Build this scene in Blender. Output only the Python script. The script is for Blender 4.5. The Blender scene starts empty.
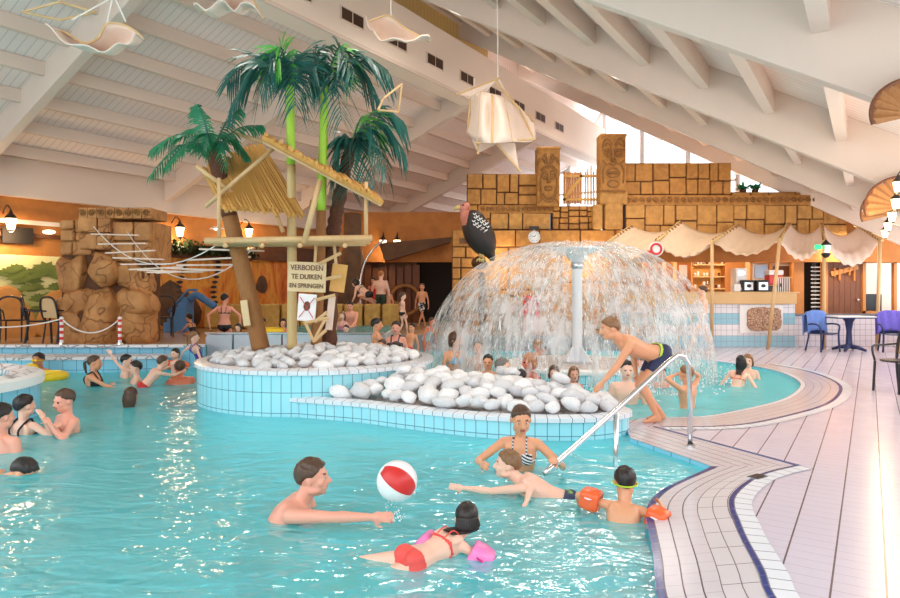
import bpy, bmesh, math, random
from mathutils import Vector, Matrix, Euler, Quaternion, noise
from mathutils.geometry import delaunay_2d_cdt
PI = math.pi
R = math.radians
random.seed(7)
SC = bpy.context.scene
COL = SC.collection
V = Vector
# ---------------------------------------------------------------- survey of the place
F, HZ, CX, CH = 650.0, 291.0, 450.0, 1.5          # focal length in px, horizon row, centre column, eye height
def P(px, py, z=0.0):                              # point of a horizontal level z
    Y = F*(CH-z)/(py-HZ)
    return V(((px-CX)*Y/F, Y, z))
def W(px, py, Y):                                  # point at a distance Y
    return V(((px-CX)*Y/F, Y, CH-(py-HZ)*Y/F))
AX, AY = 0.543, 0.840                              # long axis of the hall (v), cross axis (u)
def UV(u, v, z=0.0):
    return V((-AY*u+AX*v, AX*u+AY*v, z))

# ---------------------------------------------------------------- object helpers
ORG = {}
def tag(o, label=None, cat=None, group=None, kind=None):
    if label: o['label'] = label
    if cat: o['category'] = cat
    if group: o['group'] = group
    if kind: o['kind'] = kind
    return o
def thing(name, label, cat, loc, group=None):
    o = bpy.data.objects.new(name, None); COL.objects.link(o)
    o.empty_display_size = .1
    o.location = loc; ORG[o.name] = V(loc)
    return tag(o, label, cat, group)
def copy_tree(o, loc=None, rotz=None, scale=None, parent=None):
    c = o.copy(); COL.objects.link(c); c.parent = parent
    for ch in list(o.children): copy_tree(ch, parent=c)
    if loc is not None: c.location = loc; ORG[c.name] = V(loc)
    if rotz is not None: c.rotation_euler = (0, 0, rotz)
    if scale is not None: c.scale = scale if hasattr(scale, '__len__') else (scale,)*3
    return c

class MB:
    def __init__(s):
        s.bm = bmesh.new(); s.uv = s.bm.loops.layers.uv.new('UVMap'); s.m = 0
    def face(s, vs, uvs=None):
        try: f = s.bm.faces.new(vs)
        except ValueError: return None
        f.material_index = s.m
        if uvs:
            for l, u in zip(f.loops, uvs): l[s.uv].uv = u
        return f
    def quad(s, a, b, c, d, uvs=None):
        return s.face([s.bm.verts.new(p) for p in (a, b, c, d)], uvs)
    def box(s, c, size, rot=None):
        c = V(c); hx, hy, hz = size[0]/2, size[1]/2, size[2]/2
        M = rot if rot is not None else Matrix.Identity(3)
        if isinstance(M, (int, float)): M = Matrix.Rotation(M, 3, 'Z')
        vs = [s.bm.verts.new(c+M@V((x*hx, y*hy, z*hz))) for z in (-1, 1) for y in (-1, 1) for x in (-1, 1)]
        for q in ((0,2,3,1),(4,5,7,6),(0,1,5,4),(2,6,7,3),(0,4,6,2),(1,3,7,5)):
            s.face([vs[i] for i in q])
        return s
    def bar(s, a, b, w, h, up=V((0,0,1))):             # rectangular bar from a to b
        a, b = V(a), V(b); d = b-a; L = d.length
        if L < 1e-6: return s
        y = d/L; x = y.cross(up)
        if x.length < 1e-4: x = V((1,0,0))
        x.normalize(); z = x.cross(y)
        M = Matrix((x, y, z)).transposed()
        return s.box((a+b)/2, (w, L, h), M)
    def tube(s, pts, r, n=8, closed=False, caps=True, flat=1.0):
        pts = [V(p) for p in pts]
        if not hasattr(r, '__len__'): r = [r]*len(pts)
        rings = []; ref = None; N = len(pts)
        for i, p in enumerate(pts):
            if closed: t = pts[(i+1) % N]-pts[i-1]
            else: t = pts[min(i+1, N-1)]-pts[max(i-1, 0)]
            if t.length < 1e-9: t = V((0,0,1))
            t.normalize()
            if ref is None:
                ref = t.cross(V((0,0,1)))
                if ref.length < .1: ref = t.cross(V((0,1,0)))
            ref = ref-t*ref.dot(t)
            if ref.length < 1e-6: ref = t.orthogonal()
            ref.normalize(); o2 = t.cross(ref)
            rings.append([s.bm.verts.new(p+(ref*math.cos(2*PI*k/n)+o2*math.sin(2*PI*k/n)*flat)*r[i]) for k in range(n)])
        M = N if closed else N-1
        for i in range(M):
            A, B = rings[i], rings[(i+1) % N]
            for k in range(n):
                s.face([A[k], A[(k+1) % n], B[(k+1) % n], B[k]], ((k/n, i/N), ((k+1)/n, i/N), ((k+1)/n, (i+1)/N), (k/n, (i+1)/N)))
        if caps and not closed:
            s.face(rings[0][::-1]); s.face(rings[-1])
        return s
    def cyl(s, a, b, r, r2=None, n=12): return s.tube([a, b], [r, r if r2 is None else r2], n)
    def lathe(s, prof, c, n=24, axis=None, caps=False):    # prof: (r, z) from centre c, optional rotation matrix
        c = V(c); M = axis if axis is not None else Matrix.Identity(3); rings = []
        for r, z in prof:
            if r < 1e-6: rings.append([s.bm.verts.new(c+M@V((0,0,z)))])
            else: rings.append([s.bm.verts.new(c+M@V((r*math.cos(2*PI*k/n), r*math.sin(2*PI*k/n), z))) for k in range(n)])
        for i, (A, B) in enumerate(zip(rings, rings[1:])):
            for k in range(n):
                k2 = (k+1) % n
                if len(A) == 1 and len(B) == 1: continue
                if len(A) == 1: s.face([A[0], B[k2], B[k]])
                elif len(B) == 1: s.face([A[k], A[k2], B[0]])
                else: s.face([A[k], A[k2], B[k2], B[k]], ((k/n, i), ((k+1)/n, i), ((k+1)/n, i+1), (k/n, i+1)))
        if caps:
            if len(rings[0]) > 1: s.face(rings[0][::-1])
            if len(rings[-1]) > 1: s.face(rings[-1])
        return s
    def ell(s, c, r, M=None, sub=2, jit=0, seed=0):
        c = V(c); M = M if M is not None else Matrix.Identity(3)
        if not hasattr(r, '__len__'): r = (r, r, r)
        ret = bmesh.ops.create_icosphere(s.bm, subdivisions=sub, radius=1)
        for v in ret['verts']:
            p = v.co.copy()
            if jit:
                p *= 1+jit*noise.noise(p*1.3+V((seed*7.1, seed*3.3, seed)))
            v.co = c+M@V((p.x*r[0], p.y*r[1], p.z*r[2]))
        for v in ret['verts']:
            for f in v.link_faces: f.material_index = s.m
        return s
    def prism(s, poly, z0, z1, top=True, bottom=True, sides=True):
        a = [s.bm.verts.new((p[0], p[1], z0)) for p in poly]; b = [s.bm.verts.new((p[0], p[1], z1)) for p in poly]
        n = len(poly); t = 0
        if sides:
            for i in range(n):
                j = (i+1) % n; L = (V(poly[j][:2])-V(poly[i][:2])).length
                s.face([a[i], a[j], b[j], b[i]], ((t, z0), (t+L, z0), (t+L, z1), (t, z1))); t += L
        if top: s.face(b)
        if bottom: s.face(a[::-1])
        return s
    def extrude(s, poly, origin, xd, yd, depth):       # poly in a plane given by two axes, thickened along the normal
        origin, xd, yd = V(origin), V(xd).normalized(), V(yd).normalized(); nn = xd.cross(yd)
        a = [s.bm.verts.new(origin+xd*p[0]+yd*p[1]) for p in poly]
        b = [s.bm.verts.new(origin+xd*p[0]+yd*p[1]+nn*depth) for p in poly]
        n = len(poly)
        for i in range(n): s.face([a[i], a[(i+1) % n], b[(i+1) % n], b[i]])
        s.face(a[::-1], [p for p in poly][::-1]); s.face(b, [p for p in poly])
        return s
    def grid(s, f, nu, nv, uvf=None, close_u=False):
        vs = [[s.bm.verts.new(f(i/nu, j/nv)) for j in range(nv+1)] for i in range(nu+(0 if close_u else 1))]
        for i in range(nu):
            for j in range(nv):
                i2 = (i+1) % len(vs)
                u = [(i/nu, j/nv), ((i+1)/nu, j/nv), ((i+1)/nu, (j+1)/nv), (i/nu, (j+1)/nv)]
                if uvf: u = [uvf(*q) for q in u]
                s.face([vs[i][j], vs[i2][j], vs[i2][j+1], vs[i][j+1]], u)
        return s
    def cone_leaf(s, a, b, w, droop=0.0, side=None):   # a thin curved blade from a to b
        a, b = V(a), V(b); d = b-a
        side = side if side is not None else d.cross(V((0,0,1)))
        if side.length < 1e-5: side = V((1,0,0))
        side = side.normalized()*w/2; prev = None
        for t, k in ((0, .5), (.4, 1), (.75, .7), (1, .08)):
            p = a+d*t-V((0,0,droop*t*t)); cur = [s.bm.verts.new(p-side*k), s.bm.verts.new(p+side*k)]
            if prev: s.face([prev[0], prev[1], cur[1], cur[0]])
            prev = cur
        return s
    def build(s, name, mats, parent=None, smooth=False, bevel=0, org=None, solid=0, sub=0, weld=False, auto=None, recalc=True):
        if weld: bmesh.ops.remove_doubles(s.bm, verts=s.bm.verts, dist=1e-4)
        if recalc: bmesh.ops.recalc_face_normals(s.bm, faces=s.bm.faces)
        if parent is not None:
            o0 = ORG[parent.name]
        elif org is not None: o0 = V(org)
        else:
            xs = [v.co for v in s.bm.verts]
            lo = V([min(p[i] for p in xs) for i in range(3)]); hi = V([max(p[i] for p in xs) for i in range(3)])
            o0 = V(((lo.x+hi.x)/2, (lo.y+hi.y)/2, lo.z))
        bmesh.ops.translate(s.bm, verts=s.bm.verts, vec=-o0)
        me = bpy.data.meshes.new(name); s.bm.to_mesh(me); s.bm.free()
        if not isinstance(mats, (list, tuple)): mats = [mats]
        for m in mats: me.materials.append(m)
        if smooth:
            me.polygons.foreach_set('use_smooth', [True]*len(me.polygons))
            if auto: me.set_sharp_from_angle(angle=R(auto))
        o = bpy.data.objects.new(name, me); COL.objects.link(o)
        ORG[o.name] = o0
        if parent is not None: o.parent = parent
        else: o.location = o0
        if solid:
            md = o.modifiers.new('solid', 'SOLIDIFY'); md.thickness = solid; md.offset = 0
        if bevel:
            md = o.modifiers.new('bevel', 'BEVEL'); md.width = bevel; md.segments = 2; md.limit_method = 'ANGLE'; md.angle_limit = R(40)
        if sub:
            md = o.modifiers.new('sub', 'SUBSURF'); md.levels = sub; md.render_levels = sub
        return o
def struct(o): o['kind'] = 'structure'; return o
def fill_poly(mb, outer, holes, z, extra=(), zf=None):
    """triangulated flat area: outer polygon minus holes"""
    pts = []; edges = []
    def add(poly):
        b = len(pts)
        for p in poly: pts.append(V((p[0], p[1])))
        for i in range(len(poly)): edges.append((b+i, b+(i+1) % len(poly)))
    add(outer)
    for h in holes: add(h)
    for e in extra: pts.append(V((e[0], e[1])))
    co, ed, fa, *_ = delaunay_2d_cdt(pts, edges, [], 0, 1e-5)
    vs = [mb.bm.verts.new((c.x, c.y, zf(c) if zf else z)) for c in co]
    for f in fa:
        c = sum((co[i] for i in f), V((0, 0)))/len(f)
        if not inside(c, outer): continue
        if any(inside(c, h) for h in holes): continue
        mb.face([vs[i] for i in f], [(co[i].x, co[i].y) for i in f])
def inside(p, poly):
    r = False; n = len(poly); j = n-1
    for i in range(n):
        xi, yi, xj, yj = poly[i][0], poly[i][1], poly[j][0], poly[j][1]
        if (yi > p[1]) != (yj > p[1]) and p[0] < (xj-xi)*(p[1]-yi)/(yj-yi)+xi: r = not r
        j = i
    return r
def spline(pts, n=6, closed=False):                # Catmull-Rom
    pts = [V(p) for p in pts]; N = len(pts); out = []
    for i in range(N if closed else N-1):
        g = (lambda k: pts[k % N]) if closed else (lambda k: pts[min(max(k, 0), N-1)])
        p0, p1, p2, p3 = g(i-1), g(i), g(i+1), g(i+2)
        for k in range(n):
            t = k/n
            out.append(.5*((2*p1)+(p2-p0)*t+(2*p0-5*p1+4*p2-p3)*t*t+(3*p1-p0-3*p2+p3)*t**3))
    if not closed: out.append(pts[-1])
    return out
def offset_line(pts, d):                           # 2-D offset of an open polyline (left side positive)
    out = []
    for i, p in enumerate(pts):
        a = pts[max(i-1, 0)]; b = pts[min(i+1, len(pts)-1)]
        t = V((b[0]-a[0], b[1]-a[1])).normalized()
        out.append(V((p[0]-t.y*d, p[1]+t.x*d)))
    return out
def ribbon(mb, A, B, za, zb=None):                 # strip between two polylines with running-length UV
    zb = za if zb is None else zb; s = 0
    va = [mb.bm.verts.new((p[0], p[1], za)) for p in A]; vb = [mb.bm.verts.new((p[0], p[1], zb)) for p in B]
    for i in range(len(A)-1):
        L = ((V(A[i+1][:2])-V(A[i][:2])).length+(V(B[i+1][:2])-V(B[i][:2])).length)/2
        h = (V(B[i][:2])-V(A[i][:2])).length if zb == za else abs(zb-za)
        mb.face([va[i], va[i+1], vb[i+1], vb[i]], ((s, 0), (s+L, 0), (s+L, h), (s, h))); s += L
# ---------------------------------------------------------------- materials
class N:
    def __init__(s, name):
        s.mat = bpy.data.materials.new(name); s.mat.use_nodes = True; s.t = s.mat.node_tree; s.t.nodes.clear()
        s.out = s.n('ShaderNodeOutputMaterial')
    def n(s, typ, **kw):
        nd = s.t.nodes.new(typ)
        for k, v in kw.items(): setattr(nd, k, v)
        return nd
    def l(s, a, b): s.t.links.new(a, b)
    def val(s, sock, v):
        if hasattr(v, 'type') and hasattr(v, 'is_linked'): s.l(v, sock)
        else: sock.default_value = v
    def math(s, op, a, b=0.0, c=None, clamp=False):
        m = s.n('ShaderNodeMath', operation=op); m.use_clamp = clamp
        s.val(m.inputs[0], a); s.val(m.inputs[1], b)
        if c is not None: s.val(m.inputs[2], c)
        return m.outputs[0]
    def mix(s, f, a, b, mode='MIX'):
        m = s.n('ShaderNodeMix', data_type='RGBA', blend_type=mode)
        s.val(m.inputs[0], f)
        for k, c in ((6, a), (7, b)):
            if isinstance(c, (tuple, list)): m.inputs[k].default_value = tuple(c)[:3]+(1,)
            else: s.l(c, m.inputs[k])
        return m.outputs[2]
    def pos(s): return s.n('ShaderNodeNewGeometry').outputs['Position']
    def obj(s): return s.n('ShaderNodeTexCoord').outputs['Object']
    def uv(s): return s.n('ShaderNodeTexCoord').outputs['UV']
    def rot(s, vec, rz=0, sc=(1,1,1), loc=(0,0,0)):
        m = s.n('ShaderNodeMapping'); s.l(vec, m.inputs[0]); m.inputs['Rotation'].default_value = (0, 0, rz)
        m.inputs['Scale'].default_value = sc; m.inputs['Location'].default_value = loc
        return m.outputs[0]
    def sep(s, vec):
        m = s.n('ShaderNodeSeparateXYZ'); s.l(vec, m.inputs[0]); return m.outputs
    def noise(s, vec, scale, detail=3, rough=.5, dist=0):
        m = s.n('ShaderNodeTexNoise'); s.l(vec, m.inputs['Vector']); m.inputs['Scale'].default_value = scale
        m.inputs['Detail'].default_value = detail; m.inputs['Roughness'].default_value = rough; m.inputs['Distortion'].default_value = dist
        return m.outputs['Fac']
    def voro(s, vec, scale, feat='F1', out='Distance'):
        m = s.n('ShaderNodeTexVoronoi', feature=feat); s.l(vec, m.inputs['Vector']); m.inputs['Scale'].default_value = scale
        return m.outputs[out]
    def ramp(s, f, stops, interp='LINEAR'):
        m = s.n('ShaderNodeValToRGB'); s.l(f, m.inputs[0]); m.color_ramp.interpolation = interp
        e = m.color_ramp.elements
        while len(e) < len(stops): e.new(.5)
        for k, (p, c) in enumerate(stops):
            e[k].position = p; e[k].color = tuple(c)[:3]+(1,)
        return m.outputs[0]
    def line(s, coord, period, width):             # 1 on grid lines
        f = s.math('FRACT', s.math('DIVIDE', coord, period))
        return s.math('LESS_THAN', f, width/period)
    def bump(s, h, strength=.3, dist=.01, normal=None):
        b = s.n('ShaderNodeBump'); b.inputs['Strength'].default_value = strength; b.inputs['Distance'].default_value = dist
        s.l(h, b.inputs['Height'])
        if normal is not None: s.l(normal, b.inputs['Normal'])
        return b.outputs[0]
    def bsdf(s, col, rough=.5, normal=None, metal=0, spec=.5, sss=0, coat=0, trans=0, emit=None, es=0):
        p = s.n('ShaderNodeBsdfPrincipled')
        if isinstance(col, (tuple, list)): p.inputs['Base Color'].default_value = tuple(col)[:3]+(1,)
        else: s.l(col, p.inputs['Base Color'])
        s.val(p.inputs['Roughness'], rough); s.val(p.inputs['Metallic'], metal)
        p.inputs['Specular IOR Level'].default_value = spec
        if sss: p.inputs['Subsurface Weight'].default_value = sss; p.inputs['Subsurface Radius'].default_value = (.02,.008,.004)
        if coat: p.inputs['Coat Weight'].default_value = coat
        if trans: p.inputs['Transmission Weight'].default_value = trans
        if emit: p.inputs['Emission Color'].default_value = tuple(emit)+(1,); p.inputs['Emission Strength'].default_value = es
        if normal is not None: s.l(normal, p.inputs['Normal'])
        return p.outputs[0]
    def done(s, sh): s.l(sh, s.out.inputs[0]); return s.mat
def srgb(r, g, b):
    f = lambda c: (c/255/12.92) if c/255 <= .04045 else ((c/255+.055)/1.055)**2.4
    return (f(r), f(g), f(b))
def dim(c, k): return tuple(x*k for x in c)
def plain(name, col, rough=.5, metal=0, var=.12, scale=20, bump=0, bdist=.004, **kw):
    n = N(name); p = n.obj(); f = n.noise(p, scale)
    c = n.mix(f, dim(col, 1-var), dim(col, 1+var))
    nm = n.bump(f, bump, bdist) if bump else None
    return n.done(n.bsdf(c, rough, nm, metal, **kw))

M = {}
# tiles -----------------------------------------------------------
def tile_uv(name, cols, tw, th, grout=srgb(120,150,165), gw=.006, rough=.15, off=(0,0), band=None):
    n = N(name); u = n.sep(n.uv()); x = n.math('ADD', u[0], off[0]); y = n.math('ADD', u[1], off[1])
    g = n.math('MAXIMUM', n.line(x, tw, gw), n.line(y, th, gw))
    base = n.mix(n.noise(n.uv(), 3.0), cols[0], cols[1])
    if band:                                        # (y0, y1, colour) coloured courses
        for y0, y1, c in band:
            inb = n.math('MULTIPLY', n.math('GREATER_THAN', y, y0), n.math('LESS_THAN', y, y1))
            base = n.mix(inb, base, c)
    c = n.mix(g, base, grout)
    return n.done(n.bsdf(c, rough, n.bump(n.math('SUBTRACT', 1.0, g), .4, .002)))
M['tile_aqua'] = tile_uv('aqua glazed tile', (srgb(150,222,236), srgb(178,235,243)), .125, .25, srgb(90,130,150), .008)
M['tile_aqua_dark'] = tile_uv('blue pool wall tile', (srgb(128,200,226), srgb(150,212,232)), .25, .4, srgb(96,140,165), .012)
M['tile_cope'] = tile_uv('white coping tile', (srgb(222,226,232), srgb(235,236,240)), .125, 5.0, srgb(120,125,135), .008, .2)
M['tile_navy'] = tile_uv('navy edge tile', (srgb(35,55,120), srgb(40,62,135)), .12, 5, srgb(90,100,140), .006, .15)
M['tile_gutter'] = tile_uv('gutter tile', (srgb(204,196,198), srgb(216,208,210)), .245, .115, srgb(120,108,108), .007, .25)
M['tile_bar'] = tile_uv('bar front tile', (srgb(225,222,226), srgb(238,236,240)), .15, .15, srgb(150,150,160), .008, .25,
                        band=((.0,.3,srgb(160,205,222)), (.6,.9,srgb(150,200,218))))
M['tile_white'] = tile_uv('white wall tile', (srgb(222,216,222), srgb(236,230,236)), .15, .15, srgb(150,145,152), .008, .25)
def deck():
    n = N('deck tile'); p = n.rot(n.pos(), -math.atan2(AY, AX)); s = n.sep(p)
    a = n.line(n.math('ADD', s[1], .065+2.37), .236, .010); b = n.line(s[0], .118, .005)
    base = n.mix(n.noise(n.pos(), 1.3), srgb(206,196,208), srgb(218,208,219))
    st = n.noise(n.rot(p, 0, (3, 12, 1)), 2.0); base = n.mix(n.math('MULTIPLY', st, .25), base, srgb(196,184,200))
    c = n.mix(n.math('MULTIPLY', b, .45), base, srgb(130,118,124)); c = n.mix(a, c, srgb(105,90,92))
    rough = n.math('MULTIPLY_ADD', n.noise(n.pos(), 4), .15, .14)
    h = n.math('SUBTRACT', 1.0, n.math('MAXIMUM', a, b))
    nm = n.bump(n.noise(n.pos(), 9), .08, .01, n.bump(h, .3, .002))
    return n.done(n.bsdf(c, rough, nm))
M['deck'] = deck()
def terrace():
    n = N('terracotta terrace'); p = n.rot(n.pos(), .35); s = n.sep(p)
    g = n.math('MAXIMUM', n.line(s[0], .3, .01), n.line(s[1], .3, .01))
    c = n.mix(n.noise(n.pos(), 2), srgb(176,138,104), srgb(204,168,130)); c = n.mix(g, c, srgb(120,90,70))
    return n.done(n.bsdf(c, .22))
M['terrace'] = terrace()
def poolfloor():
    n = N('pool floor'); s = n.sep(n.pos())
    g = n.math('MAXIMUM', n.line(s[0], .25, .012), n.line(s[1], .25, .012))
    c = n.mix(g, srgb(178,240,244), srgb(130,212,222))
    return n.done(n.bsdf(c, .4))
M['poolfloor'] = poolfloor()
def water(name, tint, body, k_body, wav=1.0, foam=False):
    n = N(name); p = n.pos()
    w1 = n.noise(n.rot(p, .3, (1, 1.9, 1)), 2.1, 2, .55, .8); w2 = n.noise(n.rot(p, -.4, (1, 1.6, 1)), 7.0, 2, .5, .6); w3 = n.noise(p, 22, 2)
    h = n.math('ADD', w1, n.math('MULTIPLY', w2, .28)); h = n.math('ADD', h, n.math('MULTIPLY', w3, .03))
    nm = n.bump(h, 1.0, .045*wav)
    lighter = n.mix(n.noise(p, .6), dim(body, .95), dim(body, 1.04))
    if foam:
        fo = n.ramp(n.noise(p, 9, 6, .7, 1.2), ((.52, (0,0,0)), (.66, (1,1,1))))
        lighter = n.mix(n.math('MULTIPLY', fo, foam), lighter, (.9,.93,.95))
    d = n.n('ShaderNodeBsdfDiffuse'); n.l(lighter, d.inputs[0]); n.l(nm, d.inputs['Normal'])
    tr = n.n('ShaderNodeBsdfTransparent'); tr.inputs[0].default_value = tint+(1,)
    rf = n.n('ShaderNodeBsdfRefraction'); rf.inputs[0].default_value = tint+(1,); rf.inputs['IOR'].default_value = 1.1; rf.inputs['Roughness'].default_value = 0.02; n.l(nm, rf.inputs['Normal'])
    m0 = n.n('ShaderNodeMixShader'); m0.inputs[0].default_value = .45; n.l(tr.outputs[0], m0.inputs[1]); n.l(rf.outputs[0], m0.inputs[2])
    m1 = n.n('ShaderNodeMixShader'); m1.inputs[0].default_value = k_body; n.l(m0.outputs[0], m1.inputs[1]); n.l(d.outputs[0], m1.inputs[2])
    g = n.n('ShaderNodeBsdfGlossy'); g.inputs['Roughness'].default_value = .06; g.inputs[0].default_value = (1,1,1,1); n.l(nm, g.inputs['Normal'])
    fr = n.n('ShaderNodeFresnel'); fr.inputs['IOR'].default_value = 1.33; n.l(nm, fr.inputs['Normal'])
    m2 = n.n('ShaderNodeMixShader'); n.l(n.math('MULTIPLY', fr.outputs[0], .32), m2.inputs[0]); n.l(m1.outputs[0], m2.inputs[1]); n.l(g.outputs[0], m2.inputs[2])
    return n.done(m2.outputs[0])
M['water'] = water('pool water', srgb(190,246,248), srgb(98,234,244), .6)
M['water_tub'] = water('mushroom pool water', srgb(170,225,225), srgb(120,190,195), .4, 1.4, .35)
def spray(name, dens, seed):
    n = N(name); uv = n.rot(n.uv(), 0, (1,1,1), (seed*3.7, seed, 0)); s = n.sep(n.uv())
    st = n.noise(n.rot(uv, 0, (95, 8, 1)), 1.0, 5, .65, .5); br = n.noise(n.rot(uv, 0, (14, 9, 1)), 1.0, 3, .6)
    f = n.math('MULTIPLY', st, n.math('ADD', br, .55))
    f = n.math('MULTIPLY', n.math('SUBTRACT', f, dens), 5.5, clamp=True)
    f = n.math('MULTIPLY', f, .58)
    d = n.bsdf((.90,.86,.88), .12, n.bump(st, .8, .03)); tl = n.n('ShaderNodeBsdfTranslucent'); tl.inputs[0].default_value = (.9,.88,.87,1)
    mm = n.n('ShaderNodeMixShader'); mm.inputs[0].default_value = .45; n.l(d, mm.inputs[1]); n.l(tl.outputs[0], mm.inputs[2])
    tr = n.n('ShaderNodeBsdfTransparent'); m = n.n('ShaderNodeMixShader'); n.l(f, m.inputs[0]); n.l(tr.outputs[0], m.inputs[1]); n.l(mm.outputs[0], m.inputs[2])
    return n.done(m.outputs[0])
M['spray_a'] = spray('falling water', .455, 1)
M['spray_b'] = spray('falling water inner', .50, 5)
M['droplet'] = plain('water drop', (.85,.87,.88), .08, var=.05)
# building --------------------------------------------------------
M['cream'] = plain('painted timber cream', srgb(220,200,184), .55, var=.03, scale=1.5)
M['white_wall'] = plain('white plaster', srgb(238,222,206), .7, var=.025, scale=1.2)
M['grey_beam'] = plain('grey painted timber', srgb(192,180,170), .55, var=.04, scale=2)
M['mullion'] = plain('white window frame', srgb(235,232,228), .4, var=.02)
def deckroof(name, col):
    n = N(name); p = n.rot(n.pos(), -math.atan2(AY, AX)); s = n.sep(p)
    g = n.line(s[0], .16, .018); big = n.noise(n.pos(), .8)
    c = n.mix(big, dim(col, .96), dim(col, 1.03)); c = n.mix(n.math('MULTIPLY', g, .55), c, dim(col, .55))
    return n.done(n.bsdf(c, .6, n.bump(n.math('SUBTRACT', 1., g), .6, .01)))
M['roof'] = deckroof('roof boarding', srgb(242,224,214))
M['roof_yellow'] = deckroof('yellow corrugated panel', srgb(225,190,120))
M['vent'] = plain('dark vent', srgb(70,45,30), .5)
def stone(name, a, b, dark, sc=3.0, crack=False):
    n = N(name); p = n.pos(); f = n.noise(p, sc, 4, .6); g = n.noise(p, sc*7, 4, .6); v = n.noise(n.rot(p, .4, (1, 1, .25)), sc*2, 3)
    c = n.mix(f, a, b); c = n.mix(n.math('MULTIPLY', g, .4), c, dark); c = n.mix(n.ramp(v, ((.55, (0,0,0)), (.75, (.5,.5,.5)))), c, dark)
    ri = n.n('ShaderNodeNewGeometry').outputs['Random Per Island']; c = n.mix(n.math('MULTIPLY', ri, .30), c, dark); e2 = n.noise(p, sc*2.3, 2); c = n.mix(n.ramp(e2, ((.35, (.30,.30,.30)), (.6, (0,0,0)))), c, tuple(min(1, x*1.25) for x in a))
    if crack:
        w = n.n('ShaderNodeVectorMath', operation='ADD'); nc = n.n('ShaderNodeTexNoise'); nc.inputs['Scale'].default_value = 1.8; n.l(p, nc.inputs['Vector']); n.l(p, w.inputs[0]); n.l(nc.outputs['Color'], w.inputs[1])
        e = n.voro(n.rot(w.outputs[0], .3, (1,1,.45)), 1.7, 'DISTANCE_TO_EDGE'); k = n.math('MULTIPLY_ADD', e, 26.0, .25, clamp=True)
        c = n.mix(k, dim(dark, .75), c); f = n.math('ADD', f, n.math('MULTIPLY', k, 1.5))
    return n.done(n.bsdf(c, .7, n.bump(n.math('ADD', f, g), .5, .03)))
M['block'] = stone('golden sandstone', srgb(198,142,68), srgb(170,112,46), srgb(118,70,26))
M['block_pale'] = stone('pale sandstone', srgb(206,156,84), srgb(180,126,60), srgb(128,80,34))  # slightly paler variant of the block sandstone
M['joint'] = stone('stone joint', srgb(110,62,22), srgb(92,50,18), srgb(70,36,12))
M['rock'] = stone('carved rock', srgb(214,156,94), srgb(188,122,66), srgb(126,72,34), 1.6, True)
M['carve'] = stone('carved relief', srgb(160,110,52), srgb(136,88,38), srgb(84,48,16), 5)
M['orange_wall'] = stone('ochre sponge wall', srgb(196,128,58), srgb(174,104,42), srgb(138,80,32), 1.0)
M['orange_glow'] = stone('orange painted wall', srgb(230,140,44), srgb(226,160,70), srgb(196,92,28), 1.4)
M['cave'] = stone('cave wall', srgb(120,82,48), srgb(90,58,34), srgb(50,30,18), 1.2)
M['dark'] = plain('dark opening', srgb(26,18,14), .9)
def wood(name, a, b, sc=(1,1,12), rough=.55):
    n = N(name); p = n.rot(n.obj(), 0, sc); f = n.noise(p, 6, 4, .6, .6); g = n.noise(n.obj(), 3)
    c = n.mix(f, a, b); c = n.mix(n.math('MULTIPLY', g, .3), c, dim(a, .7))
    return n.done(n.bsdf(c, rough, n.bump(f, .3, .005)))
M['bamboo'] = wood('pale bamboo', srgb(222,196,140), srgb(196,164,104), (6,6,1))
M['pole'] = wood('stripped pole', srgb(224,190,140), srgb(200,158,104), (5,5,1))
M['log'] = wood('rough trunk', srgb(176,124,72), srgb(132,84,44), (6,6,1.2), .8)
M['thatch'] = wood('thatch cane', srgb(222,170,88), srgb(180,124,52), (9,9,2), .8)
M['straw'] = wood('straw bundle', srgb(226,176,96), srgb(186,130,60), (14,14,2), .8)
M['counter'] = wood('pine counter', srgb(222,184,128), srgb(206,164,106), (1,6,6), .4)
M['panelling'] = wood('warm timber panelling', srgb(206,140,70), srgb(176,108,46), (6,6,1))
M['door_wood'] = wood('brown plank door', srgb(128,74,38), srgb(98,54,26), (8,8,1))
M['palm_bark'] = stone('palm bark', srgb(120,72,44), srgb(92,50,30), srgb(56,28,16), 12)
M['sign_wood'] = wood('pale sign board', srgb(232,206,160), srgb(216,186,136), (1,3,6))
M['sign_yellow'] = wood('yellow sign board', srgb(222,172,92), srgb(204,150,72), (1,3,6))
M['lettering'] = plain('brown lettering', srgb(104,70,48), .6)
M['leaf'] = plain('palm leaf green', srgb(38,126,84), .35, var=.35, scale=3)
M['leaf_dark'] = plain('palm leaf teal', srgb(36,98,88), .35, var=.35, scale=3)
M['leaf_bright'] = plain('palm leaf bright', srgb(96,186,72), .35, var=.25, scale=3)
M['stem_green'] = plain('lime green stem', srgb(160,210,60), .35, var=.15, scale=5)
M['ivy'] = plain('dark ivy', srgb(44,56,22), .7, var=.5, scale=8)
M['pebble'] = None
def pebble():
    n = N('white pebble'); inf = n.n('ShaderNodeObjectInfo').outputs['Random']; p = n.obj()
    f = n.noise(p, 8, 4, .6); c = n.mix(inf, srgb(206,204,206), srgb(240,238,238)); c = n.mix(n.ramp(f, ((.5, (0,0,0)), (.75, (.35,.35,.35)))), c, srgb(150,142,138))
    return n.done(n.bsdf(c, .5, n.bump(f, .4, .01)))
M['pebble'] = pebble()
def cobble():
    n = N('pebbled concrete'); p = n.pos(); d = n.voro(p, 9, 'DISTANCE_TO_EDGE'); c1 = n.voro(p, 9, 'F1', 'Color')
    f = n.math('MULTIPLY', d, 6.0, clamp=True); c = n.mix(f, srgb(176,166,162), srgb(226,216,212))
    return n.done(n.bsdf(c, .5, n.bump(f, .8, .02)))
M['cobble'] = cobble()
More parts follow.
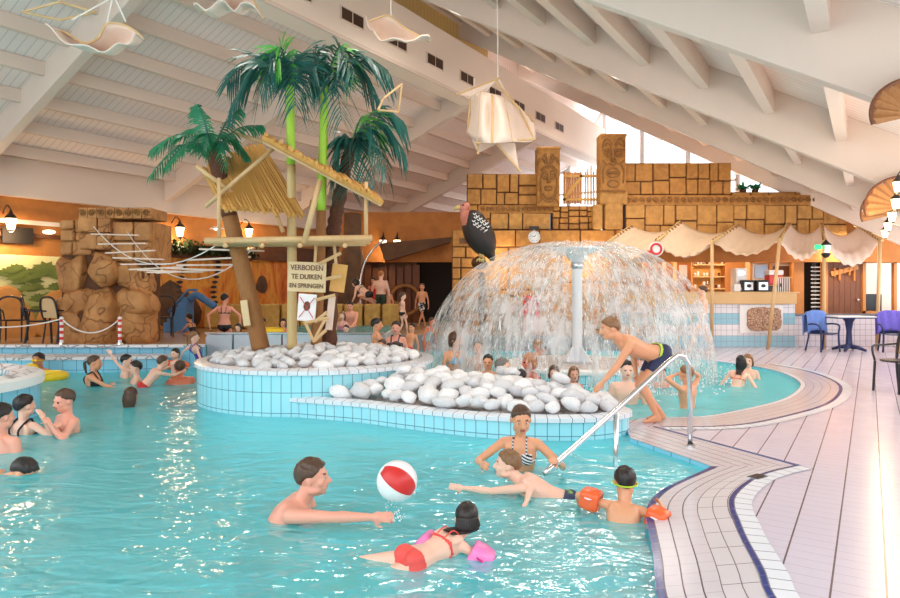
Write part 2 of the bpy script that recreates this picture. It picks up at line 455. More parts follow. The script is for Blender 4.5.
def cracked():
    n = N('broken stone mosaic'); p = n.pos(); d = n.voro(p, 4.5, 'DISTANCE_TO_EDGE')
    f = n.math('MULTIPLY', d, 14.0, clamp=True); c = n.mix(f, srgb(120,118,124), srgb(228,224,226))
    return n.done(n.bsdf(c, .4, n.bump(f, .8, .01)))
M['mosaic'] = cracked()
M['steel'] = plain('brushed steel', (.72,.73,.75), .18, 1.0, var=.05)
M['steel_panel'] = plain('grey steel panel', srgb(186,190,196), .35, .3, var=.05)
M['white_pole'] = plain('white enamel', srgb(236,238,242), .2, var=.02)
M['cloth'] = plain('beige sailcloth', srgb(216,190,160), .9, var=.08, scale=6, bump=.3)
M['gauze'] = plain('pinkish gauze', srgb(232,208,190), .9, var=.06, scale=9, bump=.3)
M['rope'] = plain('white rope', srgb(232,224,214), .8)
M['black_metal'] = plain('dark metal', srgb(36,30,30), .4)
M['navy_plastic'] = plain('navy plastic', srgb(38,52,98), .35)
M['black_plastic'] = plain('black plastic', srgb(28,28,34), .35)
M['cane'] = plain('woven cane', srgb(212,176,130), .7, var=.2, scale=60)
M['towel_blue'] = plain('blue towel', srgb(110,142,212), .95, var=.2, scale=14, bump=.5)
M['towel_purple'] = plain('purple towel', srgb(118,106,206), .95, var=.15, scale=14, bump=.5)
M['towel_red'] = plain('red towel', srgb(206,36,40), .95, var=.15, scale=14, bump=.5)
M['red'] = plain('red paint', srgb(214,48,44), .35, var=.05)
M['white'] = plain('white paint', srgb(240,238,236), .35, var=.03)
M['yellow'] = plain('yellow vinyl', srgb(246,206,28), .2, var=.05)
M['orange'] = plain('orange vinyl', srgb(250,104,50), .2, var=.05)
M['pink'] = plain('pink vinyl', srgb(246,130,190), .2, var=.05)
M['magenta'] = plain('magenta print', srgb(214,40,120), .3, var=.05)
M['paper_blue'] = plain('blue print', srgb(150,180,220), .3, var=.05)
M['blue_paint'] = plain('blue slide paint', srgb(70,122,176), .4, var=.15)
M['yellow_block'] = stone('yellow stone bench', srgb(216,176,92), srgb(198,150,72), srgb(150,106,50))
M['black_bird'] = plain('dark plumage', srgb(48,36,34), .5, var=.3, scale=20)
M['bird_skin'] = plain('pink bird skin', srgb(206,130,112), .5, var=.1)
M['bird_beak'] = plain('horn beak', srgb(214,188,120), .4)
M['green_sign'] = None
def emis(name, col, s):
    n = N(name); e = n.n('ShaderNodeEmission'); e.inputs[0].default_value = col+(1,); e.inputs[1].default_value = s; return n.done(e.outputs[0])
M['lamp'] = emis('lit lantern glass', (1.0,.72,.36), 5.0)
M['lamp_white'] = emis('lit white lamp', (1.0,.85,.65), 4.0)
M['green_sign'] = emis('lit green sign', (.05,.75,.25), 1.2)
def glass():
    n = N('clear glass'); t = n.n('ShaderNodeBsdfTransparent'); g = n.n('ShaderNodeBsdfGlossy'); g.inputs['Roughness'].default_value = .02
    m = n.n('ShaderNodeMixShader'); m.inputs[0].default_value = .08; n.l(t.outputs[0], m.inputs[1]); n.l(g.outputs[0], m.inputs[2]); return n.done(m.outputs[0])
M['glass'] = glass()
def mural_sky():
    n = N('mural background'); s = n.sep(n.pos()); f = n.math('ADD', n.math('MULTIPLY', n.math('SUBTRACT', s[2], .4), .5), n.math('MULTIPLY', n.noise(n.pos(), 2.2), .5))
    c = n.ramp(f, ((.15, srgb(216,136,44)), (.45, srgb(206,180,84)), (.65, srgb(170,170,90)), (.95, srgb(238,226,160))))
    return n.done(n.bsdf(c, .7))
M['mural'] = mural_sky()
def mural_orange():
    n = N('orange mural'); p = n.pos(); f = n.noise(n.rot(p, .6, (1, 1, .35)), 2.2, 4, .55, 1.2)
    c = n.ramp(f, ((.25, srgb(140,58,20)), (.42, srgb(216,110,36)), (.55, srgb(236,160,60)), (.68, srgb(206,120,40)), (.8, srgb(210,200,120))))
    return n.done(n.bsdf(c, .7))
M['mural_orange'] = mural_orange()
M['mural_green'] = plain('mural foliage paint', srgb(110,122,52), .7, var=.3, scale=4)
M['mural_brown'] = plain('mural rock paint', srgb(206,140,70), .7, var=.3, scale=4)
def skin(name, col, sc=1.0):
    n = N(name); f = n.noise(n.obj(), 7, 3); g = n.noise(n.obj(), 2.5)
    red = (min(1, col[0]*1.06), col[1]*.84, col[2]*.80)
    c = n.mix(n.math('MULTIPLY', f, .8), col, red)
    return n.done(n.bsdf(c, .38, n.bump(n.noise(n.obj(), 90), .05, .002), spec=.45, sss=.12))
SK = {'fair': skin('fair skin', srgb(240,198,174)), 'pink': skin('sunburnt skin', srgb(234,170,146)), 'tan': skin('tanned skin', srgb(226,166,126)),
      'brown': skin('brown skin', srgb(190,128,92)), 'red': skin('reddened skin', srgb(226,132,100))}
M['lip'] = plain('lips', srgb(190,92,84), .4); M['eye_white'] = plain('eye white', srgb(226,218,212), .2, var=.02)
M['iris'] = plain('eye iris', srgb(52,40,36), .15); M['nail'] = plain('nail', srgb(236,190,175), .3)
def hairmat(name, col):
    n = N(name); p = n.rot(n.obj(), 0, (30, 30, 5)); f = n.noise(p, 3, 4, .6, .4)
    return n.done(n.bsdf(n.mix(f, dim(col, .5), dim(col, 1.35)), .35, n.bump(f, .7, .006)))
HR = {'brown': hairmat('brown hair', srgb(84,56,38)), 'dark': hairmat('dark hair', srgb(38,26,22)), 'black': hairmat('black hair', srgb(24,18,16)),
      'blond': hairmat('blond hair', srgb(176,132,84)), 'light': hairmat('light brown hair', srgb(140,98,62)), 'grey': hairmat('grey hair', srgb(120,112,106)),
      'ginger': hairmat('ginger hair', srgb(190,120,62))}
def cloth(name, c1, c2=None, kind=None, sc=8):
    n = N(name)
    if kind == 'stripe':
        z = n.sep(n.rot(n.obj(), .5)); f = n.line(n.math('ADD', z[2], n.math('MULTIPLY', z[0], .4)), .026, .013); c = n.mix(f, c1, c2)
    elif kind == 'blotch':
        f = n.ramp(n.noise(n.obj(), sc, 2, .5, 1.0), ((.5, (0,0,0)), (.54, (1,1,1)))); c = n.mix(f, c1, c2)
    else: c = n.mix(n.noise(n.obj(), sc), dim(c1, .8), dim(c1, 1.15))
    return n.done(n.bsdf(c, .6, n.bump(n.noise(n.obj(), 24), .3, .006)))
CL = {'black': cloth('black swimwear', srgb(26,24,30)), 'navy': cloth('navy swimwear', srgb(34,40,78)), 'red': cloth('red swimwear', srgb(214,48,44)),
      'coral': cloth('coral red swimwear', srgb(240,84,76)), 'green': cloth('dark green swimwear', srgb(36,62,50)),
      'blue': cloth('light blue swimwear', srgb(130,190,226)), 'purple': cloth('purple swimwear', srgb(92,62,150)),
      'stripe': cloth('black and white striped swimwear', srgb(24,24,30), srgb(236,236,240), 'stripe'),
      'flower': cloth('black and white patterned swimwear', srgb(24,24,28), srgb(236,236,236), 'blotch', 14),
      'multi': cloth('patterned blue and red swimwear', srgb(40,56,120), srgb(186,60,90), 'blotch', 12),
      'camo': cloth('green and navy swimwear', srgb(40,52,84), srgb(170,216,60), 'blotch', 6),
      'white': cloth('pale grey swimwear', srgb(200,200,205)), 'orange': cloth('orange swimwear', srgb(240,120,60)), 'pinkc': cloth('pink swimwear', srgb(226,150,170))}
# ---------------------------------------------------------------- people
def capsule(bm, a, b, ra, rb, n=12):
    """rounded cone between two joints"""
    a, b = V(a), V(b); d = b-a; L = d.length
    if L < 1e-5: d = V((0,0,1)); L = 1e-5
    t = d.normalized(); x = t.orthogonal().normalized(); y = t.cross(x); rings = []
    for k in (-.98, -.75, -.4): rings.append((a+t*ra*k, ra*math.sqrt(1-k*k)))
    rings.append((a, ra)); rings.append((b, rb))
    for k in (.4, .75, .98): rings.append((b+t*rb*k, rb*math.sqrt(1-k*k)))
    prev = None
    for c, r in rings:
        cur = [bm.verts.new(c+(x*math.cos(2*PI*i/n)+y*math.sin(2*PI*i/n))*r) for i in range(n)]
        if prev:
            for i in range(n): bm.faces.new([prev[i], prev[(i+1) % n], cur[(i+1) % n], cur[i]])
        else: bm.faces.new(cur[::-1])
        prev = cur
    bm.faces.new(prev)
def ellipsoid(bm, c, r, Mx, n=2):
    ret = bmesh.ops.create_icosphere(bm, subdivisions=n, radius=1)
    for v in ret['verts']: v.co = V(c)+Mx@V((v.co.x*r[0], v.co.y*r[1], v.co.z*r[2]))
def loft(bm, secs, n=20):
    """sections: (centre, right axis, front axis, half width, half depth)"""
    prev = None
    for c, x, y, w, d in secs:
        cur = []
        for i in range(n):
            a = 2*PI*i/n; ca, sa = math.cos(a), math.sin(a)
            k = (abs(ca)**2.6+abs(sa)**2.6)**(-1/2.6)
            cur.append(bm.verts.new(c+x*ca*k*w+y*sa*k*d))
        if prev:
            for i in range(n): bm.faces.new([prev[i], prev[(i+1) % n], cur[(i+1) % n], cur[i]])
        else: bm.faces.new(cur[::-1])
        prev = cur
    bm.faces.new(prev)
def ik(S, T, l1, l2, pole):
    d = T-S; L = d.length
    if L > (l1+l2)*.995: T = S+d*((l1+l2)*.995/L); d = T-S; L = d.length
    if L < abs(l1-l2)+.02: L = abs(l1-l2)+.02
    t = d.normalized(); a = (l1*l1-l2*l2+L*L)/(2*L); h = math.sqrt(max(l1*l1-a*a, 1e-6))
    q = pole-t*pole.dot(t)
    if q.length < 1e-4: q = t.orthogonal()
    return S+t*a+q.normalized()*h, T
def seg_t(p, a, b):
    d = b-a; t = max(0, min(1, (p-a).dot(d)/max(d.length_squared, 1e-9))); return t, (p-a-d*t).length

def person(label, head, yaw, h=1.72, sex='m', lean=(0,0,1), look=0, pitch=0, roll=0, skin_='fair', hair='brown', style='short', suit='trunks', cl='black',
           la=None, ra=None, ll=None, rl=None, lpole=None, rpole=None, lkp=None, rkp=None, vox=.014, grip=.5, fat=1.0, curve=0.0, top=None, group=None, waist=None,
           goggles=None, bands=None, fem_top=True, nosehold=False, band_r=1.0, wristd=None):
    """head: centre of the head (world). yaw: way the body faces, 0 = away from the camera, turned counter-clockwise.
       la / ra / ll / rl: hand and foot targets; a tuple is relative to the shoulder / hip in the body's own frame, a Vector is a world point."""
    s = h/1.75; hs = (.62*s+.38)*1.07                          # children have larger heads for their height
    Rz = Matrix.Rotation(R(yaw), 3, 'Z'); H = V(head)
    up = (Rz@V(lean)).normalized()
    fwd0 = Rz@V((0,1,0)); right = Rz@V((1,0,0))
    right = (right-up*right.dot(up)).normalized(); fwd = up.cross(right)
    if fwd.dot(up.cross(right)) < 0: fwd = -fwd
    # head frame
    HM = Matrix.Rotation(R(yaw+look), 3, 'Z')@Matrix.Rotation(R(pitch), 3, 'X')@Matrix.Rotation(R(roll), 3, 'Y')
    hp = lambda x, y, z: H+HM@V((x, y, z))*hs
    neckdir = (HM@V((0,-.25,-1))*.5+(-up)*.5).normalized()
    nb = H+neckdir*(.135*hs+.030*s)                                     # neck base
    Lt = .50*s
    pel = nb-up*Lt+fwd*0
    mid = lambda t: pel+up*Lt*t+fwd*(-curve*s*4*t*(1-t))
    sw = (.178 if sex == 'm' else .158)*s; hw = (.085)*s
    if h < 1.5: sw *= .93
    j = {}
    bm = bmesh.new()
    f = fat; S = s
    if sex == 'm':
        secs = [(-.12,.08,.075),(-.05,.135,.098),(.05,.155,.108),(.2,.148,.102),(.38,.138,.094),(.55,.155,.108),(.72,.172,.118),(.86,.172,.105),(.95,.12,.08),(1.02,.062,.06)]
    else:
        secs = [(-.12,.08,.08),(-.05,.145,.105),(.06,.162,.115),(.2,.142,.1),(.38,.116,.082),(.55,.132,.094),(.72,.146,.102),(.86,.148,.092),(.95,.10,.072),(1.02,.052,.05)]
    if h < 1.5: secs = [(t, w*.93, d*.97) for t, w, d in secs]
    loft(bm, [(mid(t) if 0 < t < 1 else pel+up*Lt*t, right, fwd, w*S*(f if t < .8 else 1), d*S*(f if t < .8 else 1)) for t, w, d in secs])
    I3 = Matrix((right, fwd, up)).transposed()
    for sg in (-1, 1):                                                    # buttocks, chest
        ellipsoid(bm, pel+right*sg*.07*S-fwd*.055*S-up*.02*S, (.078*S*f, .07*S, .085*S), I3)
        if sex == 'f' and h > 1.5: ellipsoid(bm, mid(.66)+right*sg*.065*S+fwd*.075*S*f, (.058*S, .055*S, .06*S), I3)
        elif sex == 'm': ellipsoid(bm, mid(.72)+right*sg*.07*S+fwd*.07*S, (.07*S, .038*S, .055*S), I3)
        ellipsoid(bm, mid(.8)+right*sg*.09*S-fwd*.07*S, (.06*S, .03*S, .09*S), I3)
        capsule(bm, nb-up*.03*S, mid(.9)+right*sg*sw*.95, .045*S, .05*S)
    capsule(bm, nb-up*.04*S, hp(0,-.02,-.05), (.060 if sex == 'm' else .050)*S*1.02, (.055 if sex == 'm' else .048)*hs)
    # head
    ellipsoid(bm, hp(0,-.012,.032), (.076*hs,.096*hs,.088*hs), HM, 3)
    ellipsoid(bm, hp(0,.018,-.035), (.062*hs,.070*hs,.080*hs), HM, 3)
    ellipsoid(bm, hp(0,.052,-.082), (.034*hs,.030*hs,.028*hs), HM, 2)
    for sg in (-1, 1):
        ellipsoid(bm, hp(sg*.04,.055,-.022), (.024*hs,.026*hs,.026*hs), HM, 2)
        ellipsoid(bm, hp(sg*.050,.01,-.068), (.018*hs,.04*hs,.024*hs), HM, 2)
        ellipsoid(bm, hp(sg*.079,-.008,-.004), (.011*hs,.020*hs,.031*hs), HM, 2)
        capsule(bm, hp(sg*.012,.083,.026), hp(sg*.05,.070,.024), .011*hs, .009*hs, 8)
        ellipsoid(bm, hp(sg*.032,.072,.002), (.019*hs,.012*hs,.011*hs), HM, 2)
    capsule(bm, hp(0,.086,.012), hp(0,.107,-.024), .0095*hs, .0145*hs, 8)
    for sg in (-1, 1): ellipsoid(bm, hp(sg*.013,.096,-.030), (.010*hs,.012*hs,.009*hs), HM, 2)
    capsule(bm, hp(-.017,.084,-.050), hp(.017,.084,-.050), .0075*hs, .0075*hs, 8)
    capsule(bm, hp(-.014,.083,-.062), hp(.014,.083,-.062), .0088*hs, .0088*hs, 8)
    # arms
    l1, l2 = .295*s, .255*s
    bones = [('torso', pel, nb)]
    for sg, tgt, pole, nm in ((-1, la, lpole, 'L'), (1, ra, rpole, 'R')):
        Sh = mid(.90)+right*sg*sw
        if tgt is None: tgt = (sg*.10, .05, -.53)
        T = tgt if isinstance(tgt, Vector) else Sh+Rz@V(tgt)*s
        pl = (Rz@V(pole)) if pole else (Rz@V((sg*.5,-.6,-.5)))
        if pole and isinstance(pole, Vector): pl = pole
        El, Wr = ik(Sh, T, l1, l2, pl)
        am = (1.0 if sex == 'm' else .86)*(1 if h > 1.5 else .92)*S*(.6+.4*f)
        capsule(bm, Sh, Sh+(El-Sh)*.35, .052*am, .047*am); capsule(bm, Sh+(El-Sh)*.3, El, .049*am, .037*am)
        capsule(bm, El, El+(Wr-El)*.3, .036*am, .039*am); capsule(bm, El+(Wr-El)*.3, Wr, .039*am, .024*am)
        bones += [('arm'+nm, Sh, El), ('fore'+nm, El, Wr)]
        # hand
        hd = (Wr-El).normalized()
        if wristd and nm in wristd: hd = (Rz@V(wristd[nm])).normalized()
        pn = (Rz@V((-sg*.75,0,-.25))); pn = pn-hd*pn.dot(hd)
        if pn.length < .1: pn = V((0,0,-1))-hd*V((0,0,-1)).dot(hd)
        pn.normalize(); hx = hd.cross(pn).normalized()
        hm = .9*s+.05
        pc = Wr+hd*.05*hm
        HB = Matrix((hx, hd, pn)).transposed()
        ellipsoid(bm, pc, (.040*hm,.052*hm,.018*hm), HB, 2); capsule(bm, Wr, pc, .024*am, .022*hm)
        fr = max(.0085*hm, vox*.75)
        thumb_side = 1 if hx.dot(fwd+V((0,0,.3))) > 0 else -1
        for k, (off, ln) in enumerate(((-.030,.066),(-.010,.078),(.011,.074),(.031,.058))):
            off *= -thumb_side
            b0 = pc+hx*off*hm+hd*.036*hm; spread = hx*off*.35
            p1 = b0+(hd+spread*5*hm+pn*grip*.45).normalized()*ln*.42*hm
            p2 = p1+(hd+spread*3+pn*grip*1.3).normalized()*ln*.33*hm
            p3 = p2+(hd*.9+pn*grip*2.0).normalized()*ln*.27*hm
            capsule(bm, b0, p1, fr, fr*.95, 8); capsule(bm, p1, p2, fr*.95, fr*.88, 8); capsule(bm, p2, p3, fr*.88, fr*.75, 8)
        t0 = pc+hx*thumb_side*.03*hm-hd*.022*hm; t1 = t0+(hx*thumb_side*.75+hd*.6+pn*.25).normalized()*.036*hm; t2 = t1+(hx*thumb_side*.25+hd+pn*.35*grip).normalized()*.03*hm
        capsule(bm, t0, t1, fr*1.25, fr*1.05, 8); capsule(bm, t1, t2, fr*1.05, fr*.85, 8)
        j['Sh'+nm], j['El'+nm], j['Wr'+nm] = Sh, El, Wr
    # legs
    t1_, t2_ = .43*s, .42*s
    for sg, tgt, pole, nm in ((-1, ll, lkp, 'L'), (1, rl, rkp, 'R')):
        Hp = pel+right*sg*hw-up*.03*s
        if tgt is None: tgt = (sg*.05, .0, -.84)
        T = tgt if isinstance(tgt, Vector) else Hp+Rz@V(tgt)*s
        pl = (Rz@V(pole)) if pole else (Rz@V((sg*.12,1,0.1)))
        Kn, An = ik(Hp, T, t1_, t2_, pl)
        lm = (1.0 if h > 1.5 else .86)*S*(.5+.5*f)
        capsule(bm, Hp, Hp+(Kn-Hp)*.3, .086*lm, .080*lm); capsule(bm, Hp+(Kn-Hp)*.25, Kn, .081*lm, .050*lm)
        capsule(bm, Kn, Kn+(An-Kn)*.3, .048*lm, .054*lm); capsule(bm, Kn+(An-Kn)*.3, An, .054*lm, .030*lm)
        td = (An-Kn).normalized(); fd = pl-td*pl.dot(td)
        fdir = V((pl.x, pl.y, 0))
        if abs(td.z) > .6 and fdir.length > .1:
            fdir.normalize(); heel = An-fdir*.03*S-V((0,0,.045*S)); ball = An+fdir*.11*S-V((0,0,.055*S)); toe = An+fdir*.165*S-V((0,0,.06*S))
        else:
            fdir = (td+fd.normalized()*.35).normalized(); heel = An+td*.03*S-fd.normalized()*.03*S; ball = An+fdir*.12*S; toe = An+fdir*.19*S
        capsule(bm, heel, An, .028*lm, .032*lm); capsule(bm, An, ball, .031*lm, .026*lm); capsule(bm, heel, ball, .026*lm, .028*lm); capsule(bm, ball, toe, .027*lm, .018*lm)
        bones += [('thigh'+nm, Hp, Kn), ('shin'+nm, Kn, An)]
        j['Kn'+nm], j['An'+nm] = Kn, An
    me = bpy.data.meshes.new('tmp'); bmesh.ops.recalc_face_normals(bm, faces=bm.faces); bm.to_mesh(me); bm.free()
    o = bpy.data.objects.new('tmp', me); COL.objects.link(o)
    md = o.modifiers.new('r', 'REMESH'); md.mode = 'VOXEL'; md.voxel_size = vox
    md2 = o.modifiers.new('s', 'SMOOTH'); md2.factor = .5; md2.iterations = 3 if vox < .01 else 2
    dg = bpy.context.evaluated_depsgraph_get(); ev = o.evaluated_get(dg); me2 = bpy.data.meshes.new_from_object(ev)
    bpy.data.objects.remove(o); bpy.data.meshes.remove(me)
    org = V((pel.x, pel.y, min(j['AnL'].z, j['AnR'].z)-.06*s))
    me2.transform(Matrix.Translation(-org)); me2.name = 'person'
    nv = len(me2.polygons); me2.polygons.foreach_set('use_smooth', [True]*nv)
    me2.materials.clear()
    for m in (SK[skin_], M['lip'], M['iris'], HR[hair]): me2.materials.append(m)
    HI = HM.inverted()
    cls = []
    for p in me2.polygons:
        c = p.center+org; best = None
        q = HI@(c-H)/hs
        if q.length < .15 and (c-nb).length > .07*s:
            if q.y > .05:
                if abs(q.z+.056) < .009 and abs(q.x) < .020 and q.y > .075: p.material_index = 1
                elif vox > .0105 and abs(q.z-.003) < .008 and .020 < abs(q.x) < .044: p.material_index = 2
                elif vox < .0105 and abs(q.z-.030) < .0045 and .018 < abs(q.x) < .045: p.material_index = 3
        for nm, a, b in bones:
            t, d = seg_t(c, a, b)
            w = d/(.13*s if nm == 'torso' else .07*s if nm.startswith('thigh') else .05*s)
            if best is None or w < best[0]: best = (w, nm, t, c)
        cls.append(best)
    body = bpy.data.objects.new('person', me2); COL.objects.link(body); body.location = org; ORG[body.name] = org
    tag(body, label, 'person', group)
    # swimwear
    def region(cond, name, mat, off=.006):
        b2 = bmesh.new(); b2.from_mesh(me2); b2.faces.ensure_lookup_table(); b2.normal_update()
        keep = [cond(cls[i]) for i in range(len(b2.faces))]
        bmesh.ops.delete(b2, geom=[f_ for f_, k in zip(b2.faces, keep) if not k], context='FACES')
        if not b2.faces: b2.free(); return
        for _ in range(1):
            bv = [v for v in b2.verts if v.is_boundary]
            bmesh.ops.smooth_vert(b2, verts=bv, factor=.5, use_axis_x=True, use_axis_y=True, use_axis_z=True)
        b2.normal_update()
        for v in b2.verts: v.co += v.normal*off*s
        m3 = bpy.data.meshes.new(name); b2.to_mesh(m3); b2.free(); m3.materials.clear(); m3.materials.append(mat)
        for p in m3.polygons: p.material_index = 0
        m3.polygons.foreach_set('use_smooth', [True]*len(m3.polygons))
        oo = bpy.data.objects.new(name, m3); COL.objects.link(oo); oo.parent = body
        md = oo.modifiers.new('solid', 'SOLIDIFY'); md.thickness = .008*s; md.offset = -1
        return oo
    up_, pl_, fw_, rt_ = up, pel, fwd, right
    def tor(c): return (c-pl_).dot(up_)/Lt, (c-pl_).dot(fw_), (c-pl_).dot(rt_)
    mat = CL[cl]
    if suit in ('trunks', 'short_trunks'):
        tl = .62 if suit == 'trunks' else .34
        region(lambda b: (b[1] == 'torso' and tor(b[3])[0] < .13) or (b[1].startswith('thigh') and b[2] < tl), 'swim_trunks', mat, .009)
        if waist: region(lambda b: b[1] == 'torso' and .07 < tor(b[3])[0] < .125, 'waistband', waist, .019)
    elif suit in ('bikini', 'onepiece', 'briefs'):
        if suit == 'onepiece':
            region(lambda b: (b[1] == 'torso' and -.3 < tor(b[3])[0] < (.76 if tor(b[3])[1] > 0 else .6)) or (b[1].startswith('thigh') and b[2] < .06), 'swimsuit', mat)
        else:
            region(lambda b: (b[1] == 'torso' and tor(b[3])[0] < .07) or (b[1].startswith('thigh') and b[2] < .07), 'swim_briefs', mat)
        if suit == 'bikini':
            def top_(b):
                if b[1] != 'torso': return False
                a, y, x = tor(b[3])
                if y > .03*s: return .59 < a < .76-(.0 if abs(abs(x)-.065*s) < .045*s else .12)
                return .63 < a < .68
            region(top_, 'bikini_top', mat)
        if suit in ('bikini', 'onepiece'):
            mb = MB()
            for sg in (-1, 1):
                fr_ = mid(.72)+right*sg*.065*s+fwd*.125*s; to = nb+right*sg*(.06 if suit == 'bikini' else .085)*s-up*.03*s
                bk = mid(.66)-fwd*.115*s+right*sg*.05*s
                mb.tube(spline([fr_, (fr_+to)/2+fwd*.035*s, to+fwd*.05*s+up*.03*s, to+up*.065*s*(.6 if suit == 'bikini' else .9), (to+bk)/2-fwd*.07*s+up*.03*s, bk], 4), .006*s if suit == 'bikini' else .012*s, 6)
            mb.build('strap', mat, body, smooth=True)
    # hair
    if style != 'bald':
        mb = MB()
        ret = bmesh.ops.create_icosphere(mb.bm, subdivisions=5 if vox < .01 else 4, radius=1)
        lowb = {'short': -.045, 'bob': -.10, 'long': -.09, 'pony': -.05, 'wet': -.06, 'cap': -.03}.get(style, -.05)
        kill = []; top_pad = {'short': .012, 'bob': .018, 'long': .014, 'pony': .008, 'wet': .007, 'cap': .006}[style]
        for v in ret['verts']:
            d = v.co.normalized(); y, z = d.y, d.z
            c = V((0,-.012,.032)); p = c+V((d.x*(.076+top_pad), d.y*(.096+top_pad), d.z*(.088+top_pad*1.1)))
            if d.z < 0 and d.y < .1: p.x *= 1-.18*d.z*d.z; 
            side = abs(d.x)
            # hairline height by direction
            az = abs(math.degrees(math.atan2(d.x, d.y)))        # 0 = face, 180 = nape
            fr_h, sd_h = {'short': (.072, .012), 'bob': (.062, -.06), 'long': (.070, -.05), 'wet': (.074, .0), 'pony': (.076, .012)}.get(style, (.07, .0))
            key = ((0, fr_h), (32, fr_h-.004), (52, fr_h-.030), (74, sd_h+.004), (86, sd_h), (104, min(sd_h, -.004)+.012*(style == 'short')), (122, (lowb+sd_h)/2), (150, lowb), (180, lowb))
            hl = lowb
            for (a0, h0), (a1, h1) in zip(key, key[1:]):
                if a0 <= az <= a1: hl = h0+(h1-h0)*(az-a0)/(a1-a0)
            hl += .006*noise.noise(p*50)
            st = noise.noise(V((p.x*55, p.y*18, p.z*12)))*.0045
            if style == 'short' and d.z > .3: st += noise.noise(p*45)*.006
            p += d*st
            taper = min(1, max(0, (p.z-hl)/.02)); p -= d*(top_pad*.85)*(1-taper)
            if p.z < hl-.004: kill.append(v)
            v.co = hp(*p)
        bmesh.ops.delete(mb.bm, geom=kill, context='VERTS')
        # turn rim inwards
        for v in mb.bm.verts:
            if v.is_boundary: v.co = hp(0,-.012,.03)+(v.co-hp(0,-.012,.03))*.93
        mb.bm.normal_update()
        for v in mb.bm.verts: v.co = v.co
        if style == 'long' or style == 'wet':
            rn = random.Random(len(label)); N_ = 17
            for k in range(N_):
                th = (k/(N_-1)-.5)*(2.5 if style == 'long' else 2.0); cx_, cy_ = math.sin(th), -math.cos(th)
                b0 = hp(cx_*.076, cy_*.096-.012, .035); b1 = hp(cx_*.090, cy_*.108-.012, -.045); x = cx_*.07
                b2 = nb+right*x*.95*s-fwd*(.055+.03*math.cos(th))*s+up*.01*s; b3 = mid(.80)+right*(x*.85+rn.uniform(-.02,.02))*s-fwd*.105*s
                mb.tube(spline([b0, b1, b2, b3], 4), [.016*s]*8+[.013*s]*3+[.008*s, .003*s], 6)
        if style == 'pony':
            b0 = hp(0,-.10,.03)
            mb.tube(spline([b0, hp(0,-.145,.01), hp(0,-.14,-.08), hp(0,-.12,-.17)], 4), [.018*s]*4+[.026*s]*5+[.018*s]*3+[.006*s], 8)
        if style == 'bob':
            for k in range(13):
                a = -PI*.92+k*PI*.84/12*1.0; x, y = math.cos(a+PI*.0)*.084, math.sin(a)*.098-.01
                mb.tube([hp(x, y, .0), hp(x*1.04, y, -.05), hp(x*.95, y*.92, -.105)], [.018*hs, .02*hs, .01*hs], 6)
        mb.build('hair', HR[hair], body, smooth=True, recalc=False)
    if vox <= .0105:
        for sg in (-1, 1):
            mb = MB(); mb.ell(hp(sg*.031,.0775,.003), (.0125*hs,.008*hs,.0075*hs), HM, 2); mb.m = 1
            mb.ell(hp(sg*.031+.001,.0825,.003), (.0058*hs,.0042*hs,.0062*hs), HM, 2)
            e = mb.build('eye', [M['eye_white'], M['iris']], body, smooth=True)
    if goggles:
        mb = MB(); pts = []
        for k in range(28):
            a = 2*PI*k/28; pts.append(hp(math.cos(a)*.095, math.sin(a)*.112-.008, -.005+.012*math.sin(a)))
        mb.tube(pts, .0065*hs, 6, closed=True)
        for sg in (-1, 1): mb.ell(hp(sg*.034,.088,.004), (.026*hs,.014*hs,.020*hs), HM, 2)
        mb.build('goggles', goggles, body, smooth=True)
    if bands:
        for nm in ('L', 'R'):
            a, b = j['Sh'+nm], j['El'+nm]; c = a.lerp(b, .55); d = (b-a).normalized()
            x = (V((0,0,1))-d*d.z).normalized() if abs(d.z) < .95 else V((1,0,0)); y = d.cross(x)
            mb = MB(); prof = []
            Mx = Matrix((x, y, d)).transposed(); n = 24; L = .07*band_r; Rr = .078*band_r
            rings = []
            for t, k in ((-1,.5),(-.98,.80),(-.8,.94),(0,1.0),(.8,.94),(.98,.80),(1,.5)):
                ring = []
                for i in range(n):
                    an = 2*PI*i/n; sq = (abs(math.cos(an))**4.5+abs(math.sin(an))**4.5)**(-1/4.5)
                    ring.append(mb.bm.verts.new(c+Mx@V((math.cos(an)*sq*Rr*k, math.sin(an)*sq*Rr*k, t*L))))
                rings.append(ring)
            for A, B in zip(rings, rings[1:]+rings[:1]):
                for i in range(n): mb.face([A[i], A[(i+1) % n], B[(i+1) % n], B[i]])
            bnd = mb.build('arm_band', bands[0], body, smooth=True)
            if len(bands) > 1:
                mb = MB(); mb.ell(c+(x*.35+(y if y.y < 0 else -y)*1.0).normalized()*Rr*1.03, (.03*band_r, .012, .026*band_r), Matrix((d, (x*.35+(y if y.y < 0 else -y)).normalized(), d.cross(x))).transposed(), 2)
                pr = mb.build('print_patch', bands[1], bnd, smooth=True)
    return body, j
# ---------------------------------------------------------------- the hall
ZT = 0.4                                           # raised terrace
WZ = -0.04                                         # water level
tip = [(2.35,7.72),(1.98,7.45),(1.90,6.95),(1.84,6.63)]
edge_front = spline([(1.865,5.16,0),(1.62,4.9,0),(1.436,4.62,0),(1.325,4.35,0),(1.26,4.08,0),(1.15,3.62,0),(1.03,3.18,0),(.93,2.5,0),(.9,1.5,0),(.9,-1.5,0)], 5)
tub = spline([(6.0,13.2,0),(6.12,12.5,0),(6.05,11.7,0),(5.75,10.7,0),(5.26,9.85,0),(4.54,8.94,0),(3.65,8.19,0),(2.98,7.76,0),(2.35,7.72,0)], 4)
pool = [(-14,-1.5),(-14,13.2),(-5.0,13.3),(-1.33,13.3),(-1.33,16.3),(4.2,16.3),(5.2,15.2)]+[(p.x, p.y) for p in tub]+tip[1:]+[(2.25,5.54)]+[(p.x, p.y) for p in edge_front]
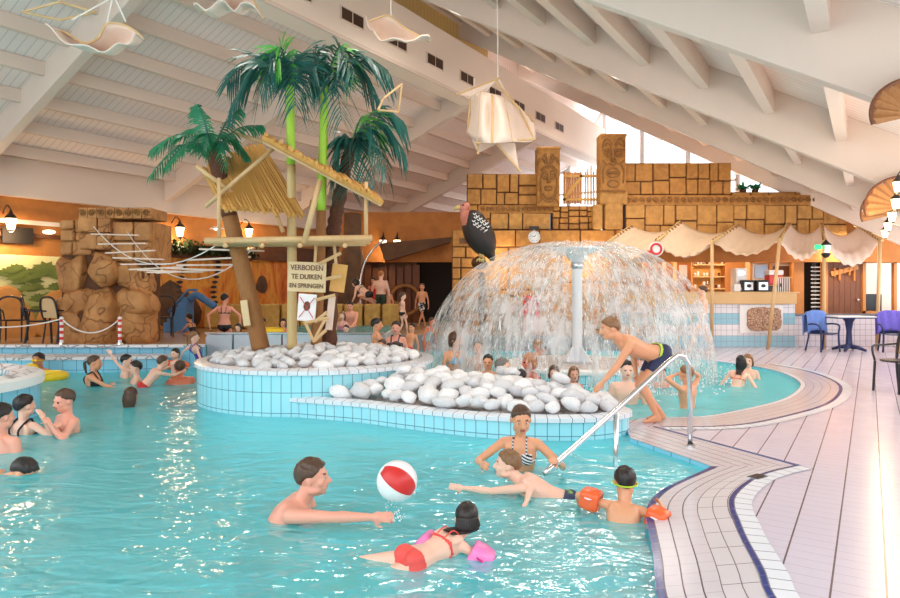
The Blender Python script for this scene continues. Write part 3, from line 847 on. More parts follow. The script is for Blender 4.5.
island_c, island_r = V((-1.95, 9.6)), 1.67
deck_outer = [UV(-1.3,-3)[:2], UV(-1.3,26.5)[:2], UV(17.2,26.5)[:2], UV(17.2,-3)[:2]]
def clip(o): return [(p[0], p[1]) for p in o]
# deck at z=0 (everywhere outside the pool; the terrace slab stands on it)
mb = MB(); fill_poly(mb, clip(deck_outer), [pool], 0.0)
for f in mb.bm.faces: f.normal_update()
o = mb.build('floor', M['deck'], org=(0,0,0)); struct(o)
md = o.modifiers.new('s', 'SOLIDIFY'); md.thickness = .004; md.offset = -1
# pool basin: walls and bottom
mb = MB(); mb.prism(pool, -1.25, -.001, top=False, bottom=False)
struct(mb.build('wall_pool', M['tile_aqua_dark'], org=(0,0,0)))
mb = MB(); fill_poly(mb, pool, [], -1.25)
struct(mb.build('floor', M['poolfloor'], org=(0,0,0)))
# the submerged platform of the rear pool and the steps at the pool corner
shelf = [(-1.3,13.3),(-1.3,16.28),(4.2,16.28),(5.2,15.2)]+[(p.x, p.y) for p in tub]+[(1.98,7.45),(1.4,8.3),(.2,9.3),(-.6,9.6),(-.4,11)]
mb = MB(); mb.prism(shelf, -1.24, -.62); struct(mb.build('trim_1', M['poolfloor'], org=(0,0,0)))
a, b = V((1.84,6.6)), V((2.25,5.54)); c_ = V((1.62,4.9)); nrm = V((-.93,-.36))
for k in range(3):
    w = .42*(k+1); z = -.13-.24*k
    poly = [(1.84+.02,6.62),(2.25,5.56),(1.87,5.18),(1.60,4.88),(1.60-w*.95,4.88+w*.05),(1.86-w*1.0,6.5)]
    poly = [(1.86,6.62),(2.25,5.56),(1.86,5.18),(1.60,4.88),(1.66-w,4.80),(1.55-w*.9,6.6)]
    mb = MB(); mb.prism(poly, -1.24, z)
    st = mb.build('trim_%d' % (2+k), M['poolfloor'], org=(0,0,0)); struct(st)
    mb = MB(); p0, p1 = V((1.66-w,4.80)), V((1.55-w*.9,6.6)); mb.bar((p0.x+.03,p0.y,z+.004), (p1.x+.03,p1.y,z+.004), .06, .012); mb.build('step_edge', M['tile_navy'], st)
# water
mb = MB(); front_w = [p for p in pool]
fill_poly(mb, pool, [], WZ)
o = mb.build('pool_water', M['water'], org=(0,0,WZ)); tag(o, 'turquoise rippled water filling the big curved swimming pool', 'water', kind='stuff')
# navy edge and gutter bands along the near pool edge
def band(name, A, B, za, mat, zb=None):
    mb = MB(); ribbon(mb, A, B, za, zb); return struct(mb.build(name, mat, org=(0,0,0)))
ef = [(p.x, p.y) for p in edge_front]
lead = [(2.25,5.54),(2.06,5.35)]
ef2 = ef
outer_line = [(p.x, p.y) for p in spline([(2.97,5.57,0),(2.58,5.33,0),(2.28,5.03,0),(2.05,4.72,0),(1.93,4.45,0),(1.87,4.25,0),(1.80,4.02,0),(1.76,3.87,0),(1.66,3.47,0),(1.57,3.18,0),(1.47,2.5,0),(1.44,1.5,0),(1.44,-1.5,0)], 5)]
n_ = 46
def resample(poly, n):
    L = [0]
    for i in range(1, len(poly)): L.append(L[-1]+math.dist(poly[i-1], poly[i]))
    out = []
    for k in range(n+1):
        t = L[-1]*k/n; i = 0
        while i < len(L)-2 and L[i+1] < t: i += 1
        f = (t-L[i])/max(L[i+1]-L[i], 1e-9); out.append((poly[i][0]+(poly[i+1][0]-poly[i][0])*f, poly[i][1]+(poly[i+1][1]-poly[i][1])*f))
    return out
E = resample(lead+ef, 90); O = resample(outer_line, 90)
mixl = lambda t: [(e[0]*(1-t)+o_[0]*t, e[1]*(1-t)+o_[1]*t) for e, o_ in zip(E, O)]
mb = MB()
for i in range(len(E)-1): pass
band('trim_5', mixl(-.03), mixl(.05), .006, M['tile_navy'])
# gutter: four curved rows of tiles, the outer one paler
def rows():
    mb = MB(); s = 0; cuts = [.05,.22,.40,.58]
    lines = [mixl(t) for t in cuts]
    for k in range(3):
        A, B = lines[k], lines[k+1]; s = 0
        for i in range(len(A)-1):
            L = math.dist(A[i], A[i+1]); m0 = len(mb.bm.verts)
            mb.quad(V((A[i][0],A[i][1],.005)), V((A[i+1][0],A[i+1][1],.005)), V((B[i+1][0],B[i+1][1],.005)), V((B[i][0],B[i][1],.005)),
                    ((s, k*.115), (s+L, k*.115), (s+L, k*.115+.1149), (s, k*.115+.1149))); s += L
    return mb
def tile_rows(name):
    n = N(name); u = n.sep(n.uv()); g = n.line(u[1], .115, .010); g2 = n.line(u[0], .125, .005)
    c = n.mix(n.noise(n.pos(), 2), srgb(200,190,194), srgb(214,205,209)); c = n.mix(n.math('MULTIPLY', g2, .5), c, srgb(140,126,128)); c = n.mix(g, c, srgb(84,70,76))
    return n.done(n.bsdf(c, .2, n.bump(n.math('SUBTRACT', 1.0, g), .3, .002)))
M['rows'] = tile_rows('curved gutter rows')
struct(rows().build('trim_6', M['rows'], org=(0,0,0)))
band('trim_7', mixl(.58), mixl(.97), .004, M['tile_gutter'])
band('trim_8', mixl(.97), mixl(1.03), .008, M['tile_navy'])
band('trim_9', mixl(1.03), offset_line(mixl(1.03), .12), .006, M['tile_cope'])
# navy line running from the tub towards the corner, with the paler walk beside the steps
def zig(a, b, w, z, mat, name): 
    mb = MB(); mb.bar((a[0],a[1],z), (b[0],b[1],z), w, .006); return struct(mb.build(name, mat, org=(0,0,0)))
zig((2.25,7.17), (2.99,5.56), .035, .006, M['tile_navy'], 'trim_10')
mb = MB(); fill_poly(mb, [(1.84,6.64),(1.95,7.05),(2.25,7.17),(2.97,5.57),(2.58,5.33),(2.25,5.54)], [], .003)
mb2 = mb
def walk():
    n = N('walkway tiles'); p = n.rot(n.pos(), R(68)); s = n.sep(p); g = n.line(s[1], .115, .008); g2 = n.line(s[0], .125, .005)
    c = n.mix(n.noise(n.pos(), 2), srgb(200,190,194), srgb(214,205,209)); c = n.mix(n.math('MULTIPLY', g2, .5), c, srgb(140,126,128)); c = n.mix(g, c, srgb(110,96,100))
    return n.done(n.bsdf(c, .2))
M['walk'] = walk()
struct(mb.build('trim_11', M['walk'], org=(0,0,0)))
# floor drain at the bend
mb = MB(); mb.box((2.47,5.22,.009), (.16,.1,.006), R(35)); mb.m = 1
for k in range(5): mb.box((2.47+(k-2)*.026,5.22+(k-2)*.018,.013), (.006,.09,.004), R(35))
o = mb.build('floor_drain', [M['steel'], M['black_metal']], org=(2.47,5.22,.006)); tag(o, 'small square metal drain grate set in the curved gutter tiles', 'drain')
# whirlpool border rings
tb = [(p.x, p.y) for p in tub]
r1 = offset_line(tb, .07); r2 = offset_line(tb, .55); r3 = offset_line(tb, .62)
if r1[3][0] < tb[3][0]: r1 = offset_line(tb, -.07); r2 = offset_line(tb, -.55); r3 = offset_line(tb, -.62)
sgn = 1 if offset_line(tb, .1)[8][0] > tb[8][0] else -1
band('trim_12', tb, offset_line(tb, sgn*.07), .006, M['tile_cope'])
mb = MB()
A = tb
for k in range(4):
    a1, b1 = offset_line(tb, sgn*(.07+.115*k)), offset_line(tb, sgn*(.07+.115*(k+1))); s = 0
    for i in range(len(a1)-1):
        L = math.dist(b1[i], b1[i+1])
        mb.quad(V((*a1[i],.004)), V((*a1[i+1],.004)), V((*b1[i+1],.004)), V((*b1[i],.004)), ((s, k*.115), (s+L, k*.115), (s+L, k*.115+.1149), (s, k*.115+.1149))); s += L
def rows2():
    n = N('tub border rows'); u = n.sep(n.uv()); g = n.line(u[1], .115, .007); g2 = n.line(u[0], .125, .006)
    c = n.mix(n.noise(n.pos(), 2), srgb(198,184,184), srgb(216,203,202)); c = n.mix(n.math('MAXIMUM', g, g2), c, srgb(160,142,140))
    return n.done(n.bsdf(c, .2))
M['rows2'] = rows2()
struct(mb.build('trim_13', M['rows2'], org=(0,0,0)))
q1 = offset_line(tb, sgn*.53); q2 = offset_line(tb, sgn*.57); q3 = offset_line(tb, sgn*.70)
band('trim_14', q1, q2, .007, M['tile_navy']); band('trim_15', q2, q3, .006, M['tile_cope'])
# raised terrace at the left and the back
terr = [(-14,13.2),(-5.0,13.3),(-5.0,15.0),(-3.9,18.3),(-1.33,18.3),(-1.33,16.4),(5.0,16.4),(5.6,17.2),(5.6,19.2),(0,32),(-14,32)]
left_edge = [(-14,13.2),(-9.1,13.2),(-5.0,13.3)]
terr = left_edge+[(-5.0,13.3),(-5.0,14.9),(-4.7,18.6),(-1.33,18.6),(-1.33,16.45),(4.9,16.45),(5.5,17.4),(5.5,19.0),(3.0,23),(2.0,31),(-5,31),(-18,12)]
terr = [terr[0],terr[1]]+terr[3:]
mb = MB(); mb.prism(terr, .002, ZT, bottom=False); o = mb.build('floor', M['terrace'], org=(0,0,0)); struct(o)
mb = MB(); le = [(-14,13.14),(-9.1,13.14),(-5.0,13.24)]
mb.prism([(-14,13.0),(-4.98,13.1),(-4.98,13.3),(-14,13.2)], -.3, ZT-.01, top=False); struct(mb.build('trim_16', M['tile_aqua_dark'], org=(0,0,0)))
mb = MB(); mb.box((-9.5,13.06,ZT+.0), (9.1,.22,.05)); struct(mb.build('trim_17', M['mosaic'], org=(-9.5,13.06,ZT)))
mb = MB(); mb.box((1.8,16.4,.2), (6.3,.06,.38)); struct(mb.build('trim_18', M['tile_white'], org=(1.8,16.4,0)))
# raised shallow pool behind the palms
mb = MB(); mb.prism([(-5.0,13.32),(-1.35,13.32),(-1.35,16.4),(-1.35,18.58),(-4.7,18.58),(-5.0,14.9)], -.2, .15, bottom=False); struct(mb.build('trim_19', M['poolfloor'], org=(0,0,0)))
mb = MB(); mb.quad(V((-4.98,13.34,.52)), V((-1.37,13.34,.52)), V((-1.37,18.56,.52)), V((-4.7,18.56,.52)))
o = mb.build('shallow_pool_water', M['water_tub'], org=(-3,16,.52)); tag(o, 'calm water of the raised shallow pool behind the steel panels', 'water', kind='stuff')
for x0, x1 in ((-4.95,-3.75),(-3.72,-2.0),(-1.97,-1.36)):
    pass
rail_root = thing('panel_wall', 'low grey steel panel wall behind the white pebble island', 'wall', (-3.2,13.3,0))
mb = MB()
for x0, x1 in ((-4.97,-4.45),(-4.42,-3.45),(-3.42,-2.45),(-2.42,-1.36)): 
    mb = MB(); mb.box(((x0+x1)/2,13.3,.32), (x1-x0,.05,.58)); mb.build('panel', M['steel_panel'], rail_root, bevel=.01)
mb = MB(); mb.box((-3.17,13.3,.635), (3.66,.09,.04)); mb.build('cap_rail', M['steel'], rail_root, bevel=.008)
mb = MB(); mb.box((-1.34,14.8,.31), (.06,3.0,.6)); mb.build('side_panel', M['steel_panel'], rail_root)
mb = MB(); mb.box((-4.97,14.1,.46), (.06,1.6,.2)); mb.build('side_panel', M['steel_panel'], rail_root)

# round planter island ------------------------------------------------
def ring(c, r, n=72): return [(c[0]+r*math.cos(2*PI*k/n), c[1]+r*math.sin(2*PI*k/n)) for k in range(n)]
isl = thing('round_planter', 'round blue-tiled planter heaped with white pebbles under the palms', 'planter', (island_c.x, island_c.y, -1.25))
mb = MB(); mb.prism(ring(island_c, island_r), -1.25, .50, bottom=False, top=False); mb.build('tiled_wall', M['tile_aqua'], isl)
mb = MB(); o_ = ring(island_c, island_r+.035); i_ = ring(island_c, island_r-.13); n = len(o_); s = 0
for k in range(n):
    k2 = (k+1) % n; L = math.dist(o_[k], o_[k2])
    for (A, za, B, zb) in ((o_, .47, o_, .52), (o_, .52, i_, .54), (i_, .54, i_, .44)):
        mb.quad(V((*A[k], za)), V((*A[k2], za)), V((*B[k2], zb)), V((*B[k], zb)), ((s, .1), (s+L, .1), (s+L, .2), (s, .2)))
    s += L
mb.build('coping', M['tile_cope'], isl)
mb = MB(); mb.lathe([(0,.60),(.7,.58),(1.2,.52),(island_r-.1,.44)], (island_c.x, island_c.y, 0), 48); mb.build('gravel_bed', M['cobble'], isl, smooth=True)
# tapering pebble island ------------------------------------------------
tp = spline([(-1.96,7.97,0),(-1.5,7.78,0),(-1.05,7.6,0),(-.6,7.32,0),(-.11,7.04,0),(.3,6.84,0),(.72,6.72,0),(1.2,6.68,0),(1.60,6.76,0),(1.93,7.02,0),(1.90,7.42,0),(1.45,8.1,0),(.75,8.8,0),(0,9.3,0),(-.6,9.6,0)], 4)
tpl = [(p.x, p.y) for p in tp]+[(-.9,8.9),(-1.5,8.3)]
il2 = thing('pebble_island', 'low tapering blue-tiled island heaped with white pebbles, mid pool', 'planter', (.3,8,-1.25))
mb = MB(); mb.prism(tpl, -1.25, .17, bottom=False, top=False); mb.build('tiled_wall', M['tile_aqua'], il2)
mb = MB(); fill_poly(mb, tpl, [], .17); mb.build('gravel_bed', M['cobble'], il2)
mb = MB(); A = offset_line([(p.x, p.y) for p in tp], .0)
sg2 = -1 if offset_line(A, .1)[12][1] > A[12][1] else 1
O2 = offset_line(A, .035*sg2); I2 = offset_line(A, -.12*sg2); s = 0
for k in range(len(A)-1):
    L = math.dist(A[k], A[k+1])
    for (X_, za, Y_, zb) in ((O2, .15, O2, .195), (O2, .195, I2, .21), (I2, .21, I2, .1)):
        mb.quad(V((*X_[k], za)), V((*X_[k+1], za)), V((*Y_[k+1], zb)), V((*Y_[k], zb)), ((s, .1), (s+L, .1), (s+L, .2), (s, .2)))
    s += L
mb.build('coping', M['tile_cope'], il2)
# pebbles -------------------------------------------------------------
random.seed(11)
proto = []
for k in range(6):
    mb = MB(); mb.ell((0,0,0), (1, random.uniform(.7,.95), random.uniform(.5,.68)), Matrix.Identity(3), 2, jit=.32, seed=k)
    mb.m = 0; o = mb.build('pebble', M['pebble'], org=(0,0,0), smooth=True); proto.append(o)
used = [False]*6
def pebble_at(p, r, label, group):
    k = random.randrange(6)
    o = proto[k] if not used[k] else proto[k].copy()
    if used[k]: COL.objects.link(o)
    used[k] = True
    o.location = p; o.scale = (r*random.uniform(.9,1.15), r*random.uniform(.9,1.1), r*random.uniform(.85,1.1)); o.rotation_euler = (random.uniform(-.35,.35), random.uniform(-.35,.35), random.uniform(0,6.28))
    ORG[o.name] = V(p); tag(o, label, 'pebble', group)
def scatter(test, hfun, bounds, rmin, rmax, label, group, nmax, gap=.82):
    pts = []; tries = 0
    while tries < 9000 and len(pts) < nmax:
        tries += 1; x = random.uniform(bounds[0], bounds[1]); y = random.uniform(bounds[2], bounds[3]); r = random.uniform(rmin, rmax)
        if not test(x, y, r): continue
        if any((x-a)**2+(y-b)**2 < (gap*(r+c))**2 for a, b, c in pts): continue
        pts.append((x, y, r))
    for x, y, r in pts: pebble_at((x, y, hfun(x, y)), r, label, group)
    return pts
tpi = tpl
def edge_d(x, y):
    d = 9
    for i in range(len(tpi)-1):
        a, b = V(tpi[i]), V(tpi[i+1]); t, dd = seg_t(V((x, y)), a, b); d = min(d, dd)
    return d
isd = lambda x, y: math.hypot(x-island_c.x, y-island_c.y)
h2 = lambda x, y: .22+min(edge_d(x, y), .7)*.27
pt2 = scatter(lambda x, y, r: inside((x, y), tpi) and edge_d(x, y) > r*.75+.07 and isd(x, y) > island_r+.05+r*.5, h2, (-1.9,2,6.7,9.7), .10, .165,
        'smooth white pebble heaped on the low tapering island', 'white pebbles on the low island', 215, .64)
h1 = lambda x, y: .47+.17*max(0, 1-isd(x, y)/island_r)**.6+.03
pt1 = scatter(lambda x, y, r: isd(x, y) < island_r-.17-r*.7 and not any(math.hypot(x-a, y-b) < .16 for a, b in ((-2.78,9.55),(-2.32,9.5),(-1.75,9.35),(-1.66,9.7))), h1, (-3.6,-.3,7.9,11.3), .08, .125,
        'smooth white pebble heaped in the round planter', 'white pebbles in the round planter', 160, .80)
# a few riding on top
for k in range(14):
    a, b, c = random.choice(pt2)
    if edge_d(a, b) > .35: pebble_at((a+.09, b+.05, h2(a, b)+.11), random.uniform(.08,.13), 'smooth white pebble heaped on the low tapering island', 'white pebbles on the low island')

# raised round tub at the left edge -------------------------------------
lc, lr = V((-6.58, 7.55)), 1.55
lt = thing('round_tub', 'round raised tub with broken stone mosaic coping at left edge', 'tub', (lc.x, lc.y, -1.25))
mb = MB(); mb.prism(ring(lc, lr), -1.25, .42, bottom=False, top=False); mb.build('tiled_wall', M['tile_aqua_dark'], lt)
mb = MB(); mb.lathe([(lr+.04,.36),(lr+.04,.46),(lr-.02,.49)], (lc.x, lc.y, 0), 64); mb.build('rim', M['white'], lt)
mb = MB(); mb.lathe([(lr-.02,.49),(lr-.16,.52),(lr-.34,.47),(lr-.36,.30)], (lc.x, lc.y, 0), 64); mb.build('coping', M['mosaic'], lt)
mb = MB(); mb.lathe([(0,.40),(lr-.35,.40)], (lc.x, lc.y, 0), 48); o = mb.build('tub_water', M['water'], org=(lc.x, lc.y, .40)); tag(o, 'blue water inside the round raised tub at left edge', 'water', kind='stuff')
mb = MB(); mb.lathe([(0,.1),(lr-.36,.1)], (lc.x, lc.y, 0), 48); mb.build('tub_floor', M['poolfloor'], lt)
# low ledge in front of the terrace wall
mb = MB(); mb.prism([(-9.8,12.1),(-6.5,12.3),(-5.55,12.55),(-5.45,13.0),(-9.8,13.0)], -1.24, .20, bottom=False); lg = mb.build('trim_20', M['tile_aqua_dark'], org=(0,0,0)); struct(lg)
mb = MB(); mb.prism([(-9.84,12.06),(-6.5,12.26),(-5.5,12.5),(-5.4,13.0),(-9.84,13.0)], .20, .25, bottom=False); struct(mb.build('trim_21', M['mosaic'], org=(0,0,0)))

# ---------------------------------------------------------------- shell
UW, UR, ZL, ZU = 17.0, 9.6, 6.80, 8.30
VN, VF = -3.0, 26.5
def wallUV(name, mat, u0, v0, u1, v1, z0, z1, th=.15):
    a, b = UV(u0, v0), UV(u1, v1); mb = MB(); mb.bar((a.x, a.y, (z0+z1)/2), (b.x, b.y, (z0+z1)/2), th, z1-z0); return struct(mb.build(name, mat, org=((a.x+b.x)/2, (a.y+b.y)/2, z0)))
wallUV('wall_left', M['orange_wall'], UW+.08, VN, UW+.08, VF, 0, 4.6)
wallUV('trim_22', M['cream'], UW-.12, VN, UW-.12, VF, 3.72, 4.62, .25)
wallUV('trim_23', M['joint'], UW-.03, VN, UW-.03, VF, 2.78, 2.88, .12)
zl = lambda u: ZL-.388*(u-UR)                       # underside of the left rafters
zr = lambda u: 3.08+.575*u                          # underside of the right rafters
RD = .80
RDL = .62
def slope_beam(name, v, ua, ub, zf, w=.2, d=RD, mat='cream'):
    a, b = UV(ua, v), UV(ub, v); t = V((AX*0, 0, 0)); mb = MB(); av = V((AX, AY, 0))*w/2; vs = []
    for u in (ua, ub):
        c = UV(u, v)
        for dz in (0, d):
            for s_ in (-1, 1): vs.append(mb.bm.verts.new(c+av*s_+V((0,0,zf(u)+dz))))
    for q in ((0,1,3,2),(4,6,7,5),(0,4,5,1),(2,3,7,6),(0,2,6,4),(1,5,7,3)): mb.face([vs[i] for i in q])
    return struct(mb.build(name, M[mat], bevel=.012))
tn = 30
RV = [-3.0, 1.6, 6.4, 11.15, 15.9, 20.7]
for v in RV:
    slope_beam('trim_%d' % tn, v, UR-.1, UW, zl, d=RDL); tn += 1
    if v > 0: slope_beam('trim_%d' % tn, v, -1.25, UR+1.2, zr, mat='cream'); tn += 1
# roof skins
def skin_plane(name, ua, ub, zf, dz, mat, v0=VN, v1=VF):
    mb = MB(); a, b, c, d = UV(ua, v0), UV(ub, v0), UV(ub, v1), UV(ua, v1)
    for p, u in ((a, ua), (b, ub), (c, ub), (d, ua)): p.z = zf(u)+dz
    mb.quad(a, b, c, d); o = struct(mb.build(name, M[mat], org=(0,0,0))); md = o.modifiers.new('s', 'SOLIDIFY'); md.thickness = .08; md.offset = 0; return o
skin_plane('ceiling', UR-.1, UW+.3, zl, RDL+.04, 'roof')
skin_plane('ceiling', -1.4, UR+1.4, zr, RD+.04, 'roof')
# purlins, one per bay
def purlin(u, v0, v1, zf, w=.12, d=.26):
    global tn
    a, b = UV(u, v0+.1), UV(u, v1-.1); z = zf(u)+(RDL if zf is zl else RD)-d/2; mb = MB(); mb.bar((a.x, a.y, z), (b.x, b.y, z), w, d)
    struct(mb.build('trim_%d' % tn, M['cream'])); tn += 1
for i in range(len(RV)):
    v0 = RV[i]; v1 = RV[i+1] if i+1 < len(RV) else VF
    for k in range(7): 
        if v1 > 4: purlin(16.3-.95*k, v0, v1, zl)
    if v1 > 4:
        for k in range(11): purlin(.35+.95*k, v0, v1, zr, .14, .40)
# clerestory wall with vents
mb = MB(); a, b = UV(UR, VN), UV(UR, VF)
mb.bar((a.x, a.y, (ZL+ZU)/2), (b.x, b.y, (ZL+ZU)/2), .5, ZU-ZL); cl_ = struct(mb.build('wall_clerestory', M['white_wall'], bevel=.02))
mb = MB(); a, b = UV(UR-.27, VN), UV(UR-.27, VF); mb.bar((a.x,a.y,ZL+.04), (b.x,b.y,ZL+.04), .05, .08); struct(mb.build('trim_24', M['cream']))
vv = 9.0
for k in range(9):
    c = UV(UR-.26, vv, 7.36); root = thing('air_vent', None, None, c)
    nm_ = ['first', 'second', 'third', 'fourth', 'fifth', 'sixth', 'seventh', 'eighth', 'ninth'][k]
    tag(root, 'dark two-part air vent in the white wall, %s from the upper left' % nm_, 'vent', 'air vents in the high wall')
    mb = MB(); q = V((AX, AY, 0)); 
    mb.bar(c-q*.38, c+q*.38, .03, .30); mb.build('frame', M['cream'], root)
    for sgn_ in (-1, 1):
        mb = MB(); cc = c+q*.18*sgn_+V((AY,-AX,0))*.012
        mb.bar(cc-q*.16, cc+q*.16, .02, .24)
        mb.build('grille', M['vent'], root)
    vv += 1.58
# yellow corrugated panels above the clerestory, closing wall
mb = MB(); a, b = UV(UR+.35, 3), UV(UR+.35, 17.5); mb.bar((a.x, a.y, 8.75), (b.x, b.y, 8.75), .06, 1.4); struct(mb.build('wall_upper', M['roof_yellow'], org=(0,0,0)))
mb = MB(); a, b = UV(UR+.9, VN), UV(UR+.9, VF); mb.bar((a.x, a.y, 9.2), (b.x, b.y, 9.2), .06, 1.2); struct(mb.build('wall_ridge', M['roof'], org=(0,0,0)))
# far gable: glazed, white mullions, sky beyond
wn = 1
def gable_z(u): return (zl(u)+RDL if u > UR else zr(u)+RD)
us = [-1.2,.6,2.4,4.2,6.0,7.8,9.4,11.0,12.6,14.2,15.8,17.0]
mb = MB()
for u0, u1 in zip(us, us[1:]):
    z0 = 4.0; z1a, z1b = gable_z(u0)-.1, gable_z(u1+.0)-.1
    if max(z1a, z1b) < z0+.3: continue
    w = thing('window_%d' % wn, None, None, UV((u0+u1)/2, VF, z0)); w['kind'] = 'structure'; wn += 1
    fr = MB()
    for u_ in (u0+.04, u1-.04):
        z1 = max(gable_z(u_)-.1, z0+.05); c = UV(u_, VF); fr.bar((c.x,c.y,z0), (c.x,c.y,z1), .09, .09, V((AX,AY,0)))
    for zz in (z0, z0+1.7):
        a, b = UV(u0, VF, zz), UV(u1, VF, zz)
        if zz < min(z1a, z1b): fr.bar(a, b, .09, .08)
    fr.bar(UV(u0, VF, z1a), UV(u1, VF, z1b), .12, .12)
    fr.build('window_frame', M['mullion'], w)
wallUV('wall_back', M['orange_wall'], UW, VF, -1.3, VF, 0, 4.0)
# right wall: low parapet, window wall with mullions; wall behind the camera likewise glazed
wallUV('wall_right', M['cream'], -1.35, VN, -1.35, VF, 0, 1.0)
for k in range(9):
    c = UV(-1.35, VN+k*3.3); mb = MB(); mb.box((c.x, c.y, 1.3), (.14,.14,2.0)); struct(mb.build('trim_%d' % tn, M['cream'])); tn += 1
wallUV('wall_front', M['white_wall'], UW, VN, -1.3, VN, 0, .9)
for k in range(8):
    u = -1.2+k*2.4; c = UV(u, VN); z1 = (gable_z(u))-.1; mb = MB(); mb.box((c.x, c.y, z1/2+.4), (.12,.12,max(z1-.9,.3))); struct(mb.build('trim_%d' % tn, M['mullion'])); tn += 1
# ---------------------------------------------------------------- stonework helpers
def split(r, out, mn, asp=2.2):
    x0, z0, x1, z1 = r; w, h = x1-x0, z1-z0
    if w < mn*1.9 and h < mn*1.7 or (w < mn*1.3 and h < mn*2.6 and random.random() < .35): out.append(r); return
    if w > h*1.1 or (h < mn*1.7): 
        t = x0+w*random.uniform(.35, .65); split((x0,z0,t,z1), out, mn); split((t,z0,x1,z1), out, mn)
    else:
        t = z0+h*random.uniform(.38, .62); split((x0,z0,x1,t), out, mn); split((x0,t,x1,z1), out, mn)
def stone_panel(mb, mj, px0, px1, py0, py1, Y, mn=.3, th=.35, dep=.07, gap=.022, seed=0, skew=0):
    """irregular ashlar facing the pool; mb: blocks, mj: the dark joint bed"""
    random.seed(seed)
    a, b = W(px0, py1, Y), W(px1, py0, Y)
    mj.box(((a.x+b.x)/2, Y+th/2, (a.z+b.z)/2), (b.x-a.x, th, b.z-a.z))
    rs = []; split((a.x, a.z, b.x, b.z), rs, mn)
    for x0, z0, x1, z1 in rs:
        d = dep*random.uniform(.6, 1.2); g = gap*random.uniform(.5, 1)
        mb.box(((x0+x1)/2, Y-d/2+.01, (z0+z1)/2), (x1-x0-2*g, d+.02, z1-z0-2*g), Matrix.Rotation(random.uniform(-.012, .012), 3, 'Y'))
def spiral(mb, c, r, turns=1.6, flip=1, w=.018, Y=None):
    pts = []
    for k in range(22):
        t = k/21; a = turns*2*PI*t; rr = r*(1-t*.85); pts.append(V(c)+V((flip*math.cos(a)*rr, 0, math.sin(a)*rr)))
    mb.tube(pts, w, 5)
YT = 18.2
# temple -----------------------------------------------------------------
tw = thing('temple_wall', 'golden sandstone temple wall of irregular carved blocks above the bar', 'wall', W(640, 240, YT+.2))
def stones(name, args, mat='block', bev=.02, parent=tw):
    mb, mj = MB(), MB()
    for k, a in enumerate(args): stone_panel(mb, mj, *a[:5], **(a[5] if len(a) > 5 else {}))
    o = mb.build(name, M[mat], parent, bevel=bev); mj.build('joint_bed', M['joint'], parent); return o
stones('block_courses', [(467,537,174,205,YT, dict(seed=3,mn=.30)), (467,490,205,230,YT, dict(seed=4,mn=.28)), (624,731,163,195,YT, dict(seed=8,mn=.32))])
stones('block_courses', [(490,550,213,230,YT, dict(seed=5,mn=.45)), (625,846,205,238,YT-.1, dict(seed=9,mn=.36,th=.3)), (731,846,192,206,YT+.05,dict(seed=19,mn=.5))], 'block_pale')
stones('brick_courses', [(552,598,206,230,YT, dict(seed=6,mn=.17))])
stones('ledge_stones', [(452,648,230,247,YT-.15, dict(seed=7,mn=.6,th=.5,dep=.05))], 'block')
stones('lower_stones', [(472,642,247,330,YT+.1, dict(seed=10,mn=.8,dep=.03))], 'block_pale')
stones('pillar_stones', [(452,474,247,334,YT-.2, dict(seed=12,mn=.3,th=.5))], 'block')
mb = MB(); mc = MB()                                            # carved bands
for (x0, x1, y0, y1, Yc, n_) in ((480,553,205,213,YT-.05,14), (625,846,195,205,YT-.16,32)):
    a, b = W(x0, y1, Yc), W(x1, y0, Yc); mb.box(((a.x+b.x)/2, Yc+.12, (a.z+b.z)/2), (b.x-a.x, .2, b.z-a.z))
    w = (b.x-a.x)/n_
    for k in range(n_):
        c = V((a.x+w*(k+.5), Yc+.01, (a.z+b.z)/2)); spiral(mc, c+V((0,-.02,0)), w*.36, 1.5, 1 if k % 2 else -1, .028)
mb.build('carved_band', M['block'], tw, smooth=False); mc.build('carved_spirals', M['carve'], tw)
mb = MB(); a, b = W(604, 230, YT-.1), W(622, 203, YT-.1); mb.box(((a.x+b.x)/2, YT-.05, (a.z+b.z)/2), (b.x-a.x, .35, b.z-a.z))
a, b = W(599, 205, YT-.1), W(627, 191, YT-.1); mb.box(((a.x+b.x)/2, YT-.03, (a.z+b.z)/2), (b.x-a.x, .35, b.z-a.z))
a, b = W(592, 230, YT-.1), W(602, 205, YT-.1); mb.box(((a.x+b.x)/2, YT-.05, (a.z+b.z)/2), (b.x-a.x, .35, b.z-a.z)); mb.build('plinth_stone', M['block_pale'], tw, bevel=.05)
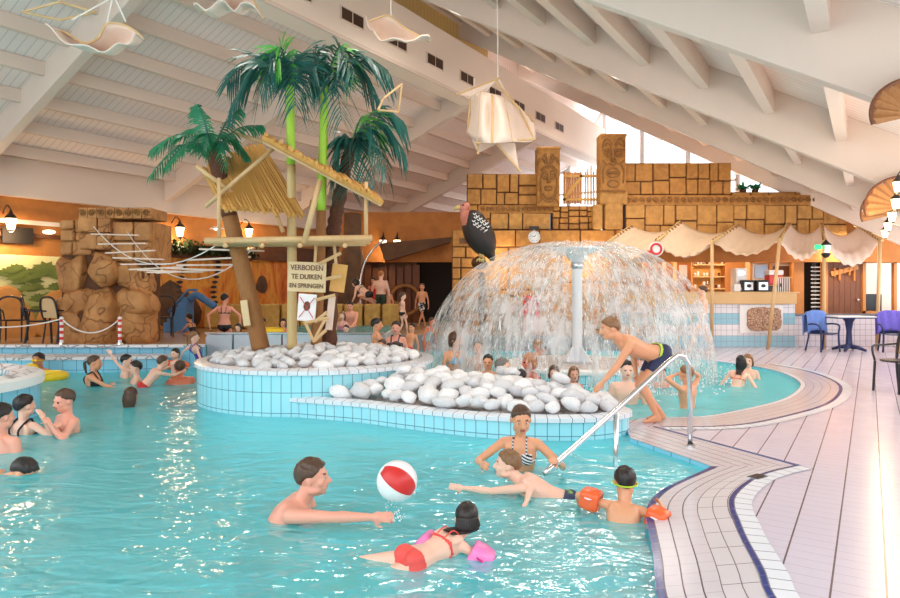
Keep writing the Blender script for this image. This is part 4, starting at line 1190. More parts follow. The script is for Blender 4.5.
def totem(px0, px1, py0, py1, label, kind):
    Y = YT-.25; a, b = W(px0, py1, Y), W(px1, py0, Y); cx = (a.x+b.x)/2; w = b.x-a.x; h = b.z-a.z; z0 = a.z
    t = thing('carved_totem', label, 'totem', (cx, Y+.2, z0))
    mb = MB(); mb.box((cx, Y+.22, z0+h/2), (w, .5, h)); mb.box((cx+w*.02, Y+.22, z0+h-.03), (w*1.05, .54, .08)); mb.build('pillar', M['block'], t, bevel=.04)
    mb = MB(); q = lambda x, z, d=0: V((cx+x*w/2, Y-.03-d, z0+z*h))
    if kind == 0:
        mb.tube([q(math.cos(k*2*PI/24)*.72, .40+math.sin(k*2*PI/24)*.27) for k in range(24)], .026, 6, closed=True)      # face outline
        mb.tube(spline([q(-.75,.60), q(-.3,.68), q(.3,.68), q(.75,.60)], 4), .03, 6)
        for s_ in (-1, 1):
            mb.tube([q(s_*.34+math.cos(k*2*PI/14)*.2, .50+math.sin(k*2*PI/14)*.045) for k in range(14)], .018, 6, closed=True); mb.ell(q(s_*.34,.50), (.03,.03,.025), None, 1)
            mb.tube(spline([q(s_*.1,.57), q(s_*.35,.60), q(s_*.62,.55)], 4), .024, 6)
            for k in range(4): mb.tube(spline([q(s_*.06*k+s_*.02,.68), q(s_*(.15+.13*k),.80+.03*k*(k<2)), q(s_*(.28+.18*k),.90-.035*k), q(s_*(.40+.17*k),.84-.05*k)], 4), .022, 6)
        mb.tube([q(0,.55), q(0,.46,.03), q(0,.40,.06)], [.03,.04,.065], 8)
        mb.tube([q(math.cos(k*2*PI/16)*.34, .30+math.sin(k*2*PI/16)*.035) for k in range(16)], .026, 6, closed=True)
        mb.tube(spline([q(-.9,.04), q(-.5,.13), q(0,.10), q(.5,.13), q(.9,.04)], 4), .026, 6)
        mb.tube(spline([q(-.8,.28), q(-.5,.12), q(0,.06), q(.5,.12), q(.8,.28)], 4), .022, 6)
    else:
        for s_ in (-1, 1):
            mb.tube(spline([q(s_*.1,.80), q(s_*.4,.92), q(s_*.75,.88), q(s_*.85,.76)], 4), .03, 6); mb.tube(spline([q(s_*.15,.76), q(s_*.42,.84), q(s_*.65,.80)], 4), .022, 6)
            mb.tube([q(s_*.40+math.cos(k*2*PI/14)*.22, .66+math.sin(k*2*PI/14)*.05) for k in range(14)], .022, 6, closed=True); mb.ell(q(s_*.4,.66), (.04,.03,.03), None, 1)
            mb.tube(spline([q(s_*.85,.55), q(s_*.55,.48), q(s_*.8,.38), q(s_*.75,.15)], 4), .024, 6)
        mb.tube([q(-.85,.73), q(.85,.73)], .03, 6); mb.tube([q(0,.72), q(0,.6,.03), q(0,.52,.05)], [.035,.05,.08], 8)
        mb.tube(spline([q(-.6,.46), q(-.3,.49), q(0,.46), q(.3,.49), q(.6,.46)], 4), .03, 6)
        mb.tube([q(math.cos(k*2*PI/18)*.5, .33+math.sin(k*2*PI/18)*.08) for k in range(18)], .026, 6, closed=True)
        for k in range(5): mb.box(q(-.32+.16*k, .33), (.05,.05,.09))
        mb.tube([q(math.cos(k*2*PI/18)*.42, .14+math.sin(k*2*PI/18)*.06) for k in range(18)], .022, 6, closed=True); mb.box(q(0,.02), (w*.9,.06,.05))
    mb.build('face_relief', M['carve'], t, smooth=True)
totem(537,560,147,206,'tall carved stone totem with plumed face, left of the stick fence','a'=='b')
totem(600,626,134,192,'tallest carved stone totem with blocky face, right of the stick fence',1)
fe = thing('stick_fence', 'rustic wooden stick fence between the two carved totems', 'fence', W(579, 206, YT+.1))
mb = MB(); a, b = W(563, 172, YT+.15), W(582, 204, YT+.15)
for k in range(7):
    x = a.x+(b.x-a.x)*(k+.5)/7; mb.box((x, YT+.15, (a.z+b.z)/2), ((b.x-a.x)/7*.9, .03, a.z-b.z-.02*(k % 2)))
mb.build('plank', M['panelling'], fe)
mb = MB(); mb.bar((a.x,YT+.11,b.z+.1), (b.x,YT+.11,a.z-.1), .03, .09); mb.bar((a.x,YT+.11,a.z-.12), (b.x+.5,YT+.11,a.z-.12), .03, .07); mb.bar((a.x,YT+.11,b.z+.12), (b.x+.5,YT+.11,b.z+.12), .03, .07); mb.build('brace', M['straw'], fe)
for k in range(5):
    p = W(585+3*k, 205, YT+.15); mb = MB(); mb.tube([p, p+V((random.uniform(-.03,.03),0,.95+.08*(k % 3)))], .028, 6); mb.build('stick', M['pole'], fe)
# plants on the ledge
for (px, lb) in ((743,'small leafy green plant on the temple ledge, left one'),(755,'bushier green plant on the temple ledge, right one')):
    c = W(px, 194, YT+.25); root = thing('potted_plant', lb, 'plant', c, 'plants on the temple ledge')
    mb = MB(); mb.lathe([(.07,0),(.10,.12),(.09,.12),(.0,.10)], c, 12); mb.build('pot', M['joint'], root)
    mb = MB(); random.seed(px)
    for k in range(46):
        a_ = random.uniform(0, 6.28); e = random.uniform(.2, 1.3); L = random.uniform(.14, .30); s0 = c+V((0,0,.1))+V((math.cos(a_),math.sin(a_),.6))*random.uniform(0,.1)
        mb.cone_leaf(s0, s0+V((math.cos(a_)*math.cos(e),math.sin(a_)*math.cos(e),math.sin(e)))*L, .08, .05)
    mb.build('foliage', M['leaf'], root)
# clock / round gauge
c = W(534, 237, YT-.42); t = thing('wall_clock', 'round white dial on the stone ledge above the water dome', 'clock', c)
Mx = Matrix.Rotation(R(90), 3, 'X')
mb = MB(); mb.lathe([(0,.0),(.17,0),(.17,.05),(.15,.05)], c, 28, Mx); mb.build('case', M['steel'], t, smooth=True, auto=40)
mb = MB(); mb.lathe([(0,.045),(.15,.045)], c, 28, Mx); mb.build('dial', M['white'], t)
mb = MB()
for k in range(12):
    a_ = k*PI/6; d_ = V((math.cos(a_),0,math.sin(a_))); mb.bar(c+d_*.10+V((0,-.05,0)), c+d_*.13+V((0,-.05,0)), .008, .012)
mb.bar(c+V((0,-.052,0)), c+V((.05,-.052,.06)), .008, .012); mb.bar(c+V((0,-.052,0)), c+V((-.09,-.052,.03)), .008, .01); mb.build('hands_and_marks', M['black_metal'], t)
c2 = W(534, 228, YT-.42); mb = MB(); mb.box((c2.x, c2.y, c2.z), (.26,.08,.09)); mb.build('lamp_box', M['black_metal'], t); mb = MB(); mb.cyl((c2.x,c2.y,c2.z-.03),(c2.x,c2.y,c.z+.16),.02); mb.build('bracket', M['steel'], t)

# bar ---------------------------------------------------------------------
YB = 17.4
bar = thing('bar_counter', 'long pool bar with blue and white tiled front and pine counter', 'counter', (W(715,347,YB).x, YB+.3, 0))
def slab(mb, px0, px1, py0, py1, Y, th):
    a, b = W(px0, py1, Y), W(px1, py0, Y); mb.box(((a.x+b.x)/2, Y+th/2, (a.z+b.z)/2), (b.x-a.x, th, b.z-a.z))
xa, xb = W(620,0,YB).x, W(795,0,YB).x
mb = MB(); pts = [(xa,YB),(xb,YB),(xb,YB+.9)]; ribbon(mb, pts, pts, 0, 1.16); mb.build('tiled_front', M['tile_bar'], bar)
mb = MB(); slab(mb, 618,797,293,304,YB-.12,.16); mb.build('counter_fascia', M['counter'], bar, bevel=.01)
mb = MB(); a = W(618,293,YB-.12); mb.box(((xa+xb)/2, YB+.18, 1.46), (xb-xa+.12, .62, .04)); mb.build('counter_top', M['counter'], bar, bevel=.01)
mb = MB(); mb.box(((xa+xb)/2, YB+.35, .6), (xb-xa-.1, .5, 1.1)); mb.build('carcass', M['panelling'], bar)
mb = MB(); slab(mb, 740,783,305,333,YB-.04,.05); mb.build('white_surround', M['white'], bar)
mb = MB(); poly = []
a, b = W(746,331,YB), W(780,307,YB); random.seed(4)
for k in range(28):
    an = 2*PI*k/28; q = (abs(math.cos(an))**5+abs(math.sin(an))**5)**(-1/5); poly.append((math.cos(an)*q*(b.x-a.x)/2*random.uniform(.94,1.02), math.sin(an)*q*(b.z-a.z)/2*random.uniform(.94,1.02)))
mb.extrude(poly, ((a.x+b.x)/2, YB-.05, (a.z+b.z)/2), (1,0,0), (0,0,1), .05); 
def stonepic():
    n = N('rough stone inlay'); p = n.pos(); d = n.voro(p, 14, 'DISTANCE_TO_EDGE'); f = n.math('MULTIPLY', d, 8.0, clamp=True)
    c = n.mix(f, srgb(120,78,56), srgb(206,166,138)); return n.done(n.bsdf(c, .7, n.bump(f, .8, .02)))
M['inlay'] = stonepic(); mb.build('stone_inlay', M['inlay'], bar)
# wall behind the bar
mb = MB(); slab(mb, 600,905,236,262,YT+.2,.12); struct(mb.build('wall_bar_fascia', M['orange_wall']))
mb = MB(); slab(mb, 600,812,236,345,20.6,.1); struct(mb.build('wall_bar_back', M['panelling']))
sh = thing('bar_shelf', 'wooden wall shelf unit with stacked crockery behind the bar', 'shelf', W(709,345,20.3))
mb = MB()
for x in (692,726): slab(mb, x-1,x+1,250,345,20.15,.32)
mb.build('side_panel', M['panelling'], sh); mb = MB(); slab(mb, 692,726,250,345,20.45,.03); mb.build('back_panel', M['straw'], sh)
for y in (252,264,276,288): mb = MB(); slab(mb, 692,726,y,y+1.3,20.15,.3); mb.build('shelf', M['counter'], sh)
random.seed(5); nb_ = 0
for y in (264,276,288):
    for x in range(695,724,3):
        if random.random() < .35: continue
        c = W(x, y, 20.25); mb = MB(); hh = random.choice((.10,.14,.2)); mb.lathe([(0,0),(.032,0),(.040,hh*.8),(.034,hh),(0,hh)], c, 10)
        o = mb.build('shelf_cup', M[random.choice(('white','white','steel','joint'))], smooth=True); tag(o, 'small cup or jar on the wooden shelves behind the bar', 'cup', 'crockery on the bar shelves')
def pend(px, py, Y, lb):
    c = W(px, py, Y); t = thing('pendant_lamp', lb, 'lamp', c+V((0,0,-.2)))
    mb = MB(); mb.lathe([(.30,-.14),(.16,-.02),(.06,.10),(.04,.2)], c, 24); mb.build('lamp_shade', M['gauze'], t, smooth=True); mb = MB(); mb.cyl(c+V((0,0,.2)), c+V((0,0,1.1)), .01, n=6); mb.build('cord', M['black_metal'], t)
    mb = MB(); mb.ell(c+V((0,0,-.06)), .07, None, 2); mb.build('bulb', M['lamp_white'], t)
pend(723,251,19.0,'white conical pendant lamp over the bar, right of the shelves'); pend(704,247,19.0,'white conical pendant lamp half hidden by the canopy')
# machines on the counter
def boxy(name, lb, cat, px0, px1, py0, Y, th, mat, extra=None, pz=1.48):
    a, b = W(px0, 0, Y), W(px1, 0, Y); z1 = W(0, py0, Y).z; t = thing(name, lb, cat, ((a.x+b.x)/2, Y+th/2, pz))
    mb = MB(); mb.box(((a.x+b.x)/2, Y+th/2, (z1+pz)/2), (b.x-a.x, th, z1-pz)); mb.build('body', M[mat], t, bevel=.02)
    return t, (a.x+b.x)/2, b.x-a.x, z1
t, x, w_, z1 = boxy('coffee_machine', 'white upright coffee machine at the left of the counter', 'machine', 736,747,268,17.8,.35,'white')
mb = MB(); mb.box((x,17.79,z1-.14), (w_*.7,.02,.12)); mb.build('panel', M['steel'], t); mb = MB(); mb.lathe([(.05,0),(.06,.1),(0,.1)], (x,17.7,1.49), 12); mb.build('cup', M['white'], t)
for k, (p0, p1) in enumerate(((743,754),(757,769))):
    t, x, w_, z1 = boxy('coffee_grinder', ('black and steel coffee grinder box, left of the pair on the counter','black and steel coffee grinder box, right of the pair on the counter')[k], 'machine', p0,p1,280,17.6,.35,'black_plastic')
    mb = MB(); mb.box((x,17.585,1.63), (w_*.75,.02,.2)); mb.build('front_plate', M['steel'], t); mb = MB(); mb.lathe([(.05,0),(.05,.03),(0,.03)], (x,17.57,1.64), 14, Mx); mb.build('dial', M['black_metal'], t)
t = thing('drink_dispenser', 'drink dispenser with clear tank of red juice on the bar counter', 'dispenser', W(776,293,17.6))
t.location.z = 1.48; ORG[t.name] = V(t.location)
a, b = W(769,0,17.6), W(784,0,17.6); x = (a.x+b.x)/2; mb = MB(); mb.box((x,17.75,1.56), (b.x-a.x,.3,.16)); mb.build('base', M['black_plastic'], t, bevel=.01)
mb = MB(); mb.box((x,17.75,1.80), (b.x-a.x-.02,.28,.26)); mb.build('juice', M['red'], t, bevel=.02); mb = MB(); mb.box((x,17.75,2.0), (b.x-a.x,.3,.14)); mb.build('tank_top', M['white'], t, bevel=.03)
for s_ in (-.1,.1): mb = MB(); mb.cyl((x+s_,17.57,1.70), (x+s_,17.54,1.62), .02); mb.build('tap', M['black_plastic'], t)
t, x, w_, z1 = boxy('plastic_bag', 'white plastic bag heap beside the coffee machine', 'bag', 734,741,284,17.55,.2,'white')
t = thing('glass_rack', 'row of upright pale rods in a rack at the counter end', 'rack', (W(786,0,17.6).x,17.7,1.48))
for k in range(7): mb = MB(); x = W(777+k*2.2,0,17.55).x; mb.cyl((x,17.6,1.48), (x,17.6,1.86), .016, n=6); mb.build('rod', M['white'], t)
mb = MB(); mb.bar((W(776,0,17.55).x,17.6,1.87), (W(792,0,17.55).x,17.6,1.87), .05, .03); mb.build('top_bar', M['counter'], t)
# serving hatch frames
hf = thing('serving_hatch', 'timber framed serving hatch with pale room beyond the bar', 'hatch', W(772,300,20.4))
mb = MB(); slab(mb, 751,792,262,300,20.5,.05); mb.build('pale_backdrop', M['white_wall'], hf)
for (a0,a1,b0,b1) in ((749,752,240,300),(791,794,240,300),(749,794,260,263),(770,772,262,292)): mb = MB(); slab(mb, a0,a1,b0,b1,20.35,.12); mb.build('frame_member', M['panelling'], hf)
mb = MB(); slab(mb, 755,768,265,278,20.42,.05); mb.build('menu_card', M['paper_blue'], hf)
mb = MB(); slab(mb, 774,790,266,292,20.45,.04); mb.build('dark_doorway', M['door_wood'], hf)
o = MB(); slab(o, 679,688,265,280,20.59,.02); o = o.build('notice_sheet', M['white']); tag(o, 'white printed notice pinned on the timber wall left of shelves', 'notice')
for yy in (268,271,274,277): pass
# upright posts of the bar back
for k, px in enumerate((640,662,673,746)):
    mb = MB(); slab(mb, px,px+4,240,345,20.3,.1); o = mb.build('wall_post', M['counter']); tag(o, ('upright timber post behind the bar, far left one','upright timber post behind the bar, second from left','upright timber post behind the bar, beside the notice','pale broad timber post right of the crockery shelves')[k], 'post', 'posts behind the bar')
# right-hand low tiled wall, gate, door, window ------------------------------
mb = MB(); x0, x1 = W(795,0,YB).x, 12.6
pts = [(x0,YB+.1),(x1,YB+.1)]; ribbon(mb, pts, pts, 0, .84); mb.box(((x0+x1)/2,YB+.2,.42), (x1-x0,.18,.84)); 
struct(mb.build('wall_low', M['tile_white'])); mb = MB(); mb.box(((x0+x1)/2,YB+.18,.86), (x1-x0,.3,.05)); struct(mb.build('trim_90', M['tile_cope']))
YD = 18.7
mb = MB(); 
for (a0,a1) in ((794,804),(823,828),(861,865)): slab(mb, a0,a1,238,347,YD,.14)
struct(mb.build('wall_timber', M['panelling']))
mb = MB(); slab(mb, 794,905,256,262,YD-.03,.16); struct(mb.build('trim_91', M['panelling']))
mb = MB(); slab(mb, 803,824,262,347,YD+.6,.05); struct(mb.build('wall_dark', M['dark']))
tg = thing('turnstile', 'tall dark rotating gate with stacked white bars left of wooden door', 'gate', W(815,345,YD+.25))
mb = MB(); p = W(814,345,YD+.3); q = W(814,263,YD+.3); mb.cyl(p, q, .05); mb.build('post', M['black_metal'], tg)
for k in range(17):
    z = .35+k*.115; mb = MB(); mb.cyl((p.x,YD+.25,z), (p.x+.19,YD+.12,z), .018, n=6); mb.cyl((p.x,YD+.25,z), (p.x-.16,YD+.15,z), .018, n=6); mb.build('arm', M['white_pole'], tg)
d = thing('door_1', None, None, W(845,347,YD)); d['kind'] = 'structure'
mb = MB()
for k in range(6):
    a0 = 828+k*5.6; slab(mb, a0+.1,a0+5.4,262,347,YD,.06)
mb.build('door_leaf', M['door_wood'], d)
mb = MB(); a, b = W(831,274,YD-.04), W(858,267,YD-.04); mb.bar(a, b, .03, .13); 
for k in range(5):
    p = W(834+k*5,268,YD-.03); mb.bar(p, p-V((0,0,.25+.12*math.sin(k*2))), .03, .09, V((0,1,0)))
mb.build('nailed_board', M['panelling'], d)
mb = MB(); mb.ell(W(858,300,YD-.06), .04, None, 2); mb.build('door_handle', M['steel'], d)
wd = thing('window_40', None, None, W(884,347,YD)); wd['kind'] = 'structure'
mb = MB()
for (a0,a1,b0,b1) in ((863,866,262,347),(894,897,262,315),(863,905,311,316),(863,905,259,263)): slab(mb, a0,a1,b0,b1,YD-.05,.12)
mb.build('window_frame', M['panelling'], wd)
mb = MB(); slab(mb, 863,908,262,345,YD+1.8,.05); struct(mb.build('wall_room_beyond', M['white_wall']))
mb = MB(); slab(mb, 866,882,294,340,YD+.3,.5); o = mb.build('office_cabinet', M['black_plastic'], bevel=.02); tag(o, 'dark green cabinet seen through the window right of the door', 'cabinet')
# canopy -------------------------------------------------------------------
YW_, YP_ = 18.0, 16.9
beams = [((633,226),(606,242)),((682,222),(655,241)),((740,225),(712,241)),((790,223),(779,240)),((822,223),(824,241)),((858,226),(880,240))]
names = ['far left, partly behind the water dome','second from left','third from left','middle right','over the wooden door','far right']
for k in range(5):
    (a0, b0), (a1, b1) = beams[k], beams[k+1]; A0, B0, A1, B1 = W(*a0,YW_), W(*b0,YP_), W(*a1,YW_), W(*b1,YP_)
    sag = (.42,.45,.45,.55,.62)[k]
    def f(u, v):
        p = A0.lerp(B0, v).lerp(A1.lerp(B1, v), u); p.z -= sag*(.55+.45*v)*4*u*(1-u)*(1+.15*math.sin(v*9+k)); p.z += .03*math.sin(u*40+v*3)*(v)
        return p
    mb = MB(); mb.grid(f, 28, 10); o = mb.build('canopy_cloth', M['cloth'] if k < 3 else M['gauze'], smooth=True, solid=.012)
    tag(o, 'beige sailcloth swag of the bar canopy, '+names[k], 'canopy', 'cloth swags over the bar')
for k, (a, b) in enumerate(beams):
    A, B = W(*a,YW_), W(*b,YP_); t = thing('canopy_beam', 'short bamboo rafter lashed with rope holding the canopy, '+names[k], 'beam', B, 'bamboo rafters of the canopy')
    mb = MB(); mb.tube([A+V((0,.15,.03)), B+V((0,-.1,-.02))], .035, 8); mb.build('bamboo', M['bamboo'], t)
    mb = MB()
    for i in range(9): mb.ell(A.lerp(B, (i+.5)/9), .05, None, 1)
    mb.build('lashing', M['log'], t)
poles_ = [((606,242),(606,338)),((655,241),(653,330)),((712,240),(712,300)),((780,238),(768,334)),((824,240),(824,312)),((880,240),(877,338))]
plb = ['far left one behind the water dome','left of the bar shelves','rising from the bar counter','leaning across the stone inlay','between the turnstile and the wooden door','far right one by the window']
for k, (a, b) in enumerate(poles_):
    A, B = W(*a,YP_), W(*b,YP_); B.z = 0 if k != 2 else 0
    if k == 3: B = V((W(768,334,YP_).x+.0, YP_, 0))
    o = MB().tube([B, A], .045, 10).build('canopy_pole', M['pole'], smooth=True); tag(o, 'tall pale bamboo canopy pole, '+plb[k], 'pole', 'canopy poles')
# fairy sign and green exit lamp
c = W(818,247,16.7); o = MB().box(c, (.16,.03,.12)).build('exit_sign', M['green_sign']); tag(o, 'small green lit exit sign hanging under the canopy', 'sign')
t = thing('hanging_lantern', 'dark hanging lantern under the canopy left of the wooden door', 'lantern', W(826,258,16.7)); c = W(826,250,16.7)
mb = MB(); mb.lathe([(0,.28),(.05,.22),(.13,.14),(.12,.12)], c, 8); mb.build('cap', M['black_metal'], t); mb = MB(); mb.lathe([(.10,.12),(.08,-.08),(0,-.08)], c, 8); mb.build('glass_body', M['steel'], t); mb = MB(); mb.lathe([(.11,-.08),(.12,-.12),(.04,-.2)], c, 8); mb.build('base', M['black_metal'], t)
# small lifebuoy-like logo sign left of the bar
c = W(656,249,16.7); t = thing('round_sign', 'round red and white emblem sign hanging at the canopy corner', 'sign', c)
mb = MB(); mb.lathe([(.0,.02),(.19,.02),(.19,-.02),(0,-.02)], c, 26, Mx); mb.build('disc', M['white'], t)
mb = MB(); mb.tube([c+V((.13*math.cos(2*PI*k/24), -.03, .13*math.sin(2*PI*k/24))) for k in range(24)], .03, 6, closed=True); mb.build('ring', M['red'], t)
mb = MB(); mb.extrude([(-.22,0),(0,-.09),(0,.09)], c+V((-.1,-.03,-.1)), (1,0,0), (0,0,1), .02); mb.build('pennant', M['red'], t)

# furniture ------------------------------------------------------------------
def plastic_chair(loc, rz, lb, towel, mat='navy_plastic'):
    t = thing('plastic_armchair', lb, 'chair', (0,0,0)); 
    for sx in (-1, 1):
        mb = MB(); mb.tube(spline([(sx*.27,-.24,0),(sx*.25,-.22,.42),(sx*.29,-.2,.64),(sx*.29,.0,.68),(sx*.26,.22,.66)], 4), .022, 8); mb.build('front_leg', M[mat], t, smooth=True)
        mb = MB(); mb.tube(spline([(sx*.25,.30,0),(sx*.22,.22,.42),(sx*.24,.27,.72)], 4), .022, 8); mb.build('rear_leg', M[mat], t, smooth=True)
    mb = MB(); mb.grid(lambda u, v: V(((u-.5)*.5, (v-.5)*.48, .43+.03*(2*u-1)**2-.02*v)), 8, 8); mb.build('seat', M[mat], t, smooth=True, solid=.02)
    mb = MB()
    def bk(u, v): 
        a = (u-.5)*1.7; w = .24+.03*v
        return V((math.sin(a)*w*1.25, .22+.10*v-.07*(1-math.cos(a)), .44+.55*v*(1-.18*(2*u-1)**4)))
    mb.grid(bk, 12, 8); mb.build('backrest', M[mat], t, smooth=True, solid=.02)
    t.location = loc; t.rotation_euler.z = rz; ORG[t.name] = V(loc)
    Mr = Matrix.Rotation(rz, 4, 'Z'); Mr.translation = V(loc)
    mb = MB()
    def tw_(u, v):                                    # towel over the back: front, over the top, behind
        a = (u-.5)*1.9; s_ = (v-.45)*1.25; w = .29; wob = .018*math.sin(u*23+v*4)
        if s_ < 0: z = 1.02+s_*.9; y = .30-.02+s_*.10
        else: z = 1.02-s_*.8; y = .36+.02
        z -= .10*(abs(2*u-1))**3
        return Mr@V((math.sin(a)*w*1.25, y-.07*(1-math.cos(a))+(wob if s_ > 0 else -wob-.03), z))
    mb.grid(tw_, 20, 18); o = mb.build('towel', M[towel], smooth=True, solid=.015)
    return t, o
_, o = plastic_chair((W(823,351,16.2).x, 16.2, 0), R(12), 'navy plastic armchair with blue towel beside the pedestal table', 'towel_blue'); tag(o, 'blue towel draped over the chair left of the pedestal table', 'towel')
_, o = plastic_chair((W(893,350,16.0).x, 16.0, 0), R(-20), 'dark plastic armchair with purple towel near the right edge', 'towel_purple'); tag(o, 'purple towel draped over the chair near the right edge', 'towel')
# pedestal table
c = V((W(849,351,16.3).x, 16.3, 0)); t = thing('pedestal_table', 'navy pedestal table with white top between the towel chairs', 'table', c)
mb = MB(); mb.box(c+V((0,0,.86)), (.95,.7,.03)); mb.build('table_top', M['white'], t, bevel=.01); mb = MB(); mb.box(c+V((0,0,.835)), (.97,.72,.025)); mb.build('edge_band', M['navy_plastic'], t)
mb = MB(); mb.lathe([(.16,.82),(.10,.74),(.06,.5),(.075,.2),(.11,.08),(.0,.08)], c, 16); mb.build('column', M['navy_plastic'], t, smooth=True)
for k in range(4): a_ = PI/4+k*PI/2; mb = MB(); mb.tube([c+V((0,0,.12)), c+V((math.cos(a_)*.2,math.sin(a_)*.2,.09)), c+V((math.cos(a_)*.38,math.sin(a_)*.38,.025))], [.06,.05,.03], 8); mb.build('foot', M['navy_plastic'], t, smooth=True)
def cafe_chair(loc, rz, lb, group=None, cane=True):
    t = thing('cafe_chair', lb, 'chair', (0,0,0), group); m = M['black_plastic']
    for sx in (-1, 1):
        mb = MB(); mb.tube([(sx*.21,-.22,0),(sx*.20,-.20,.45)], .018, 8); mb.build('front_leg', m, t)
        mb = MB(); mb.tube(spline([(sx*.20,.26,0),(sx*.19,.20,.45),(sx*.20,.26,.75)], 3), .018, 8); mb.build('rear_leg', m, t)
        mb = MB(); mb.tube(spline([(sx*.22,-.18,.45),(sx*.26,-.18,.66),(sx*.27,.05,.68),(sx*.21,.25,.70)], 4), .016, 8); mb.build('armrest', m, t)
    mb = MB(); mb.lathe([(0,.45),(.22,.45),(.23,.465),(.22,.48),(0,.485)], (0,0,0), 20); mb.build('seat', m, t)
    mb = MB(); pts = spline([(-.20,.22,.50),(-.23,.28,.72),(-.18,.31,.92),(0,.32,.98),(.18,.31,.92),(.23,.28,.72),(.20,.22,.50)], 4); mb.tube(pts, .022, 8); mb.build('back_frame', m, t, smooth=True)
    if cane: mb = MB(); mb.grid(lambda u, v: V(((u-.5)*.40*(1-.25*v*v), .235+.075*v, .54+.40*v)), 6, 6); mb.build('back_panel', M['cane'], t, solid=.01)
    t.location = loc; t.rotation_euler.z = rz; ORG[t.name] = V(loc); return t
cafe_chair((P(899,392,0).x-.02, P(899,392,0).y, 0), R(-75), 'black chair with woven cane back cut off by the right edge')
for px, py, Y, rz, lb in ((52,342,14.3,150,'black cafe chair with open back, left of the pair by the mural'),(8,342,14.4,20,'black cafe chair at the far left edge by the mural'),
        (38,343,13.75,-60,'black cafe chair turned sideways, beside the red striped post'),(57,342,14.0,170,'black cafe chair with white woven back nearest the rock')):
    pass
cafe_chair((W(14,0,14.2).x, 14.2, ZT), R(200), 'black cafe chair at the far left edge by the mural', 'cafe chairs by the mural', False)
cafe_chair((W(38,0,13.7).x, 13.75, ZT), R(120), 'black cafe chair seen from the side, second from the left edge', 'cafe chairs by the mural')
cafe_chair((W(57,0,13.9).x, 14.5, ZT), R(190), 'black cafe chair half behind the one with white woven back', 'cafe chairs by the mural', False)
cafe_chair((W(57,0,13.7).x+.02, 13.8, ZT), R(160), 'black cafe chair with pale woven back nearest the rock pillar', 'cafe chairs by the mural')
cafe_chair((W(163,0,15.6).x, 15.6, ZT), R(210), 'dark cafe chair just right of the rock pillar', None, False)
def folding_chair(loc, rz, lb):
    t = thing('folding_chair', lb, 'chair', (0,0,0), 'wooden folding chairs behind the water dome'); m = M['straw']
    for sx in (-1, 1):
        mb = MB(); mb.bar((sx*.21,-.28,0), (sx*.21,.22,.98), .025, .04); mb.build('back_leg', m, t)
        mb = MB(); mb.bar((sx*.19,.30,0), (sx*.19,-.22,.46), .025, .04); mb.build('front_leg', m, t)
    mb = MB()
    for k in range(6): mb.box((0,-.2+k*.075,.46), (.42,.05,.02))
    mb.build('seat', m, t); mb = MB()
    for k in range(5): mb.box((0,.09+k*.035,.68+k*.07), (.42,.02,.05))
    mb.build('backrest', m, t)
    t.location = loc; t.rotation_euler.z = rz; ORG[t.name] = V(loc)
for px, Y, rz, lb in ((562,17.2,200,'wooden slatted folding chair left of the white fountain pole'),(575,17.5,170,'wooden slatted folding chair just behind the white fountain pole'),(590,17.1,150,'wooden slatted folding chair right of the white fountain pole'),(641,17.0,190,'wooden slatted folding chair behind the leaning boy')):
    folding_chair((W(px,0,Y).x, Y, ZT), R(rz), lb)
for px, Y, rz, lb in ((489,17.4,160,'dark cafe chair behind the falling water, left one'),(507,17.2,190,'dark cafe chair behind the falling water, right one')):
    cafe_chair((W(px,0,Y).x, Y, ZT), R(rz), lb, 'dark chairs behind the falling water', False)
# red towel on a chair
cafe_chair((W(531,0,17.3).x, 17.3, ZT), R(180), 'dark cafe chair hidden under a long red towel', None, False)
a = V((W(531,0,17.0).x, 17.25, 1.38)); mb = MB(); mb.grid(lambda u, v: a+V(((u-.5)*.42+.01*math.sin(v*9), -.30+.3*abs(v-.15)*.2+.02*math.sin(u*14)-(.1*v), -1.0*v*(1 if v > 0 else 0))), 14, 14)
o = mb.build('towel', M['towel_red'], smooth=True, solid=.02); tag(o, 'long red towel hanging over a chair behind the water dome', 'towel')
# low rails at the rear pool steps
for px, lb in ((499,'short steel grab rail at the rear pool edge, left of two'),(530,'short steel grab rail at the rear pool edge, below the red towel')):
    c = V((W(px,0,16.1).x, 16.1, 0)); o = MB().tube(spline([c+V((0,-.25,-.2)), c+V((0,-.25,.75)), c+V((0,-.1,.88)), c+V((0,.15,.88)), c+V((0,.25,.75)), c+V((0,.25,.39))], 4), .03, 8).build('grab_rail', M['steel'], smooth=True); tag(o, lb, 'handrail')
# side bench frame in the middle of the photograph, behind the walker
t = thing('side_table', 'light wooden stool frame standing before the bar front', 'table', V((W(686,0,16.9).x,16.9,0)))
c = V((W(686,0,16.9).x,16.9,0))
for sx in (-.2,.2): mb = MB(); mb.cyl(c+V((sx,0,0)), c+V((sx*.8,0,.85)), .016, n=6); mb.build('leg', M['bamboo'], t)
mb = MB(); mb.box(c+V((0,0,.87)), (.5,.35,.03)); mb.build('table_top', M['bamboo'], t)

